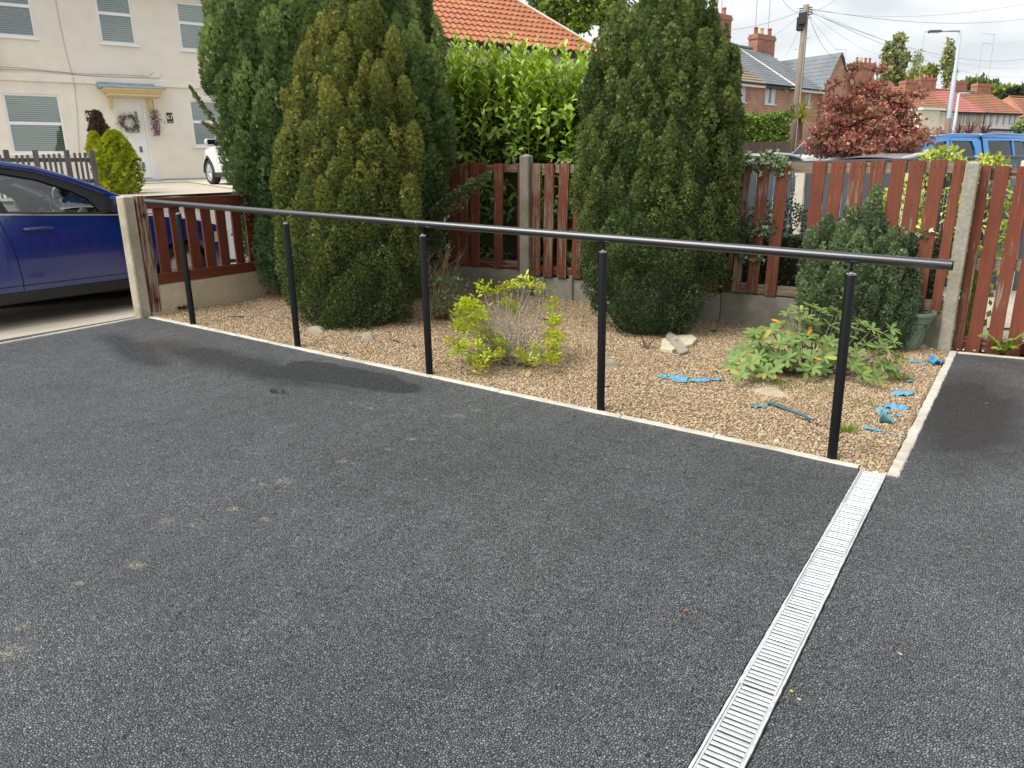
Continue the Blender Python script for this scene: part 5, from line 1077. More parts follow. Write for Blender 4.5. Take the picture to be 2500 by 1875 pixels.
# cables along the wall and the satellite dish
for k, (dz, se) in enumerate(((4.175, .72), (4.215, .50))):
    pts_ = [(hx(s), -.012 - .006 * k, hzz(dz + .02 * math.sin(s * 2.3 + k) - .012 * (s + 2.8))) for s in np.linspace(-4.5, se - .1, 22)] + [(hx(se), -.03, hzz(dz - .02)), (hx(se + .10), -.05, hzz(dz + .08))]
    b = MB(); b.tube(pts_, .0055, 5); b.build('cable', CABL, H)
pts_ = [(hx(s), -.010, hzz(z)) for s, z in ((-1.34, 6.0), (-1.33, 5.2), (-1.30, 4.6), (-1.25, 4.12))] + [(hx(-1.25), -.055, hzz(4.09)), (hx(-1.25), -.055, hzz(3.96)), (hx(-1.24), -.01, hzz(3.9)), (hx(-1.28), -.01, hzz(3.3)), (hx(-1.38), -.01, hzz(2.3))]
b = MB(); b.tube(pts_, .0045, 5); b.build('cable', CABL, H)
ds_ = thing('satellite_dish', 'grey satellite dish on the cream house at the left picture edge', 'satellite dish', H67.p(-2.97, 4.42, .0), PI / 2 - H67.a); b = MB(); b.lathe([(.001, .03), (.12, .02), (.22, -.015), (.27, -.05)], 20, axis='y', c=(0, -.24, 0)); b.build('dish', ALU, ds_, smooth=True); b = MB(); b.tube([(0, 0, -.05), (0, -.22, 0)], .018, 6); b.tube([(0, -.25, -.2), (0, -.50, -.05)], .01, 6); b.build('arm', ALU, ds_)
# ---- the neighbour with the orange pantiled roof
HO = house('house with a bright orange pantiled hipped roof behind the laurel hedge', H67, 5.4, 15.25, 1.4, 5.92, 9.45, 4.3, simple('buff_render', (.58, .49, .40), .9, .1, 1.2, .1, rand=False), T_ORANGE, [(8.6, 9.3, 4.5, 5.66), (11.30, 11.93, 4.5, 5.66), (13.75, 14.38, 4.5, 5.66)], hipl=3.0, hipr=4.0, step=.325, lift=.05, corr=.028, ridge_m=RIDGE, fascia=GUTTER, cw=.235)
b = MB(); R0 = Vector((9.85 + .30, -.30, 5.92 - 1.4 - 3.53 * .30 / 4.3 + .10)); R1 = Vector((9.85 - 4.0, 4.3, 9.45 - 1.4 + .1)); b.tube([R0 + (R1 - R0) * .02 + Vector((.06, -.06, -.05)), R1 + Vector((.06, -.06, -.05))], .075, 6); b.build('hip_mortar', MORT, HO)
HG = house('grey brown tiled house peeping out left of the egg shaped conifer', H67, 22.5, 26.5, 1.6, 6.9, 9.6, 3.2, CREAM2, T_GREYB, [(24.0, 25.0, 5.3, 6.5)], hipl=1.9, hipr=1.9, step=.62, lift=.07, q=-4.5)
# ---- brick terrace
BW = Wall((-4.918, 39.496), 18.5); gz = 1.9
B1 = house('brick terrace house with a brown tiled roof just right of the egg shaped conifer', BW, -8.0, -1.02, gz, 6.12, 8.72, 4.0, BRICK, T_OLD, [(-6.6, -5.5, 5.03, 6.0, None, (-6.2,)), (-3.33, -2.28, 5.03, 6.0, None, (-2.98, -2.62))], group='brick terrace houses', step=.33, lift=.05)
B2 = house('brick terrace house with a slate roof behind the telegraph pole', BW, -1.015, 2.02, gz, 6.12, 8.68, 4.0, BRICK, T_SLATE, [(-.52, .50, 5.03, 6.0, None, (-.18, .16))], group='brick terrace houses', step=.30, lift=.025, fascia=GUTTER, over=.22)
B3 = house('narrow slate roofed brick house joining the gabled wing', BW, 2.025, 5.0, gz, 6.12, 8.62, 4.0, BRICK, T_SLATE, [(2.42, 2.82, 5.03, 5.98), (3.52, 4.1, 5.03, 5.95)], group='brick terrace houses', step=.30, lift=.025)
chimney(B1, 7.6, 9.3, 4.0, .62, 8.2 - gz, 10.15 - gz, [(.1, .42), (.35, .75), (.8, .42)], parent=[c for c in B1.children if c.name.startswith('roof')][0])
chimney(B2, 4.85, 6.7, 3.9, .62, 8.1 - gz, 9.45 - gz, [(.12, .38), (.45, .40), (.9, .45)], parent=[c for c in B2.children if c.name.startswith('roof')][0])
aerial(B1, 9.0, 4.2, 10.1 - gz, 2.9, 1.7, -1); aerial(B2, 6.5, 4.0, 9.3 - gz, 3.4, 1.5, 1); aerial(B2, 5.0, 3.9, 9.2 - gz, 3.2, 1.4, -1)
b = MB(); b.tube([(0, -.22, 6.03 - gz), (0, 4.0, 8.72 - gz)], .06, 6); b.build('party_verge', MORT, B3)
b = MB(); b.bbox((2.25, -.12, 5.70 - gz), (2.45, 0, 5.98 - gz), .02); b.build('alarm_box', simple('yellow_alarm_box', (.55, .46, .2), .5, .1, 4, 0), B2)
b = MB(); b.lathe([(.001, -.02), (.10, 0), (.14, .05)], 12, axis='y', c=(4.9, -.2, 4.55 - gz)); b.tube([(4.9, 0, 4.5 - gz), (4.9, -.2, 4.55 - gz)], .02, 5); b.build('wall_lamp', WHITE, B1)
# the gabled wing: its ridge runs towards the street
Wg = thing('house', 'brick gabled wing with a slate roof at the end of the terrace', 'house', BW.p(5.0, gz, .2), PI / 2 - BW.a, 'brick terrace houses'); w, hh, rr_, dp = 3.1, 6.03 - gz, 2.05, 7.0
b = MB(); b.add([(0, 0, 0), (w, 0, 0), (w, 0, hh), (w / 2, 0, hh + rr_), (0, 0, hh), (0, dp, 0), (w, dp, 0), (w, dp, hh), (w / 2, dp, hh + rr_), (0, dp, hh)], [(0, 1, 2, 3, 4), (0, 4, 9, 5), (1, 6, 7, 2), (5, 9, 8, 7, 6)]); b.build('wall', BRICK, Wg)
b = MB(); sl = math.hypot(w / 2 + .15, rr_ * (1 + .3 / w)); upv = Vector((w / 2, 0, rr_)).normalized(); courses(b, (-.15, dp, hh - .10), (0, -1, 0), upv, dp + .12, sl, 0, 0, .30, .025, 6); courses(b, (w + .15, dp, hh - .10), (0, -1, 0), Vector((-w / 2, 0, rr_)).normalized(), dp + .12, sl, 0, 0, .30, .025, 6); Rg = b.build('roof', T_SLATE, Wg); b = MB(); b.tube([(w / 2, -.13, hh + rr_ - .10), (w / 2, dp, hh + rr_ - .10)], .07, 6); b.build('ridge_tiles', T_OLD, Rg)
window(Wg, 1.2, 2.0, 4.0 - gz, 5.2 - gz)
# ---- far cream terrace
CWL = Wall((2.997, 94.287), 31.5); gz = 3.3
wz = (6.02, 7.14)
def fw(*xs): return [(x, x + .72, *wz) for x in xs]
F0 = house('pale house with two roof colours half hidden behind the red maple', CWL, -26.0, -10.5, gz, 7.4, 10.2, 4.0, CREAM2, T_BROWN, fw(-13.5, -12.0), group='far cream terrace houses', step=.40, lift=.07, q=1.5)
F1 = house('far cream house with a brown roof left of the pink roofed one', CWL, -9.4, -3.46, gz, 7.4, 9.95, 4.0, CREAM2, T_BROWN, fw(-7.40, -6.12, -4.74), group='far cream terrace houses', step=.40, lift=.07)
F2 = house('far tan walled house with a pink red roof behind the lamp post', CWL, -3.45, 1.42, gz, 7.4, 9.95, 4.0, TANW, T_PINK, fw(-1.95, -.38), group='far cream terrace houses', step=.40, lift=.07, fascia=GUTTER)
F3 = house('far white house with a brown roof and six narrow upstairs windows', CWL, 1.43, 8.1, gz, 7.4, 9.90, 4.0, WHITEW, T_BROWN, fw(1.62, 2.68, 3.85, 5.0, 6.1, 7.0), group='far cream terrace houses', step=.40, lift=.07, fascia=GUTTER)
F4 = house('brown roofed house cut by the right picture edge beyond the terrace', CWL, 14.0, 24.0, gz, 7.4, 10.0, 4.0, TANW, T_BROWN, fw(15.5, 17.5), group='far cream terrace houses', step=.40, lift=.07, hipl=3.0, q=-3)
b = MB(); b.b2((-9.4 + 9.4, -.05, 5.30 - gz - .9), (5.94, -.003, 5.42 - gz)); b.build('brick_band', BRICK, F1)
b = MB(); b.b2((0, -.05, 4.5 - gz), (6.67, -.003, 5.45 - gz)); b.build('brick_band', BRICK, F3)
b = MB(); b.b2((12.6, -2.0, 0), (15.4, -.01, 7.0 - gz)); bay = b.build('bay', CREAM2, F0); b = MB(); b.b2((12.4, -2.3, 7.003 - gz), (15.7, -.01, 7.2 - gz)); b.build('bay_roof', WHITE, bay)
b = MB(); b.tube([(.25, -.35, 7.35 - gz), (.25, -.08, 7.0 - gz), (.25, -.08, 0)], .05, 6); b.build('drainpipe', GUTTER, F3)
for T, x0, x1, zt, pots in ((F0, 9.8, 12.4, 11.9, [(.15, .5), (.38, .5), (.62, .5), (.85, .5)]), (F1, 5.0 - .0, 7.6, 11.1, [(.12, .35), (.4, .35), (.6, .35), (.88, .35)]), (F1, 2.6, 4.6, 10.7, [(.3, .2), (.6, .2)]), (F2, 5.0, 7.0, 10.95, [(.3, .12)]), (F3, 4.0, 6.5, 10.8, [(.5, .1)])):
    chimney(T, x0, x1, 4.0, .8, 9.4 - gz, zt - gz, pots, parent=[c for c in T.children if c.name.startswith('roof')][0])
aerial(F0, 8.5, 4.0, 10.0 - gz, 3.0, 1.8, -1); aerial(F1, 5.2, 4.0, 10.5 - gz, 5.2, 2.4, 1); aerial(F3, 4.4, 4.0, 10.5 - gz, 4.6, 1.8, 1); aerial(F3, 6.3, 4.0, 10.5 - gz, 5.6, 2.2, -1)
# ---- picket fence of number 67
GW = simple('grey_stained_wood', (.105, .10, .098), .85, .3, 20, .3, stretch=(1, 1, .2), objvar=.15)
pf = thing('picket_fence', 'grey stained picket fence in front of the cream house', 'fence', H67.p(-4.4, 1.25, 6.15), PI / 2 - H67.a)
s_ = [H67.hit(x, 420, 6.15)[0] for x in (24, 95, 171, 232)]
for s in [s_[0] - (s_[1] - s_[0])] + s_: b = MB(); b.bbox((s + 4.4 - .045, -.01, -.1), (s + 4.4 + .045, .075, .87), .008); b.build('post', GW, pf)
for z in (.28, .66): b = MB(); b.bbox((-1.0, .010, z), (s_[3] + 4.4, .040, z + .07), .004); b.build('rail', GW, pf)
bp = MB(); bp.bbox((-.022, -.012, .05), (.022, .009, .80), .004); pm = bp.mesh('picket', GW); x = -.9
while x < s_[3] + 4.4 - .05:
    if min(abs(x - (q - -4.4)) for q in s_) > .065: o = link('picket', pm, None, pf); o.location = (x, 0, .02 * math.sin(x * 3))
    x += .082
# ---- golden conifers by the door
def golden(label, px, py_top, py_bot, wpx, t, n, cols, seed, group='golden conifers by the cream house'):
    b0 = at(px, py_bot, t); T = thing('golden_conifer', label, 'conifer', b0, 0, group); hgt = (py_bot - py_top) * t / FPX; rad = wpx * t / FPX / 2; r = np.random.default_rng(seed)
    u = r.random(n) ** .9; a = r.uniform(0, 6.28, n); prof = np.sin(PI * np.clip(u * .78 + .20, 0, 1)) ** .8; lump = 1 + .16 * np.sin(a * 5 + u * 9) + .14 * np.sin(a * 11 - u * 23) + r.normal(0, .05, n); P_ = np.stack([rad * prof * lump * np.cos(a), rad * prof * lump * np.sin(a), u * hgt], 1); o = np.stack([np.cos(a), np.sin(a), 0 * a], 1)
    c = np.array([cols[int(i)] for i in r.integers(0, len(cols), n)]) * r.normal(1, .2, (n, 1)); V, F = scatter(SPRIG_V, SPRIG_F, P_, o * .7 + np.array([0, 0, .9]) + r.normal(0, .25, (n, 3)), o + r.normal(0, .4, (n, 3)), r.uniform(.05, .09, n)); link('crown', np_mesh('crown', V, F, CON, np.repeat(np.clip(c, .004, 1), 9, 0)), None, T)
    b = MB(); b.lathe([(rad * .7 * math.sin(PI * min(1, v * .78 + .2)) ** .8, v * hgt * .95) for v in np.linspace(0, 1, 10)], 12); b.build('filler_core', CORE, T, smooth=True); return T  # closed dark core under the sprays
golden('bright golden green conifer bush at the end of the grey picket fence', 300, 330, 480, 82, 14.6, 5200, [(.36, .42, .03), (.46, .50, .04), (.24, .31, .03)], 3)
golden('half brown dead conifer behind the golden bush beside the door', 266, 285, 470, 50, 15.6, 3000, [(.10, .07, .05), (.13, .09, .06), (.08, .06, .045)], 4, None)
golden('small golden conifer tuft left of the half dead one', 240, 330, 400, 30, 15.2, 1100, [(.42, .44, .04), (.36, .38, .03)], 6)
# ================================================================== vehicles
def paint(name, col, flake=0.0, rough=.25):
    m, t, b = base_mat(name)
    if t is None: return m
    v = coords(t); f = noise(t, v, 2.0, 4); c = ramp(t, f, [(.3, tuple(x * .92 for x in col)), (.7, tuple(min(1, x * 1.06) for x in col))])
    d = noise(t, v, 14, 6, .7); sp = N(t, 'ShaderNodeSeparateXYZ'); tc = t.nodes.new('ShaderNodeTexCoord'); L(t, tc.outputs['Object'], sp.inputs[0])
    low = ramp(t, sp.outputs[2], [(.25, .16), (.75, 0.)]); c = mix(t, math_(t, 'MULTIPLY', low, ramp(t, d, [(.4, 0.), (.7, 1.)])), c, (.16, .15, .13))
    L(t, c, b.inputs['Base Color']); b.inputs['Roughness'].default_value = rough; b.inputs['Metallic'].default_value = flake; b.inputs['Coat Weight'].default_value = .9; b.inputs['Coat Roughness'].default_value = .04; return m
RUBBER = simple('tyre_rubber', (.022, .022, .022), .85, .2, 30, .2); ALLOY = simple('alloy_wheel', (.55, .56, .57), .35, .06, 8, 0, metallic=.8); TRIM = simple('black_trim', (.016, .016, .017), .6, .2, 20, .05)
CGL = glass_mat('car_glass', (.82, .90, .85), .3); DGL = simple('privacy_glass', (.012, .014, .015), .05, .1, 3, 0, spec=.8); SEAT = simple('dark_upholstery', (.05, .05, .052), .9, .2, 12, .1); LIGHTG = simple('light_interior_trim', (.42, .43, .38), .8, .1, 6, 0); LENS = simple('lamp_lens', (.70, .70, .66), .1, .1, 6, 0); CHROME = simple('chrome', (.75, .75, .75), .12, .03, 6, 0, metallic=1.0); AMBER = simple('amber_lens', (.75, .45, .30), .2, .1, 8, 0)
def wheel(T, x, y, R, side, w=.21, spokes=5, rimR=None, mat=None):
    rr = rimR or R * .70; b = MB(); s = side
    b.lathe([(rr, -w / 2 * s), (R - .03, -w / 2 * s), (R, -w / 2 * s + .03 * s), (R, w / 2 * s - .03 * s), (R - .03, w / 2 * s), (rr + .012, w / 2 * s), (rr, w / 2 * s - .02 * s)], 30, axis='x'); o = b.build('wheel', RUBBER, T, angle=35); o.location = (x, y, R)
    b = MB(); f = w / 2 * s; b.lathe([(rr + .004, f - .012 * s), (rr - .02, f - .006 * s), (rr - .03, f - .05 * s), (rr - .035, f - .13 * s), (.05, f - .13 * s)], 30, axis='x')
    for k in range(spokes):
        for dd in (-.13, .13):
            a = 2 * PI * k / spokes + .3; p0 = Vector((f - .02 * s, .05 * math.cos(a), .05 * math.sin(a))); p1 = Vector((f - .03 * s, (rr - .02) * math.cos(a + dd), (rr - .02) * math.sin(a + dd))); b.tube([p0, p1], [.028, .020], 6)
    b.lathe([(.06, f - .06 * s), (.06, f - .008 * s), (.001, f - .004 * s)], 14, axis='x'); b.build('rim', mat or ALLOY, o, angle=35); return o
def ip(tab, v): return lerp_tab(tab, v)
def car(label, loc, rz, pm, P, cat='car', name='car', group=None, interior=False, gl=None, clad=None, scale=1.0):
    """P: W, ends, axles, R, arch, sill, shoulder/top/width tables, greenhouse outline and windows (y forward from the front axle, z from the road)"""
    T = thing(name, label, cat, loc, rz, group); T.scale = (scale,) * 3
    W, yr, yf, ax, R, Ra, sill = P['W'], P['yr'], P['yf'], P['ax'], P['R'], P['Ra'], P['sill']; zs, zt, wt = P['zs'], P['zt'], P['wt']; yA, yC = P['yA'], P['yC']
    ys = set(np.linspace(yr, yf, 60))
    for a in ax: ys |= {a + Ra * math.cos(u) for u in np.linspace(0, PI, 19)} | {a - Ra - .004, a + Ra + .004}
    ys |= {yA, yC}; ys = sorted(y for y in ys if yr <= y <= yf)
    cr_ = P.get('crease', .72)
    def xs(y, z): w = ip(wt, y); return w - .060 * max(0, (cr_ - z) / cr_) ** 1.6 - .05 * max(0, (z - cr_) / .35) ** 1.4 - (.006 if z > cr_ else 0)
    def zb(y):
        for a in ax:
            if abs(y - a) <= Ra: return max(sill, R + math.sqrt(max(0, Ra * Ra - (y - a) ** 2)))
        return sill + P.get('rise', 0) * max(0, (abs(y - (yr + yf) / 2) / ((yf - yr) / 2)) - .8) * 5 * .1
    b = MB()
    for s in (-1, 1):
        rows = []
        for y in ys:
            z0, z1 = zb(y), ip(zs, y); rows.append([(s * xs(y, z0 + (z1 - z0) * f), y, z0 + (z1 - z0) * f) for f in (0, .14, .30, .45, .52, .56, .62, .74, .86, .95, 1)])
        b.grid(rows)
    def cap(ylist):
        rows = []
        for y in ylist:
            z1 = ip(zs, y); w = xs(y, z1); c = ip(zt, y); rows.append([(w * u, y, z1 + (c - z1) * (1 - abs(u) ** 2.6)) for u in (-1, -.92, -.7, -.4, 0, .4, .7, .92, 1)])
        b.grid(rows)
    cap([y for y in ys if y >= yA - 1e-6]); cap([y for y in ys if y <= yC + 1e-6])
    for ye in (ys[0], ys[-1]):
        z1 = ip(zs, ye); zz = [zb(ye) + (z1 - zb(ye)) * f for f in (0, .3, .6, 1)]; b.grid([[(xs(ye, z) * u, ye + (0.02 if ye > 0 else -.02) * (1 - u * u), z) for u in (-1, -.5, 0, .5, 1)] for z in zz])
        c = ip(zt, ye); b.add([(xs(ye, z1) * u, ye, z1) for u in (-1, -.5, 0, .5, 1)] + [(xs(ye, z1) * u, ye, z1 + (c - z1) * (1 - abs(u) ** 2.6)) for u in (.5, 0, -.5)], [(0, 1, 2, 3, 4, 5, 6, 7)])
    B_ = b.build('body', pm, T, angle=32)
    # floor and arch liners
    b = MB(); b.b2((-W + .1, yr + .1, sill + .02), (W - .1, yf - .1, sill + .06)); b.build('floor_pan', TRIM, T)
    for a in ax:
        for s in (-1, 1):
            b = MB(); b.grid([[(s * (W - .012 - d), a + (Ra - .004) * math.cos(u), max(sill, R + (Ra - .004) * math.sin(u))) for u in np.linspace(-.2, PI + .2, 16)] for d in (0, .32)]); b.grid([[(s * (W - .332), a + (Ra) * k * math.cos(u), max(sill, R + Ra * k * math.sin(u))) for u in np.linspace(-.2, PI + .2, 16)] for k in (.05, 1.0)]); b.build('arch_liner', TRIM, T)
            if clad:
                b = MB(); b.grid([[(s * (ip(wt, a + k * math.cos(u)) - .004 + (.012 if k < Ra + .05 else -.006)), a + k * math.cos(u), R + k * math.sin(u)) for u in np.linspace(-.05, PI + .05, 20)] for k in (Ra - .008, Ra + .02, Ra + .075)]); b.build('arch_trim', TRIM, T)
            wheel(T, s * (W - .125), a, R, s, P.get('tw', .21))
    for s in (-1, 1):
        b = MB(); b.bbox((s * (W - .055) - .03, ax[1] + Ra + .01, sill - .115), (s * (W - .055) + .03, ax[0] - Ra - .01, sill - .002), .01); b.build('sill_trim', TRIM, T)
    # greenhouse
    out = P['out']; wins = P['wins']; tum = P['tum']; zbl = P['zbelt']
    def gx(y, z): zb_ = ip(zbl, y); return xs(y, zb_) - .004 - tum * max(0, z - zb_)
    iA, iB = P['iA'], P['iB']                       # outline points where windscreen ends and rear screen begins
    belt = [(y, ip(zbl, y)) for y in np.linspace(out[-1][0], out[0][0], 14)][1:-1]
    for s in (-1, 1):
        poly = [Vector((y, z, 0)) for y, z in list(out) + belt]; holes = [[Vector((y, z, 0)) for y, z in w_] for w_ in wins]
        tri = tessellate_polygon([poly] + holes); allp = poly + [p for h_ in holes for p in h_]
        b = MB(); b.add([(s * gx(p.x, p.y), p.x, p.y) for p in allp], [tuple(t_) for t_ in tri]); o = b.build('pillar_frame', P.get('frame_m', TRIM), T); sm = o.modifiers.new('thick', 'SOLIDIFY'); sm.thickness = .035; sm.offset = 0
        for h_ in wins:
            b = MB(); p3 = [Vector((y, z, 0)) for y, z in h_]; tr = tessellate_polygon([p3]); b.add([(s * (gx(p.x, p.y) - .004), p.x, p.y) for p in p3], [tuple(t_) for t_ in tr]); b.build('side_window', gl or CGL, T)
    def loft(pts, name, mat, crown, bul=0.0, th=True):
        b = MB(); us = np.linspace(-1, 1, 11); b.grid([[(gx(y, z) * u, y + bul * (1 - u * u), z + crown * (1 - u * u)) for u in us] for y, z in pts]); o = b.build(name, mat, T, smooth=True); return o
    loft(out[:iA + 1], 'windscreen', gl if (gl and not interior) else CGL, .02, .10); loft(out[iA:iB + 1], 'roof', P.get('roof_m', pm), P.get('crown', .05)); loft(out[iB:], 'rear_screen', gl or CGL, .02, -.06)
    for s in (-1, 1):                               # body coloured roof rail along the top of the doors
        b = MB(); rw = P.get('rail_w', .020); b.tube([(s * (gx(y, z) + .004), y, z + .004) for y, z in out], rw, 8); b.build('roof_rail', pm, T, smooth=True)
        bl = [(y, ip(zbl, y)) for y in np.linspace(wins[0][0][0] + .12, wins[-1][0][0] - 1.2, 10)]
        if P.get('chrome'): b = MB(); b.tube([(s * (gx(y, z) + .006), y, z - .002) for y, z in P['chrome']], .014, 6); b.build('belt_trim', CHROME, T, smooth=True)
    for s in (-1, 1):                               # lamps
        y = yf; b = MB(); z1 = ip(zs, yf - .22); b.grid([[(s * (xs(yy, z) + .004), yy, z) for z in (z1 - .13, z1 - .05, z1 - .005)] for yy in np.linspace(yf - .42, yf - .04, 6)]); b.build('headlight', LENS, T, smooth=True)
        z1 = ip(zs, yr + .2); b = MB(); b.grid([[(s * (xs(yy, z) + .004), yy, z) for z in (z1 - .28, z1 - .1, z1 - .02)] for yy in np.linspace(yr + .02, yr + .22, 4)]); b.build('tail_light', simple('red_lens', (.35, .01, .01), .15, .1, 6, 0), T, smooth=True)
    for s in (-1, 1):                               # mirrors
        my, mz = P['mir']; b = MB(); bm = bmesh.new(); bmesh.ops.create_uvsphere(bm, u_segments=14, v_segments=10, radius=1.0); bm.verts.index_update()
        vs = [Vector((s * (W + .125) + v.co.x * .13, my + max(-.035, v.co.y * .105), mz + max(-.075, min(.082, v.co.z * .112)))) for v in bm.verts]; fs = [[v.index for v in f.verts] for f in bm.faces]; bm.free(); b.add(vs, fs); M_ = b.build('mirror', pm, T, smooth=True)
        b = MB(); b.bbox((s * (W + .10) - .095, my - .044, mz - .055), (s * (W + .10) + .095, my - .0355, mz + .06), .004); b.build('mirror_glass', DGL, M_)
        b = MB(); b.tube([(s * (W - .08), my, mz - .06), (s * (W + .06), my, mz - .05)], [.03, .028], 8); b.bbox((s * (W + .10) - .09, my - .03, mz - .082), (s * (W + .10) + .09, my + .055, mz - .060), .008); b.build('mirror_base', TRIM, M_)
        b = MB(); b.bbox((s * (W + .115) - .065, my + .045, mz - .030), (s * (W + .115) + .085, my + .078, mz - .004), .008); b.build('indicator', AMBER, M_)
    T['_p'] = 0; del T['_p']
    return T, xs, gx
def clean(T): return T
# ---- blue hatchback by the street post
BLUE = paint('deep_blue_paint', (.004, .024, .190), .0, .22)
PB_ = dict(W=.90, yr=-3.45, yf=.88, ax=(0.0, -2.65), R=.325, Ra=.375, sill=.33, rise=.5, crease=.80,
    zs=[(-3.45, .78), (-3.3, 1.00), (-2.7, 1.10), (-1.9, 1.075), (-.6, 1.012), (-.3, .985), (.2, .92), (.55, .83), (.80, .68), (.88, .60)], zt=[(-3.45, .82), (-3.3, 1.05), (-2.9, 1.12), (-.62, 1.10), (-.4, 1.07), (.2, 1.0), (.6, .90), (.82, .74), (.88, .63)],
    wt=[(-3.45, .72), (-3.2, .84), (-2.7, .895), (-1.6, .90), (-.3, .895), (.2, .885), (.5, .85), (.75, .74), (.88, .58)], yA=-.55, yC=-3.25, tum=.42, zbelt=[(-3.4, 1.13), (-1.9, 1.078), (-.6, 1.015)],
    out=[(-.50, 1.075), (-.62, 1.17), (-.82, 1.275), (-1.10, 1.39), (-1.42, 1.495), (-1.75, 1.545), (-2.1, 1.555), (-2.6, 1.53), (-3.0, 1.46), (-3.2, 1.33), (-3.36, 1.14)], iA=4, iB=8,
    wins=[[(-.90, 1.052), (-.985, 1.195), (-1.12, 1.275), (-1.42, 1.395), (-1.72, 1.455), (-1.83, 1.462), (-1.86, 1.30), (-1.80, 1.09), (-1.4, 1.072)], [(-1.90, 1.10), (-1.955, 1.30), (-1.93, 1.467), (-2.3, 1.47), (-2.65, 1.43), (-2.78, 1.15), (-2.3, 1.11)]],
    chrome=[(-.62, 1.02), (-.9, 1.035), (-1.3, 1.055), (-1.9, 1.082), (-2.8, 1.12)], mir=(-.80, 1.135), rail_w=.040)
CB, bxs, bgx = car('deep blue hatchback parked on the pavement beyond the street post', (-2.9, 1.36, 0.15), 0, BLUE, PB_, interior=True)
gap = simple('panel_gap', (.004, .004, .006), .8, .1, 5, 0)
b = MB(); b.tube([(bxs(y, z) + .002, y, z) for y, z in [(-1.90, 1.07), (-1.885, .95), (-1.845, .80), (-1.815, .62), (-1.80, .45), (-1.80, .345)]], .0045, 5); b.build('door_gap', gap, CB)
b = MB(); b.tube([(bxs(y, z) + .002, y, z) for y, z in [(-.66, 1.01), (-.58, .90), (-.54, .70), (-.55, .50), (-.60, .345)]], .0045, 5); b.build('door_gap', gap, CB)
b = MB(); b.tube([(bxs(y, .36) + .001, y, .366 + .02) for y in np.linspace(-2.2, -.5, 12)], .0045, 5); b.build('door_gap', gap, CB)
def hnd(y0):
    b = MB(); b.tube([(bxs(y0, .92) + d, y, z) for y, z, d in [(y0 - .145, .925, .004), (y0 - .13, .927, .028), (y0 - .05, .930, .038), (y0 + .06, .929, .038), (y0 + .125, .925, .028), (y0 + .14, .922, .004)]], [.014, .017, .017, .017, .016, .012], 10); h_ = b.build('door_handle', BLUE, CB, smooth=True)
    bm = bmesh.new(); bmesh.ops.create_uvsphere(bm, u_segments=16, v_segments=8, radius=1.0); bm.verts.index_update(); vs = [Vector((bxs(y0, .92) - .004 + v.co.x * .006, y0 + .0 + v.co.y * .065, .915 + v.co.z * .042)) for v in bm.verts]; fs = [[v.index for v in f.verts] for f in bm.faces]; bm.free(); b = MB(); b.add(vs, fs); b.build('handle_cup', gap, h_, smooth=True)
    b = MB(); b.lathe([(.001, .018), (.012, .017), (.012, .0)], 10, axis='x', c=(bxs(y0, .92) + .036, y0 - .105, .928)); b.build('key_lock', CHROME, h_)
hnd(-1.57)
# cabin: dashboard, wheel, seats, light pillar trims
b = MB(); b.bbox((-.74, -.98, .78), (.74, -.62, 1.03), .05); b.bbox((.18, -1.10, .98), (.56, -.85, 1.075), .04); b.build('dashboard', TRIM, CB)
b = MB(); b.lathe([(.185 + .017 * math.cos(u), .017 * math.sin(u)) for u in np.linspace(0, 2 * PI, 9, endpoint=False)], 28, axis='y', closed=True); b.tube([(-.18, 0, 0), (.18, 0, 0)], .018, 6); b.tube([(0, 0, 0), (0, 0, -.17)], .018, 6); b.lathe([(.06, -.02), (.06, .03)], 14, axis='y'); sw = b.build('steering_wheel', TRIM, CB, smooth=True); sw.location = (.38, -1.27, 1.06); sw.rotation_euler = (math.radians(-24), 0, 0)
for sx in (-.38, .38):
    b = MB(); rot = Matrix.Rotation(math.radians(-14), 4, 'X'); b.M = Matrix.Translation((sx, -2.02, .55)) @ rot; b.bbox((-.23, -.06, 0), (.23, .07, .62), .05); b.bbox((-.13, -.05, .65), (.13, .05, .83), .04); b.M = Matrix.Translation((sx, -1.75, .42)); b.bbox((-.24, -.27, 0), (.24, .27, .17), .05); b.build('seat', SEAT, CB)
b = MB(); b.bbox((-.70, -2.95, .42), (.70, -2.55, .60), .05); b.M = Matrix.Translation((0, -2.98, .55)) @ Matrix.Rotation(math.radians(-18), 4, 'X'); b.bbox((-.70, -.06, 0), (.70, .06, .58), .05); b.build('rear_seat', SEAT, CB)
b = MB(); b.tube([(-(bgx(y, z) - .045), y, z - .02) for y, z in PB_['out'][:6]], .035, 8); b.build('pillar_lining', LIGHTG, CB, smooth=True)
b = MB(); b.tube([((bgx(y, z) - .050), y, z - .03) for y, z in PB_['out'][1:6]], .026, 8); b.build('pillar_lining', TRIM, CB, smooth=True)
b = MB(); b.grid([[(bgx(y, z) * u * .96, y, z - .03 + .045 * (1 - u * u)) for u in np.linspace(-1, 1, 9)] for y, z in PB_['out'][4:9]]); b.build('headlining', LIGHTG, CB, smooth=True)
b = MB(); b.bbox((-.09, -1.40, 1.36), (.13, -1.355, 1.43), .015); b.tube([(0, -1.37, 1.42), (0, -1.33, 1.50)], .01, 6); b.build('rear_view_mirror', TRIM, CB)
b = MB(); b.prism([(.60, -.99, 1.04), (.60, -.88, 1.04), (.60, -.93, 1.12)], (.004, 0, 0)); b.prism([(.5, -.98, 1.04), (.5, -.90, 1.04), (.56, -.95, 1.10)], (.05, .0, 0)); b.build('paper', simple('white_paper', (.75, .76, .74), .8, .05, 5, 0), CB)
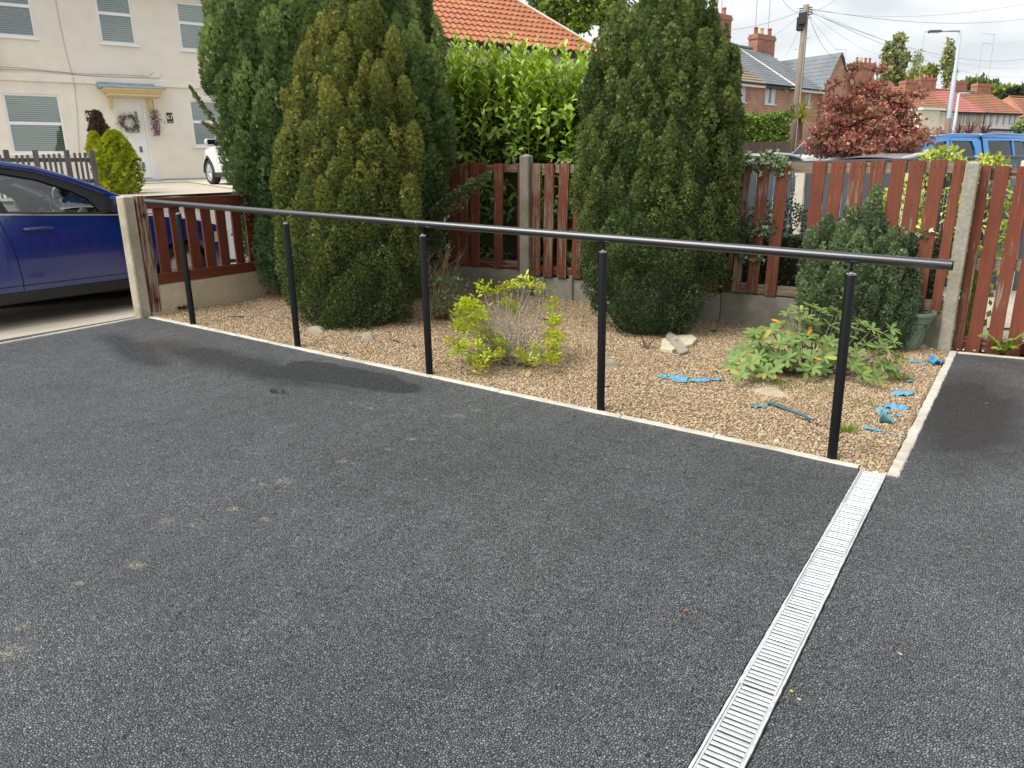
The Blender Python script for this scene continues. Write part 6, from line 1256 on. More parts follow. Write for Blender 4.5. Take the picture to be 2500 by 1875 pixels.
for y in (-1.86,):
    b = MB()
    for s in (-1, 1): b.bbox((s * .62 - .05, y - .06, 1.545), (s * .62 + .05, y + .06, 1.66), .012)
    b.bbox((-.66, y - .03, 1.662), (.66, y + .03, 1.69), .008); b.build('roof_bar', TRIM, CB)
# ---- white small car in the drive of number 67
WHT = paint('white_paint', (.70, .71, .70), 0.0, .3); SILV = paint('silver_paint', (.52, .54, .56), .25, .3); BLUEP = paint('bright_blue_paint', (.030, .28, .72), .15, .28)
PH = dict(W=.86, yr=-3.05, yf=.56, ax=(0.0, -2.45), R=.31, Ra=.36, sill=.30, crease=.70, zs=[(-3.05, .7), (-2.9, .90), (-2.4, .96), (-.5, .93), (.1, .90), (.38, .80), (.56, .58)], zt=[(-3.05, .75), (-2.9, 1.0), (-.5, 1.02), (.2, .98), (.42, .86), (.56, .62)], wt=[(-3.05, .66), (-2.8, .80), (-2.2, .86), (-.2, .86), (.25, .82), (.56, .60)], yA=-.5, yC=-2.9, tum=.28, zbelt=[(-3.0, .98), (-.5, .95)],
    out=[(-.42, 1.00), (-.62, 1.16), (-.85, 1.33), (-1.05, 1.40), (-1.8, 1.44), (-2.5, 1.40), (-2.75, 1.28), (-2.98, 1.0)], iA=3, iB=5, wins=[[(-.72, .99), (-.95, 1.28), (-1.1, 1.345), (-1.6, 1.37), (-1.62, 1.0)], [(-1.68, 1.0), (-1.66, 1.37), (-2.4, 1.345), (-2.65, 1.01)]], mir=(-.72, 1.03), rail_w=.02)
wp = H67.hit(512, 434, 3.3); wpos = H67.p(wp[0], 0, 3.3); fw_ = (Fh * .755 - Rh * .656).normalized(); rz_ = math.atan2(-fw_.x, fw_.y); rt = Vector((math.cos(rz_), math.sin(rz_), 0)); sc_ = .90
lc = wpos + rt * (.86 - .02) * sc_; car('white small car with black wheel arches on the drive left of the tall cypress', (lc.x, lc.y, terr(wpos.x, wpos.y) + .01), rz_, WHT, PH, clad=True, gl=DGL, scale=sc_)
# ---- bright blue pickup with a canopy
PT = dict(W=.93, yr=-4.30, yf=.95, ax=(0.0, -3.22), R=.40, Ra=.47, sill=.50, crease=.95, zs=[(-4.3, 1.10), (-.6, 1.16), (.1, 1.12), (.7, 1.05), (.95, .85)], zt=[(-4.3, 1.12), (-.6, 1.2), (.1, 1.2), (.75, 1.10), (.95, .90)], wt=[(-4.3, .88), (-3.0, .93), (0, .93), (.6, .88), (.95, .72)], yA=-.62, yC=-4.2, tum=.24, zbelt=[(-4.3, 1.20), (-.5, 1.18)], frame_m=BLUEP, crown=.04,
    out=[(-.55, 1.20), (-.80, 1.42), (-1.12, 1.70), (-1.30, 1.79), (-1.8, 1.835), (-2.55, 1.835), (-2.62, 1.82), (-2.68, 1.835), (-3.2, 1.86), (-4.05, 1.85), (-4.20, 1.78), (-4.30, 1.22)], iA=3, iB=9,
    wins=[[(-.86, 1.23), (-1.16, 1.58), (-1.36, 1.71), (-1.62, 1.73), (-1.66, 1.23)], [(-1.80, 1.23), (-1.77, 1.735), (-2.35, 1.735), (-2.42, 1.60), (-2.44, 1.23)], [(-2.86, 1.27), (-2.82, 1.74), (-3.62, 1.75), (-3.64, 1.27)], [(-3.69, 1.27), (-3.67, 1.75), (-4.10, 1.73), (-4.16, 1.27)]], mir=(-.92, 1.30), rail_w=.018)
hd = math.radians(28); f_ = Vector((-math.sin(hd), -math.cos(hd), 0)); rz_ = math.atan2(-f_.x, f_.y); rt = Vector((math.cos(rz_), math.sin(rz_), 0)); pp = at(2324, 384, 13.2); lc = pp + rt * .75 - f_ * (-2.10)
CT, txs, tgx = car('bright blue pickup truck with a glazed canopy parked beyond the back fence', (lc.x, lc.y, .09), rz_, BLUEP, PT, cat='pickup truck', name='pickup_truck', gl=DGL, scale=1.07)
for s in (-1, 1):
    b = MB(); b.tube([(s * (tgx(y, z) + .012), y, z) for y, z in [(-2.64, 1.20), (-2.64, 1.5), (-2.635, 1.80)]], .022, 6); b.build('cab_gap', gap, CT)
    b = MB(); b.tube([(s * (tgx(-1.72, z) + .019), -1.72, z) for z in (1.18, 1.5, 1.76)], .006, 5); b.build('door_gap', gap, CT)
    b = MB(); b.tube([(s * .62, -3.0, 1.91), (s * .62, -3.15, 1.94), (s * .62, -4.0, 1.935), (s * .62, -4.12, 1.90)], .02, 6); b.build('roof_bar', TRIM, CT)
# ---- silver car, only its roof clears the fence
pp = at(2160, 375, 11.6); rt = Vector((math.cos(rz_), math.sin(rz_), 0)); lc = pp + f_ * 1.95
PS = dict(PB_); PS['chrome'] = None
car('silver car whose curved roof just clears the worn back fence', (lc.x, lc.y, pp.z - 1.60), rz_, SILV, PS, gl=DGL, group='cars beyond the back fence')
pp = at(1840, 374, 21.0); lc = pp + f_ * 1.9; car('pale silver car roof behind the ivy at the left end of the worn fence', (lc.x, lc.y, pp.z - 1.60), rz_, SILV, PS, gl=DGL, group='cars beyond the back fence')
# ---- white off-roader nose on
PSUV = dict(W=.92, yr=-3.6, yf=.85, ax=(0.0, -2.7), R=.38, Ra=.44, sill=.48, crease=.9, zs=[(-3.6, 1.0), (-.6, 1.10), (.3, 1.08), (.7, 1.02), (.85, .8)], zt=[(-3.6, 1.05), (-.6, 1.18), (.3, 1.16), (.7, 1.08), (.85, .85)], wt=[(-3.6, .85), (-3.0, .92), (0, .92), (.5, .88), (.85, .74)], yA=-.6, yC=-3.5, tum=.2, zbelt=[(-3.6, 1.14), (-.5, 1.12)], out=[(-.55, 1.14), (-.85, 1.45), (-1.15, 1.72), (-1.3, 1.78), (-2.2, 1.82), (-3.3, 1.78), (-3.45, 1.6), (-3.6, 1.15)], iA=3, iB=5, wins=[[(-.90, 1.17), (-1.22, 1.62), (-1.4, 1.70), (-1.75, 1.71), (-1.76, 1.17)], [(-1.84, 1.17), (-1.83, 1.71), (-2.7, 1.70), (-2.72, 1.17)]], mir=(-.9, 1.22), rail_w=.02)
pp = at(1920, 379, 27.0); lc = pp - f_ * .75 - rt * .0; car('white off-roader with its bonnet showing left of the red maple', (lc.x, lc.y, pp.z - 1.14), rz_, WHT, PSUV, gl=DGL, group='cars beyond the back fence')
# ================================================================== trees, poles and fences beyond
LEAF1 = (np.array([(0, 0, 0), (-.28, .45, .04), (0, 1, 0), (.28, .45, .04)]), np.array([(0, 2, 1), (0, 3, 2)]))
TREE_L = leaf_mat('tree_leaves', .6, .3, .3)
def leafy(label, name, cat, base, blobs, n, size, cols, seed, group=None, trunk=.15, mat=None, shape=None, limbs=True, edge=.55):
    """blobs: (x, y, z, rx, ry, rz) in world space; leaves fill them in clumps"""
    T = thing(name, label, cat, base, 0, group); r = np.random.default_rng(seed); og = np.array(base, float); vol = np.array([b_[3] * b_[4] * b_[5] for b_ in blobs]) ** .67; pk = r.choice(len(blobs), n, p=vol / vol.sum()); B_ = np.array(blobs)[pk]
    # clumps inside each blob
    nc = 22; cl = unit(r.normal(0, 1, (len(blobs), nc, 3))) * (r.uniform(edge, 1.0, (len(blobs), nc, 1))); ci = r.integers(0, nc, n); P_ = B_[:, :3] + (cl[pk, ci] + r.normal(0, .17, (n, 3))) * B_[:, 3:6]
    tone = r.uniform(.75, 1.25, (len(blobs), nc)); c = np.array([cols[int(i)] for i in r.integers(0, len(cols), n)]) * tone[pk, ci][:, None] * r.normal(1, .15, (n, 1))
    sh = shape or LEAF1; V, F = scatter(sh[0], sh[1], P_ - og, r.normal(0, 1, (n, 3)) + np.array([0, 0, -.2]), r.normal(0, .8, (n, 3)) + np.array([0, 0, .8]), r.uniform(size * .7, size * 1.3, n)); link('crown', np_mesh('crown', V, F, mat or TREE_L, np.repeat(np.clip(c, .004, 1), len(sh[0]), 0)), None, T)
    b = MB(); top = np.mean([b_[:3] for b_ in blobs], 0) - og; b.tube([(0, 0, -.3), tuple(top * .45), tuple(top)], [trunk, trunk * .7, trunk * .3], 8)
    if limbs:
        for b_ in blobs: b.tube([tuple(top * .35), tuple((np.array(b_[:3]) - og) * .7 + top * .12), tuple(np.array(b_[:3]) - og)], [trunk * .5, trunk * .3, trunk * .1], 6)
    b.build('trunk', BARK, T, smooth=True); return T
def blob(px, py, t, wx, hy, k=.8): p = at(px, py, t); return (p.x, p.y, p.z, wx * t / FPX, wx * t / FPX * k, hy * t / FPX)
# red maple
pb = at(2110, 392, 12.0); r = np.random.default_rng(8)
MAPLE = (np.array([(0, 0, 0), (-.18, .30, .02), (-.52, .42, 0), (-.16, .52, 0), (-.30, .92, -.03), (0, .62, .02), (0, 1.05, -.04), (.30, .92, -.03), (.16, .52, 0), (.52, .42, 0), (.18, .30, .02)]), np.array([(0, 5, 1), (1, 3, 2), (1, 5, 3), (3, 5, 4), (4, 5, 6), (6, 5, 7), (7, 5, 8), (5, 10, 8), (8, 10, 9), (0, 10, 5)]))
bl = [blob(2095, 345, 12.0, 105, 45), blob(2160, 340, 12.0, 95, 50), blob(2030, 350, 12.45, 70, 35), blob(2225, 352, 12.0, 45, 32), blob(2100, 290, 12.05, 90, 45), blob(2150, 255, 12.1, 75, 35), blob(2060, 250, 12.05, 48, 32), blob(2215, 300, 12.05, 40, 25), blob(2120, 215, 12.15, 60, 22), blob(2040, 300, 12.0, 45, 30), blob(2190, 260, 12.05, 40, 20), blob(2005, 330, 12.0, 35, 25), blob(2085, 380, 12.4, 90, 25), blob(2200, 385, 12.45, 60, 20), blob(2085, 165, 12.1, 32, 9), blob(2145, 168, 12.1, 26, 10), blob(2238, 228, 12.05, 26, 11), blob(2030, 205, 12.1, 24, 10), blob(2070, 185, 12.15, 18, 8)]
leafy('Japanese maple in full red leaf beyond the silver car', 'maple_tree', 'tree', (pb.x, pb.y, terr(pb.x, pb.y)), bl, 15000, .056, [(.35, .115, .10), (.43, .165, .135), (.29, .09, .08), (.50, .24, .19), (.24, .13, .08), (.16, .17, .05)], 8, None, .07, leaf_mat('maple_leaves', .5, .35, .3), MAPLE, edge=.3)
# far trees on the right
def far(label, px, py, t, parts, n, size, cols, seed, group='far trees behind the houses', name='tree'):
    p = at(px, py, t); z0 = terr(p.x, p.y); return leafy(label, name, 'tree', (p.x, p.y, z0), [blob(*q) for q in parts], n, size, cols, seed, group, .25, limbs=False)
GP = [(.30, .33, .14), (.38, .40, .19), (.22, .26, .10)]
far('taller of the two joined poplars left of the lamp post', 2192, 200, 120, [(2192, 110, 120, 16, 24), (2194, 150, 120, 19, 30), (2192, 185, 120, 20, 26), (2196, 90, 120, 8, 9)], 1900, .7, GP, 1, name='poplar_tree')
far('shorter poplar touching the taller one on its left', 2168, 200, 119, [(2168, 125, 119, 10, 22), (2166, 160, 119, 13, 28), (2165, 190, 119, 14, 20)], 1000, .7, GP, 2, name='poplar_tree')
far('slim poplar just left of the tall lamp post', 2317, 200, 115, [(2318, 120, 115, 10, 20), (2317, 150, 115, 14, 28), (2316, 185, 115, 14, 24)], 1200, .65, GP, 3, name='poplar_tree')
far('thin sparse poplar between the joined pair and the slim one', 2240, 200, 128, [(2240, 145, 128, 12, 20), (2238, 175, 128, 16, 20)], 520, .6, [(.36, .38, .20), (.30, .33, .15)], 4, name='poplar_tree')
far('small bushy tree under the sparse poplar', 2245, 205, 118, [(2228, 195, 118, 22, 16), (2250, 190, 118, 20, 14), (2272, 178, 118, 14, 18), (2240, 205, 118, 30, 10)], 1600, .7, [(.20, .24, .06), (.26, .29, .08)], 5)
far('round tree behind the roofs between lamp post and slim poplar', 2400, 215, 120, [(2360, 210, 120, 35, 10), (2395, 212, 120, 35, 14), (2380, 208, 120, 40, 12)], 1500, .8, [(.10, .15, .04), (.14, .19, .05)], 6)
far('broad yellowish tree behind the white terrace end', 2440, 225, 118, [(2430, 222, 118, 30, 14), (2455, 225, 118, 25, 13), (2415, 226, 118, 20, 12)], 1700, .8, [(.20, .25, .05), (.25, .29, .07)], 7)
far('dark evergreen tree beside the yellowish tree', 2472, 235, 112, [(2470, 235, 112, 16, 16), (2480, 226, 112, 12, 12), (2462, 242, 112, 14, 10)], 900, .7, [(.03, .055, .025), (.045, .07, .03)], 9)
far('olive tree at the right picture edge above the roofs', 2498, 232, 116, [(2497, 230, 116, 14, 20), (2510, 228, 116, 16, 24)], 900, .8, [(.22, .22, .06), (.16, .18, .05)], 10)
far('hazy low tree showing above the maple left of the poplars', 2150, 208, 122, [(2150, 212, 122, 16, 14), (2170, 212, 122, 20, 12)], 700, .8, [(.20, .25, .08)], 11)
# trees behind the orange roof
TL_ = [(.20, .27, .045), (.27, .34, .06), (.13, .19, .035), (.09, .14, .03)]
far('tall loose tree behind the orange roof with sky showing through', 1400, 60, 46, [(1385, 35, 46, 38, 26), (1420, 50, 46, 34, 26), (1350, 20, 46, 34, 22), (1440, 20, 46, 34, 26), (1400, -10, 46, 55, 24), (1360, 55, 46, 24, 14), (1465, 40, 47, 30, 20), (1390, 70, 46, 40, 14)], 5200, .30, TL_, 21, None)
far('second leafy tree between the orange roof and the egg shaped conifer', 1480, 40, 50, [(1480, 0, 50, 40, 26), (1510, 40, 50, 36, 30), (1455, -20, 50, 36, 20)], 2600, .30, TL_, 22, None)
far('weeping thin tree over the ridge of the orange roof', 1315, 20, 48, [(1305, -5, 48, 18, 16), (1325, 15, 48, 14, 22), (1300, 15, 48, 12, 12)], 1200, .20, [(.20, .24, .10), (.15, .19, .07)], 23, None)
# clipped hedge over a brown fence near the telegraph pole
hw = Wall(tuple(at(1860, 350, 27.5))[:2], 52.0); s0, s1 = hw.hit(1800, 330)[0] - .6, hw.hit(1932, 330)[0]; zt_, zm, zb_ = hw.hit(1860, 282)[1], hw.hit(1860, 350)[1], hw.hit(1860, 395)[1]
Hh = thing('privet_hedge', 'clipped bright green hedge above the dark brown boarded fence', 'hedge', hw.p(s0, zb_ - .3, -.3), PI / 2 - hw.a); r = np.random.default_rng(4); n = 5200; w_ = s1 - s0; og = np.array(Hh.location)
u = r.random(n); topf = r.random(n) < .35; lx = r.uniform(0, w_, n); lz = np.where(topf, zt_ - zb_ + .3 + r.normal(0, .05, n), r.uniform(zm - zb_ + .25, zt_ - zb_ + .3, n)) + .06 * np.sin(lx * 3); ly = np.where(topf, r.uniform(-.1, .7, n), -.1 + r.normal(0, .05, n)); P_ = np.stack([lx, ly, lz], 1)
c = np.array([[(.16, .24, .04), (.22, .31, .05), (.09, .14, .03)][int(i)] for i in r.integers(0, 3, n)]) * r.normal(1, .2, (n, 1)); V, F = scatter(LEAF1[0], LEAF1[1], P_, r.normal(0, 1, (n, 3)), r.normal(0, .5, (n, 3)) + np.array([0, -.6, .6]), r.uniform(.10, .17, n)); o = link('foliage', np_mesh('foliage', V, F, TREE_L, np.repeat(np.clip(c, .004, 1), 4, 0)), None, Hh); o['kind'] = 'stuff'
b = MB(); b.b2((.05, .02, .3), (w_ - .1, .62, zt_ - zb_ + .18)); b.build('filler_core', CORE, Hh)  # plain dark block filling the clipped hedge
Bf = thing('boarded_fence', 'dark brown boarded fence under the clipped hedge', 'fence', hw.p(s0, zb_ - .3, .0), PI / 2 - hw.a); BRN = simple('dark_brown_board', (.075, .05, .04), .85, .25, 14, .2, objvar=.12, stretch=(1, 1, .2)); bb = MB(); bb.bbox((.004, 0, 0), (.146, .02, zm - zb_ + .35), .003); bm_ = bb.mesh('board', BRN); x = 0
while x < w_ - .1: o = link('board', bm_, None, Bf); o.location = (x, .003 * math.sin(x * 9), 0); x += .15
# telegraph pole
PW = simple('weathered_pole_wood', (.235, .19, .145), .9, .25, 20, .4, stretch=(1, 1, .15), rand=False); tb = at(1932, 396, 30); tt = at(1969, 12, 30); z0 = terr(tb.x, tb.y); hp = tt.z - z0
tp = thing('telegraph_pole', 'tall wooden telegraph pole with fanned cables at its top', 'pole', (tt.x, tt.y, z0)); b = MB(); b.tube([(-.10, 0, -.2), (-.05, 0, hp * .5), (0, 0, hp)], [.175, .15, .115], 12); b.build('pole', PW, tp, smooth=True)
b = MB(); b.bbox((-.30, -.18, hp - .95), (-.02, .12, hp - .45), .02); b.bbox((-.22, -.28, hp - .75), (.10, -.17, hp - .30), .02); b.build('junction_box', GUTTER, tp)
for i in range(4): b = MB(); b.tube([(-.25, -.05 + i * .03, hp - .12 - i * .08), (.25, -.05 + i * .03, hp - .12 - i * .08)], .025, 6); b.build('cable_arm', GUTTER, tp)
for i in range(9): b = MB(); z = hp * .48 + i * .38; b.tube([(-.05 + (.16 if i % 2 else -.16), 0, z), (-.05 + (.30 if i % 2 else -.30), 0, z + .02)], .014, 5); b.build('climbing_step', ALU, tp)
b = MB(); b.tube([(.05, -.15, .3), (.08, -.14, hp * .5), (.09, -.12, hp * .8)], .03, 6); b.build('cable_guard', simple('grey_guard', (.30, .27, .23), .7, .15, 8, 0), tp)
b = MB(); b.bbox((-.27, -.2, at(1930, 270, 30).z - z0 - .25), (-.12, -.08, at(1930, 270, 30).z - z0 + .3), .02); b.build('small_box', GUTTER, tp)
# overhead cables from the pole top
CABLE_L = ['overhead cable running nearly level from the pole to the right picture edge', 'overhead cable rising gently from the pole to the upper right edge', 'overhead cable climbing steeply from the pole to the upper right', 'upper of the cables sagging behind the tall street lamp', 'middle cable of those sagging behind the tall street lamp', 'overhead cable dropping from the pole to the poplars', 'lowest cable sagging behind the tall street lamp', 'overhead cable dropping from the pole to the maple top', 'overhead cable climbing from the pole to the upper left', 'overhead cable running left from the pole over the brick chimney', 'overhead cable dropping from the pole to the first brick roof', 'overhead cable dropping steeply from the pole to the slate roof', 'overhead cable dropping from the pole to the brick gable']
for i, (ex, ey, et, sg) in enumerate([(2500, 30, 45, .6), (2500, -15, 24, .5), (2100, -60, 20, .3), (2500, 120, 60, 1.2), (2500, 145, 70, 1.2), (2180, 135, 80, .6), (2500, 165, 80, 1.4), (2160, 180, 55, .8), (1900, -20, 20, .3), (1640, 60, 36, .5), (1806, 105, 36, .4), (1910, 140, 50, .4), (2040, 140, 42, .4)]):
    a = Vector((tt.x, tt.y, tt.z - .12 - .03 * (i % 4))); e = at(ex, ey, et)
    if ex == 2500: e = a + (e - a) * 1.25
    b = MB(); mid = (a + e) / 2; b.tube([a + (e - a) * u - Vector((0, 0, sg * 4 * u * (1 - u))) - a for u in np.linspace(0, 1, 13)], .006 if i % 3 else .010, 4); o = b.build('overhead_cable', WIREM); o.location = a; tag(o, CABLE_L[i], 'cable', 'overhead cables from the telegraph pole')
# street lamps
LG = simple('grey_lamp_paint', (.42, .47, .53), .5, .06, 5, 0); LB = simple('brown_lamp_base', (.20, .13, .10), .8, .2, 8, .1)
def lamp(label, px, ptop, pbot_brown, t, arm, r0, head=.55):
    tpz = at(px, ptop, t); z0 = terr(tpz.x, tpz.y); T = thing('street_lamp', label, 'street lamp', (tpz.x, tpz.y, z0), 0, 'street lamps'); h = tpz.z - z0; zb = (at(px, pbot_brown, t).z - z0) if pbot_brown else 1.0
    b = MB(); b.tube([(0, 0, -.2), (0, 0, zb)], r0 * 1.5, 10); b.build('base', LB if pbot_brown else LG, T, smooth=True)
    b = MB(); b.tube([(0, 0, zb), (0, 0, zb + .06), (0, 0, h * .66), (0, 0, h * .665), (0, 0, h)], [r0 * 1.2, r0 * 1.15, r0 * 1.05, r0 * .8, r0 * .7], 10); b.build('column', LG, T, smooth=True)
    d = -Rh * arm; b = MB(); b.tube([(0, 0, h - .02), tuple(d * .5 + Vector((0, 0, h))), tuple(d + Vector((0, 0, h + .0)))], r0 * .5, 8); b.build('arm', LG, T, smooth=True)
    c = d + (d.normalized() * head * .5) + Vector((0, 0, h)); b = MB(); M_ = Matrix.Translation(c) @ Matrix.Rotation(math.atan2(d.y, d.x), 4, 'Z'); b.M = M_; b.bbox((-head / 2, -.11, -.06), (head / 2, .11, .05), .03); hd_ = b.build('lamp_head', simple('dark_lamp_head', (.11, .11, .12), .5, .1, 6, 0), T); b = MB(); b.M = M_; b.bbox((-head / 2 + .08, -.09, -.075), (head / 2 - .04, .09, -.061), .005); b.build('lens', LENS, hd_); return T
lamp('tall grey street lamp with a brown lower section', 2345, 75, 287, 36, .95, .10, .62)
lamp('smaller grey street lamp behind the tall one', 2341, 228, None, 60, -1.0, .12, .6)
# cordylines
def cordyline(label, px, py, t, n, ln, cols, seed, pyb):
    p = at(px, py, t); z0 = terr(p.x, p.y); T = thing('cordyline', label, 'plant', (p.x, p.y, z0), 0, 'spiky cordylines'); r = np.random.default_rng(seed); h = p.z - z0; S_ = (np.array([(-.03, 0, 0), (.03, 0, 0), (.035, .5, .04), (-.035, .5, .04), (0, 1, -.08)]), np.array([(0, 1, 2), (0, 2, 3), (3, 2, 4)]))
    a = r.uniform(0, 6.28, n); el = r.uniform(-.5, 1.4, n); d = np.stack([np.cos(a) * np.cos(el), np.sin(a) * np.cos(el), np.sin(el)], 1); c = np.array([cols[int(i)] for i in r.integers(0, len(cols), n)]) * r.normal(1, .15, (n, 1)); V, F = scatter(S_[0], S_[1], np.tile([0, 0, h], (n, 1)) + d * .05, d, np.tile([0, 0, 1.0], (n, 1)) + r.normal(0, .2, (n, 3)), r.uniform(ln * .7, ln * 1.2, n)); link('leaves', np_mesh('leaves', V, F, SOFT_S, np.repeat(np.clip(c, .004, 1), 5, 0)), None, T)
    b = MB(); b.tube([(0, 0, 0), (0, 0, h)], [.12, .09], 8); b.build('stem', BARK, T)
cordyline('green cordyline palm right behind the telegraph pole', 1955, 288, 29, 90, .75, [(.20, .24, .05), (.28, .30, .08), (.30, .26, .06)], 1, 340)
for i, (px, py) in enumerate(((2365, 328), (2400, 330), (2340, 332))): cordyline(['purple cordyline above the pickup cab, right one of three', 'purple cordyline rightmost of the three above the pickup canopy', 'purple cordyline leftmost of the three above the pickup cab'][i] if i else 'purple cordyline in the middle of the three above the pickup', px, py, 40, 46, .75, [(.16, .05, .06), (.22, .08, .08), (.12, .05, .05)], 5 + i, 335)
pr_ = at(2495, 312, 60); leafy('rounded pale green garden bush beyond the pickup at the right edge', 'garden_bush', 'shrub', (pr_.x, pr_.y, terr(pr_.x, pr_.y)), [blob(2495, 316, 60, 24, 22)], 900, .25, [(.22, .30, .10), (.30, .36, .16)], 31)
# grey panel fence with cream posts behind the back fence
gw = Wall(tuple(at(1955, 430, 9.6))[:2], 90 - 5.0)
GF = thing('panel_fence', 'slate grey boarded fence with cream posts seen between the worn pickets', 'fence', gw.p(0, 0, 0), PI / 2 - gw.a); zf0, zf1 = .05, at(1955, 399, 9.6).z
GFM = simple('slate_grey_board', (.075, .088, .108), .6, .10, 8, .05, objvar=.06); CPM = simple('cream_fence_post', (.66, .60, .46), .8, .1, 8, .1)
sA = gw.hit(1955, 430)[0]; sB = gw.hit(2212, 430)[0]; bay = sB - sA
bb = MB(); bb.bbox((.003, 0, zf0), (.150, .022, zf1), .006); bm1 = bb.mesh('board', GFM); bb = MB(); bb.bbox((.003, -.004, zf0), (.030, .018, zf1), .004); bm2 = bb.mesh('board', GFM)
for k in range(-3, 6):
    b = MB(); b.bbox((sA + bay * k - .055, -.03, -.2), (sA + bay * k + .055, .06, zf1 - .03), .01); b.build('post', CPM, GF); x = sA + bay * k + .06; i = 0
    while x < sA + bay * (k + 1) - .07:
        wdt = (.153, .036, .036)[i % 3] if i % 3 else .153
        o = link('board', bm1 if i % 3 == 0 else bm2, None, GF); o.location = (x, 0, .0); x += wdt; i += 1
b = MB(); b.bbox((sA - bay * 3, -.01, zf1 + .002), (sA + bay * 6, .04, zf1 + .03), .004); b.build('capping', GFM, GF)
# pale ground behind the gate with a dark hose
mb = MB(); mb.grid([[(x, y, terr(x, y) + .004) for x in np.linspace(5.6, 9.5, 10)] for y in np.linspace(3.34, 7.5, 10)]); tag(mb.build('path', garden_m, smooth=True), kind='structure')
hs = [at(2420 + 8 * k, 745 + 6 * math.sin(k * 1.1) + (18 if k > 4 else 0), 6.9) for k in range(9)]; b = MB(); b.tube([(p.x, p.y, terr(p.x, p.y) + .02) for p in hs], .011, 6); o = b.build('garden_hose', GUTTER); tag(o, 'black hose lying on the path behind the red gate', 'hose')
rg = np.random.default_rng(12); Gs = thing('weeds', 'tall green weeds behind the gaps of the red gate', 'weeds', (5.97, 3.5, -.02)); mass(Gs, 420, lambda r: (5.95 + r.normal(0, .06), 3.48 + r.uniform(0, .3), r.uniform(0, .75)), (.05, .10), [(.20, .28, .06), (.28, .34, .08)], .2, LEAF1, SOFT_S, 12, dirv=(0, 0, 1.2))
# ================================================================== small things on the ground
def on_bed(px, py): g = gnd(px, py); return Vector((g.x, g.y, bed_z(g.x, g.y)))
def rock(label, px, py, sx, sy, sz, col, seed, rz=0.0, name='stone', cat='stone', sink=.25, group=None, loc=None, rough=.35):
    bm = bmesh.new(); bmesh.ops.create_icosphere(bm, subdivisions=3, radius=1.0)
    for v in bm.verts:
        n_ = v.co.copy(); k = 1 + rough * mnoise.noise(n_ * 1.3 + Vector((seed, 0, 0))) + .18 * mnoise.noise(n_ * 3.1 + Vector((0, seed, 0)))
        for ax_, lim in ((Vector((.8, .3, .5)).normalized(), .62), (Vector((-.5, .7, .4)).normalized(), .66), (Vector((.1, -.8, .6)).normalized(), .6), (Vector((0, 0, 1)), .72)):
            d = (v.co * k).dot(ax_)
            if d > lim: k *= lim / d
        v.co = Vector((v.co.x * k * sx, v.co.y * k * sy, v.co.z * k * sz))
    me = bpy.data.meshes.new(name); bm.to_mesh(me); bm.free(); me.polygons.foreach_set('use_smooth', [True] * len(me.polygons))
    try: me.set_sharp_from_angle(angle=math.radians(28))
    except Exception: pass
    o = link(name, me, simple('stone_%d' % int(col[0] * 1000 + col[2] * 10), col, .9, .3, 14, .5, .01)); p = loc or on_bed(px, py); o.location = (p.x, p.y, p.z + sz * (1 - 2 * sink) * .6); o.rotation_euler = (.1, .08, rz); return tag(o, label, cat, group)
rock('grey angular rock at the foot of the olive conifer', 900, 826, .06, .05, .055, (.30, .27, .22), 1, .4)
rock('broad mossy rock beside the second handrail post', 775, 806, .10, .075, .045, (.26, .23, .17), 2, .2)
rock('flat dark slate piece left of the mossy rock', 698, 777, .06, .04, .016, (.16, .14, .12), 3, .3)
rock('small white stone under the yellow azalea', 1219, 876, .028, .022, .022, (.62, .58, .50), 4, .2)
rock('grey crumbling lump behind the fourth handrail post', 1492, 893, .085, .06, .05, (.27, .23, .175), 5, .5)
rock('pale rock at the foot of the right concrete post', 2304, 850, .045, .035, .04, (.45, .38, .28), 6, .4)
rock('whitish rubble lump between the pot and the concrete post', 2256, 846, .05, .035, .022, (.48, .44, .37), 7, .9)
rock('flattened gravelly cement lump in front of the rhododendron', 1885, 962, .125, .085, .035, (.38, .31, .21), 8, .2, rough=.5)
rock('brown clod of earth under the rhododendron near the fifth post', 2035, 925, .055, .045, .035, (.24, .19, .13), 9)
rock('small orange brown pebble near the drain end', 2131, 1131, .016, .013, .012, (.50, .33, .14), 10)
rock('dark grey pebble near the fifth handrail post', 2078, 1100, .018, .014, .012, (.13, .13, .13), 11)
rock('dark round pebble beside the blue fabric scraps', 2186, 1031, .014, .013, .012, (.06, .06, .065), 12)
# slab pieces at the foot of the egg shaped conifer
def slab(label, pts, th, col, z, seed, tilt=(0, 0), mname=None):
    P_ = [on_bed(*p) for p in pts]; c = sum(P_, Vector()) / len(P_); b = MB(); e = .006; n = len(P_); r = random.Random(seed)
    ring = []
    for i in range(n):
        a, d = P_[i], P_[(i + 1) % n]
        for u in (0, .33, .66): p = a + (d - a) * u; ring.append((p.x - c.x + r.uniform(-.004, .004), p.y - c.y + r.uniform(-.004, .004)))
    def lay(k, zz): return [(x * k, y * k, zz + tilt[0] * x + tilt[1] * y) for x, y in ring]
    rows = [lay(1, 0), lay(1.0, th - e), lay(.965, th)]; rows = [rw + [rw[0]] for rw in rows]; b.grid(rows); b.add(rows[-1][:-1], [tuple(range(len(ring)))]); b.add(rows[0][:-1], [tuple(range(len(ring)))])
    o = b.build('slab_piece', simple(mname or 'slab_%d' % seed, col, .9, .22, 40, .6, .008)); o.location = (c.x, c.y, c.z + z); return tag(o, label, 'slab piece')
slab('pale cream slab fragment at the foot of the egg shaped conifer', [(1612, 858), (1640, 864), (1690, 850), (1702, 836), (1690, 826), (1650, 826), (1616, 834)], .03, (.52, .46, .33), .004, 1)
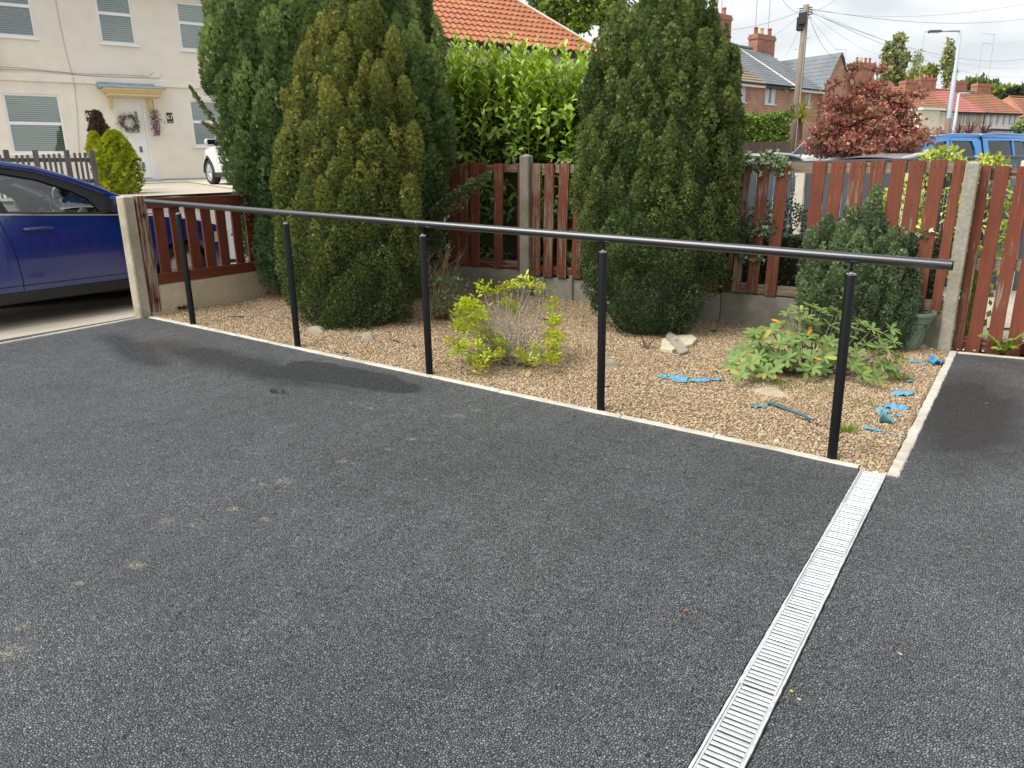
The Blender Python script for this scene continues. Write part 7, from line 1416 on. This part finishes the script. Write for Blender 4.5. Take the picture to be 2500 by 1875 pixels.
slab('grey brown stone offcut lying across the pale slab fragment', [(1624, 836), (1650, 852), (1656, 846), (1650, 836), (1634, 822)], .022, (.24, .215, .17), .042, 2, (.05, .0))
slab('short weathered board end leaning off the pale slab fragment', [(1634, 848), (1660, 872), (1680, 866), (1650, 842)], .016, (.30, .26, .20), .036, 3, (-.12, .1))
# torn weed membrane
def scrap(label, px, py, w, h, rz, col, seed, ruck=.014, curl=0.0, name='membrane_scrap', nx=16, ny=10, rag=.22, cat='fabric scrap', group='torn weed membrane scraps', lift=.007):
    p = on_bed(px, py); b = MB(); sd = Vector((seed * 3.1, seed * 1.7, 0)); rows = []
    for j in range(ny + 1):
        rw = []
        for i in range(nx + 1):
            u, v = i / nx - .5, j / ny - .5; rr = 1 + rag * 2 * mnoise.noise(Vector((u * 5, v * 5, seed))); x, y = u * w * rr, v * h * (rr + .5 * mnoise.noise(Vector((u * 7, seed, 0)))) * (1 - .5 * abs(2 * u) ** 2)
            z = lift + ruck * abs(mnoise.noise(Vector((x * 22, y * 22, 0)) + sd)) * 2 + ruck * .5 * mnoise.noise(Vector((x * 60, y * 60, 0)) + sd)
            if curl: a = v * curl; kk = (.75 - .9 * u) * (1 + .3 * mnoise.noise(Vector((u * 6, seed, 0)))); y = h * .45 * kk * math.sin(a); z = lift + h * .45 * kk * (1 - math.cos(a)) + ruck * .5 * mnoise.noise(Vector((x * 30, a, seed)))
            gx_ = p.x + x * math.cos(rz) - y * math.sin(rz); gy_ = p.y + x * math.sin(rz) + y * math.cos(rz)
            rw.append((x * math.cos(rz) - y * math.sin(rz), x * math.sin(rz) + y * math.cos(rz), z + bed_z(gx_, gy_) - p.z))
        rows.append(rw)
    b.grid(rows); o = b.build(name, simple('membrane_%d' % int(col[2] * 1000), col, .65, .25, 40, .35, .003), smooth=True); o.location = p; sm = o.modifiers.new('thick', 'SOLIDIFY'); sm.thickness = .0015; return tag(o, label, cat, group)
BL = (.105, .30, .43); TE_ = (.075, .235, .265); BK = (.020, .021, .022)
scrap('square blue fabric scrap left of the rhododendron', 1622, 921, .10, .07, .3, BL, 1)
scrap('larger blue fabric scrap in the gravel left of the rhododendron', 1658, 926, .15, .13, -.2, BL, 2)
scrap('long narrow blue fabric strip pointing at the rhododendron', 1718, 930, .26, .07, .75, BL, 3, .012)
scrap('blue fabric strip between the rhododendron and the path kerb', 2222, 882, .24, .06, .05, BL, 4, .012)
scrap('crumpled blue fabric peak beside the path kerb', 2287, 886, .12, .11, .9, (.05, .24, .45), 5, .045)
scrap('faded blue fabric patch near the path kerb', 2206, 964, .14, .11, .9, (.10, .34, .50), 6)
scrap('torn blue fabric patch below the faded one', 2188, 996, .15, .10, .4, BL, 7)
scrap('tiny blue fabric shred behind the faded patch', 2222, 932, .06, .05, 1.0, BL, 8)
scrap('small blue fabric shred left of the torn patch', 2158, 1005, .09, .06, .5, BL, 9)
scrap('small blue fabric shred right of the curled teal piece', 2193, 1016, .05, .035, .2, BL, 10)
scrap('curled teal fabric piece standing up near the kerb', 2164, 1030, .075, .10, .1, TE_, 11, .006, 3.6)
scrap('bright blue curled fabric end nearest the drain', 2134, 1050, .09, .06, .2, (.08, .28, .47), 12, .02, 1.8)
scrap('thin blue fabric thread trailing towards the kerb', 2185, 1062, .13, .012, -.35, BL, 13, .004, rag=.1)
scrap('rolled teal fabric like a stick in front of the fifth post', 1930, 1008, .32, .032, -.42, (.055, .15, .165), 14, .006, 4.2, lift=.008)
scrap('frayed teal fabric tuft at the end of the rolled stick', 1850, 997, .09, .045, .5, TE_, 15, .022)
scrap('blackish torn membrane edge under the rolled teal fabric', 1975, 1030, .20, .018, -.42, BK, 16, .008)
scrap('green plastic scrap right of the egg shaped conifer', 1741, 809, .06, .05, .4, (.015, .14, .10), 17, .02)
scrap('torn black membrane flap behind the third handrail post', 992, 769, .16, .07, .3, (.045, .047, .05), 18, .035)
scrap('black membrane sliver near the second handrail post', 578, 775, .14, .018, .7, BK, 19, .008)
scrap('black membrane sliver beside the kerb left of the third post', 838, 862, .16, .016, .15, BK, 20, .006)
scrap('black membrane sliver below the grey angular rock', 965, 834, .13, .02, -.1, BK, 21, .010)
scrap('curved black membrane shred right of the grey angular rock', 1010, 846, .12, .012, -.5, BK, 22, .008)
scrap('black membrane edge at the foot of the fourth handrail post', 1476, 945, .10, .03, .9, BK, 23, .014)
scrap('grey membrane strip right of the fourth handrail post', 1545, 930, .22, .012, -.35, (.09, .095, .09), 24, .004)
scrap('black membrane scrap between azalea and egg shaped conifer', 1330, 783, .14, .02, .2, BK, 25, .010)
scrap('short black membrane scrap behind the fourth post', 1450, 757, .08, .03, .5, BK, 26, .012)
# fallen leaves
def fallen(label, p, size, col, seed, flat=.3):
    r = random.Random(seed); w = LAUREL[0].copy(); w[:, 2] = w[:, 2] * -1.2 + .05; me = np_mesh('fallen_leaf', w, LAUREL[1], SOFT, np.tile(col, (len(w), 1)), True); o = link('fallen_leaf', me); o.location = p + Vector((0, 0, .006)); o.rotation_euler = (r.uniform(-flat, flat), r.uniform(-flat, flat), r.uniform(0, 6.28)); o.scale = (size * 1.4, size, size); return tag(o, label, 'fallen leaf', 'fallen leaves')
fallen('orange fallen leaf on the gravel below the azalea', on_bed(1300, 912), .075, (.52, .20, .03), 1); fallen('curled tan fallen leaf touching the orange leaf', on_bed(1285, 921), .07, (.50, .36, .18), 2); fallen('reddish fallen leaf behind the azalea', on_bed(1178, 730), .07, (.35, .12, .04), 3); fallen('rusty fallen leaf near the gravel board behind the azalea', on_bed(1330, 741), .06, (.40, .13, .04), 4); fallen('yellow fallen leaf at the left tip of the rhododendron', on_bed(1765, 905), .05, (.60, .50, .05), 5); fallen('brown fallen leaf at the left tip of the rhododendron', on_bed(1753, 911), .055, (.25, .10, .04), 6); fallen('rust red fallen leaf under the rhododendron', on_bed(1920, 930), .05, (.34, .12, .04), 7); fallen('pale brown fallen leaf near the black membrane flap', on_bed(975, 812), .05, (.45, .25, .10), 9)
def on_tar(px, py): g = gnd(px, py); return Vector((g.x, g.y, drive_z(g.x, g.y) if g.x < 5.5 else right_z(g.x, g.y)))
fallen('brown fallen leaf on the tarmac left of the drain', on_tar(1667, 1494), .022, (.22, .11, .05), 11); fallen('yellow leaf speck on the tarmac right of the drain', on_tar(1928, 1687), .014, (.70, .50, .05), 12); fallen('pale leaf speck beside the yellow one right of the drain', on_tar(1946, 1706), .014, (.60, .52, .38), 13); fallen('cream leaf speck on the right hand tarmac', on_tar(2192, 1601), .016, (.62, .52, .34), 14); fallen('thin pale straw on the upper right path', on_tar(2400, 993), .03, (.55, .48, .36), 15)
# litter of twigs and dead needles in the gravel: nobody could count it
r = np.random.default_rng(99); n = 1500; xs_ = r.uniform(-.4, 5.6, n); ys_l = r.uniform(.05, 3.0, n) ** 1.0; keep = np.array([mnoise.noise(Vector((x * 1.4, y * 1.4, 7))) > -.05 for x, y in zip(xs_, ys_l)]); xs_, ys_l = xs_[keep], ys_l[keep]; n = len(xs_); P_ = np.array([(x, y, bed_z(x, y) + .012) for x, y in zip(xs_, ys_l)]); a = r.uniform(0, 6.28, n); D_ = np.stack([np.cos(a), np.sin(a), r.normal(0, .15, n)], 1)
TWG = (np.array([(-.05, 0, 0), (.05, 0, 0), (.03, 1, .04), (-.03, 1, .04), (0, .5, .10)]), np.array([(0, 1, 4), (1, 2, 4), (2, 3, 4), (3, 0, 4)])); cc = np.array([[(.09, .055, .03), (.16, .10, .055), (.05, .04, .03), (.30, .21, .12)][int(i)] for i in r.integers(0, 4, n)]); V, F = scatter(TWG[0], TWG[1], P_, D_, np.tile([0, 0, 1.0], (n, 1)), r.uniform(.012, .04, n)); tag(link('plant_litter', np_mesh('plant_litter', V, F, SOFT_S, np.repeat(cc, 5, 0))), 'dead twigs and needles scattered through the gravel', 'plant litter', kind='stuff')
# weeds, moss and small plants
def tuft(label, px, py, n, h, spread, cols, seed, name='grass_tuft', cat='weed', group='weeds in the gravel', shape=LEAF1, wid=.35, z0=0.0):
    p = on_bed(px, py); T = thing(name, label, cat, p, 0, group); r = np.random.default_rng(seed); a = r.uniform(0, 6.28, n); rr = spread * r.random(n) ** .7; P_ = np.stack([rr * np.cos(a), rr * np.sin(a), np.full(n, z0)], 1); d = np.stack([np.cos(a) * r.uniform(.2, 1, n), np.sin(a) * r.uniform(.2, 1, n), r.uniform(.4, 1.2, n)], 1)
    c = np.array([cols[int(i)] for i in r.integers(0, len(cols), n)]) * r.normal(1, .15, (n, 1)); V, F = scatter(shape[0], shape[1], P_, d, r.normal(0, .4, (n, 3)) + np.array([0, 0, 1.0]), r.uniform(h * .6, h * 1.2, n), np.full(n, wid)); link('blades', np_mesh('blades', V, F, SOFT_S, np.repeat(np.clip(c, .004, 1), len(shape[0]), 0)), None, T); return T
GR = [(.22, .30, .06), (.30, .36, .08), (.16, .24, .05)]
tuft('low grassy weed patch in front of the rhododendron', 1905, 942, 150, .035, .14, GR, 1); tuft('thin grassy weed patch right of the first one', 2010, 955, 90, .03, .11, GR, 2); tuft('grass tuft at the foot of the fifth handrail post', 2066, 1052, 60, .06, .05, GR, 3); tuft('grass wisp between the fifth post and the faded blue patch', 2105, 985, 60, .03, .10, GR, 4); tuft('leafy weed at the right edge of the rhododendron', 2200, 925, 40, .06, .06, GR, 5); tuft('flat dry weed between the rolled fabric and the kerb', 2085, 1010, 40, .022, .08, [(.33, .30, .10), (.22, .26, .07)], 6)
tuft('low olive cushion plant against the rendered wall', 440, 757, 420, .04, .085, [(.12, .12, .035), (.17, .15, .05), (.08, .09, .03)], 7, 'cushion_plant', 'plant', None, AZ, .9, .02)
tuft('reddish bare root twigs at the foot of the egg shaped conifer', 1578, 852, 14, .12, .02, [(.20, .12, .085), (.16, .09, .065)], 8, 'root_twigs', 'twigs', None, TWG, .35)
# dandelion-like fern in front of the gate
gp = atY(2448, 862, 3.17); T = thing('fern', 'bright green fern like weed at the foot of the red gate', 'weed', (gp.x, 3.17, zg(5.72))); b = MB(); r = np.random.default_rng(3); P_, D_, N_ = [], [], []
for (dx, dy, hh) in ((-.17, -.03, .16), (-.10, .02, .11), (.02, -.04, .13), (.13, -.02, .16), (.20, .0, .20), (-.05, -.07, .06), (.07, -.06, .08), (.30, -.03, .15)):
    for k in range(16):
        u = (k + 1) / 16; q = np.array([dx * u, dy * u, hh * math.sin(u * 1.9)]); tn = np.array([dx, dy, hh * 1.9 * math.cos(u * 1.9)]); sd = unit(np.cross(tn, [0, 0, 1.0]))
        for s in (-1, 1): P_.append(q); D_.append(sd * s + unit(tn) * .5); N_.append(np.array([0, -.3, 1.0]))
P_, D_, N_ = map(np.array, (P_, D_, N_)); V, F = scatter(LEAF1[0], LEAF1[1], P_, D_, N_ + r.normal(0, .2, P_.shape), r.uniform(.03, .055, len(P_))); link('fronds', np_mesh('fronds', V, F, SOFT_S, np.repeat(np.array([.25, .38, .07]) * r.uniform(.75, 1.2, (len(P_), 1)), 4, 0)), None, T)
# spilled stones along the gate foot
for i, (px, py, s) in enumerate(((2322, 852, .014), (2338, 856, .010), (2352, 857, .012), (2378, 860, .011), (2400, 862, .013), (2290, 843, .012), (2275, 852, .012))):
    rock(['small pale stone first right of the concrete gate post', 'small pale stone second right of the concrete gate post', 'small pale stone third along the gate foot', 'small pale stone fourth along the gate foot', 'small pale stone beside the fern under the gate', 'small pale stone left of the concrete gate post', 'small pale stone between pot rubble and gate post'][i], px, py, s, s * .8, s * .7, (.50, .46, .40), 40 + i, i, 'small_stone', 'stone', .3, 'small stones at the gate foot', loc=Vector((gnd(px, py).x, gnd(px, py).y, zg(5.72))))
# timber strip lying at the gravel board
a_, c_ = on_bed(1786, 783), on_bed(1866, 793); d = c_ - a_; b = MB(); b.bbox((0, -.012, .0), (d.length, .012, .018), .003); o = b.build('timber_strip', simple('grey_timber', (.20, .165, .12), .9, .3, 20, .4, stretch=(.2, 1, 1))); o.location = a_ + Vector((0, 0, .008)); o.rotation_euler = (0, -math.asin(max(-1, min(1, d.z / d.length))), math.atan2(d.y, d.x)); tag(o, 'weathered timber strip on the gravel behind the rhododendron', 'timber')
# green pot
def pot_mat():
    m, t, b = base_mat('sage_green_plastic'); v = coords(t); f = noise(t, v, 5, 5); c = ramp(t, f, [(.3, (.13, .20, .145)), (.7, (.21, .29, .21))]); d = noise(t, v, 12, 5, .7); c = mix(t, ramp(t, d, [(.5, 0.), (.75, .5)]), c, (.16, .15, .11)); L(t, c, b.inputs['Base Color']); b.inputs['Roughness'].default_value = .5; return m
pg = on_bed(2206, 846); PT_ = thing('plant_pot', 'sage green plastic plant pot between the small conifer and concrete post', 'plant pot', pg, 0); PT_.rotation_euler = (.03, .05, .3); PM = pot_mat()
b = MB(); b.lathe([(.115, 0), (.118, .004), (.135, .09), (.160, .20), (.182, .285), (.190, .305), (.198, .308), (.200, .332), (.193, .336), (.186, .330), (.180, .30), (.150, .17), (.125, .16), (.001, .155)], 40); b.build('pot', PM, PT_, angle=50)
b = MB(); b.lathe([(.001, .178), (.10, .182), (.152, .176)], 24); b.build('soil', simple('dark_soil', (.06, .045, .03), .95, .3, 30, .6), PT_)
gv = simple('pot_groove', (.035, .05, .04), .8, .2, 20, 0)
def pr_(z): return lerp_tab([(0, .118), (.09, .135), (.20, .160), (.285, .182)], z) + .001
b = MB(); b.tube([(pr_(.245) * math.cos(a), pr_(.245) * math.sin(a), .245) for a in np.linspace(0, 2 * PI, 41)], .0028, 5, False); b.build('moulded_band', gv, PT_)
for k in range(7):
    a0_ = 2 * PI * k / 7; b = MB()
    for amp in (.05, .095): b.tube([(pr_(z) * math.cos(a), pr_(z) * math.sin(a), z) for a, z in [(a0_ + (2 * PI / 7) * u, .243 - amp * math.sin(PI * u)) for u in np.linspace(0, 1, 11)]], .0022, 4, False)
    b.tube([(pr_(z) * math.cos(a0_ + .02 * math.sin(z * 40)), pr_(z) * math.sin(a0_ + .02 * math.sin(z * 40)), z) for z in np.linspace(.05, .242, 9)], .0022, 4, False); b.build('moulded_swag', gv, PT_)
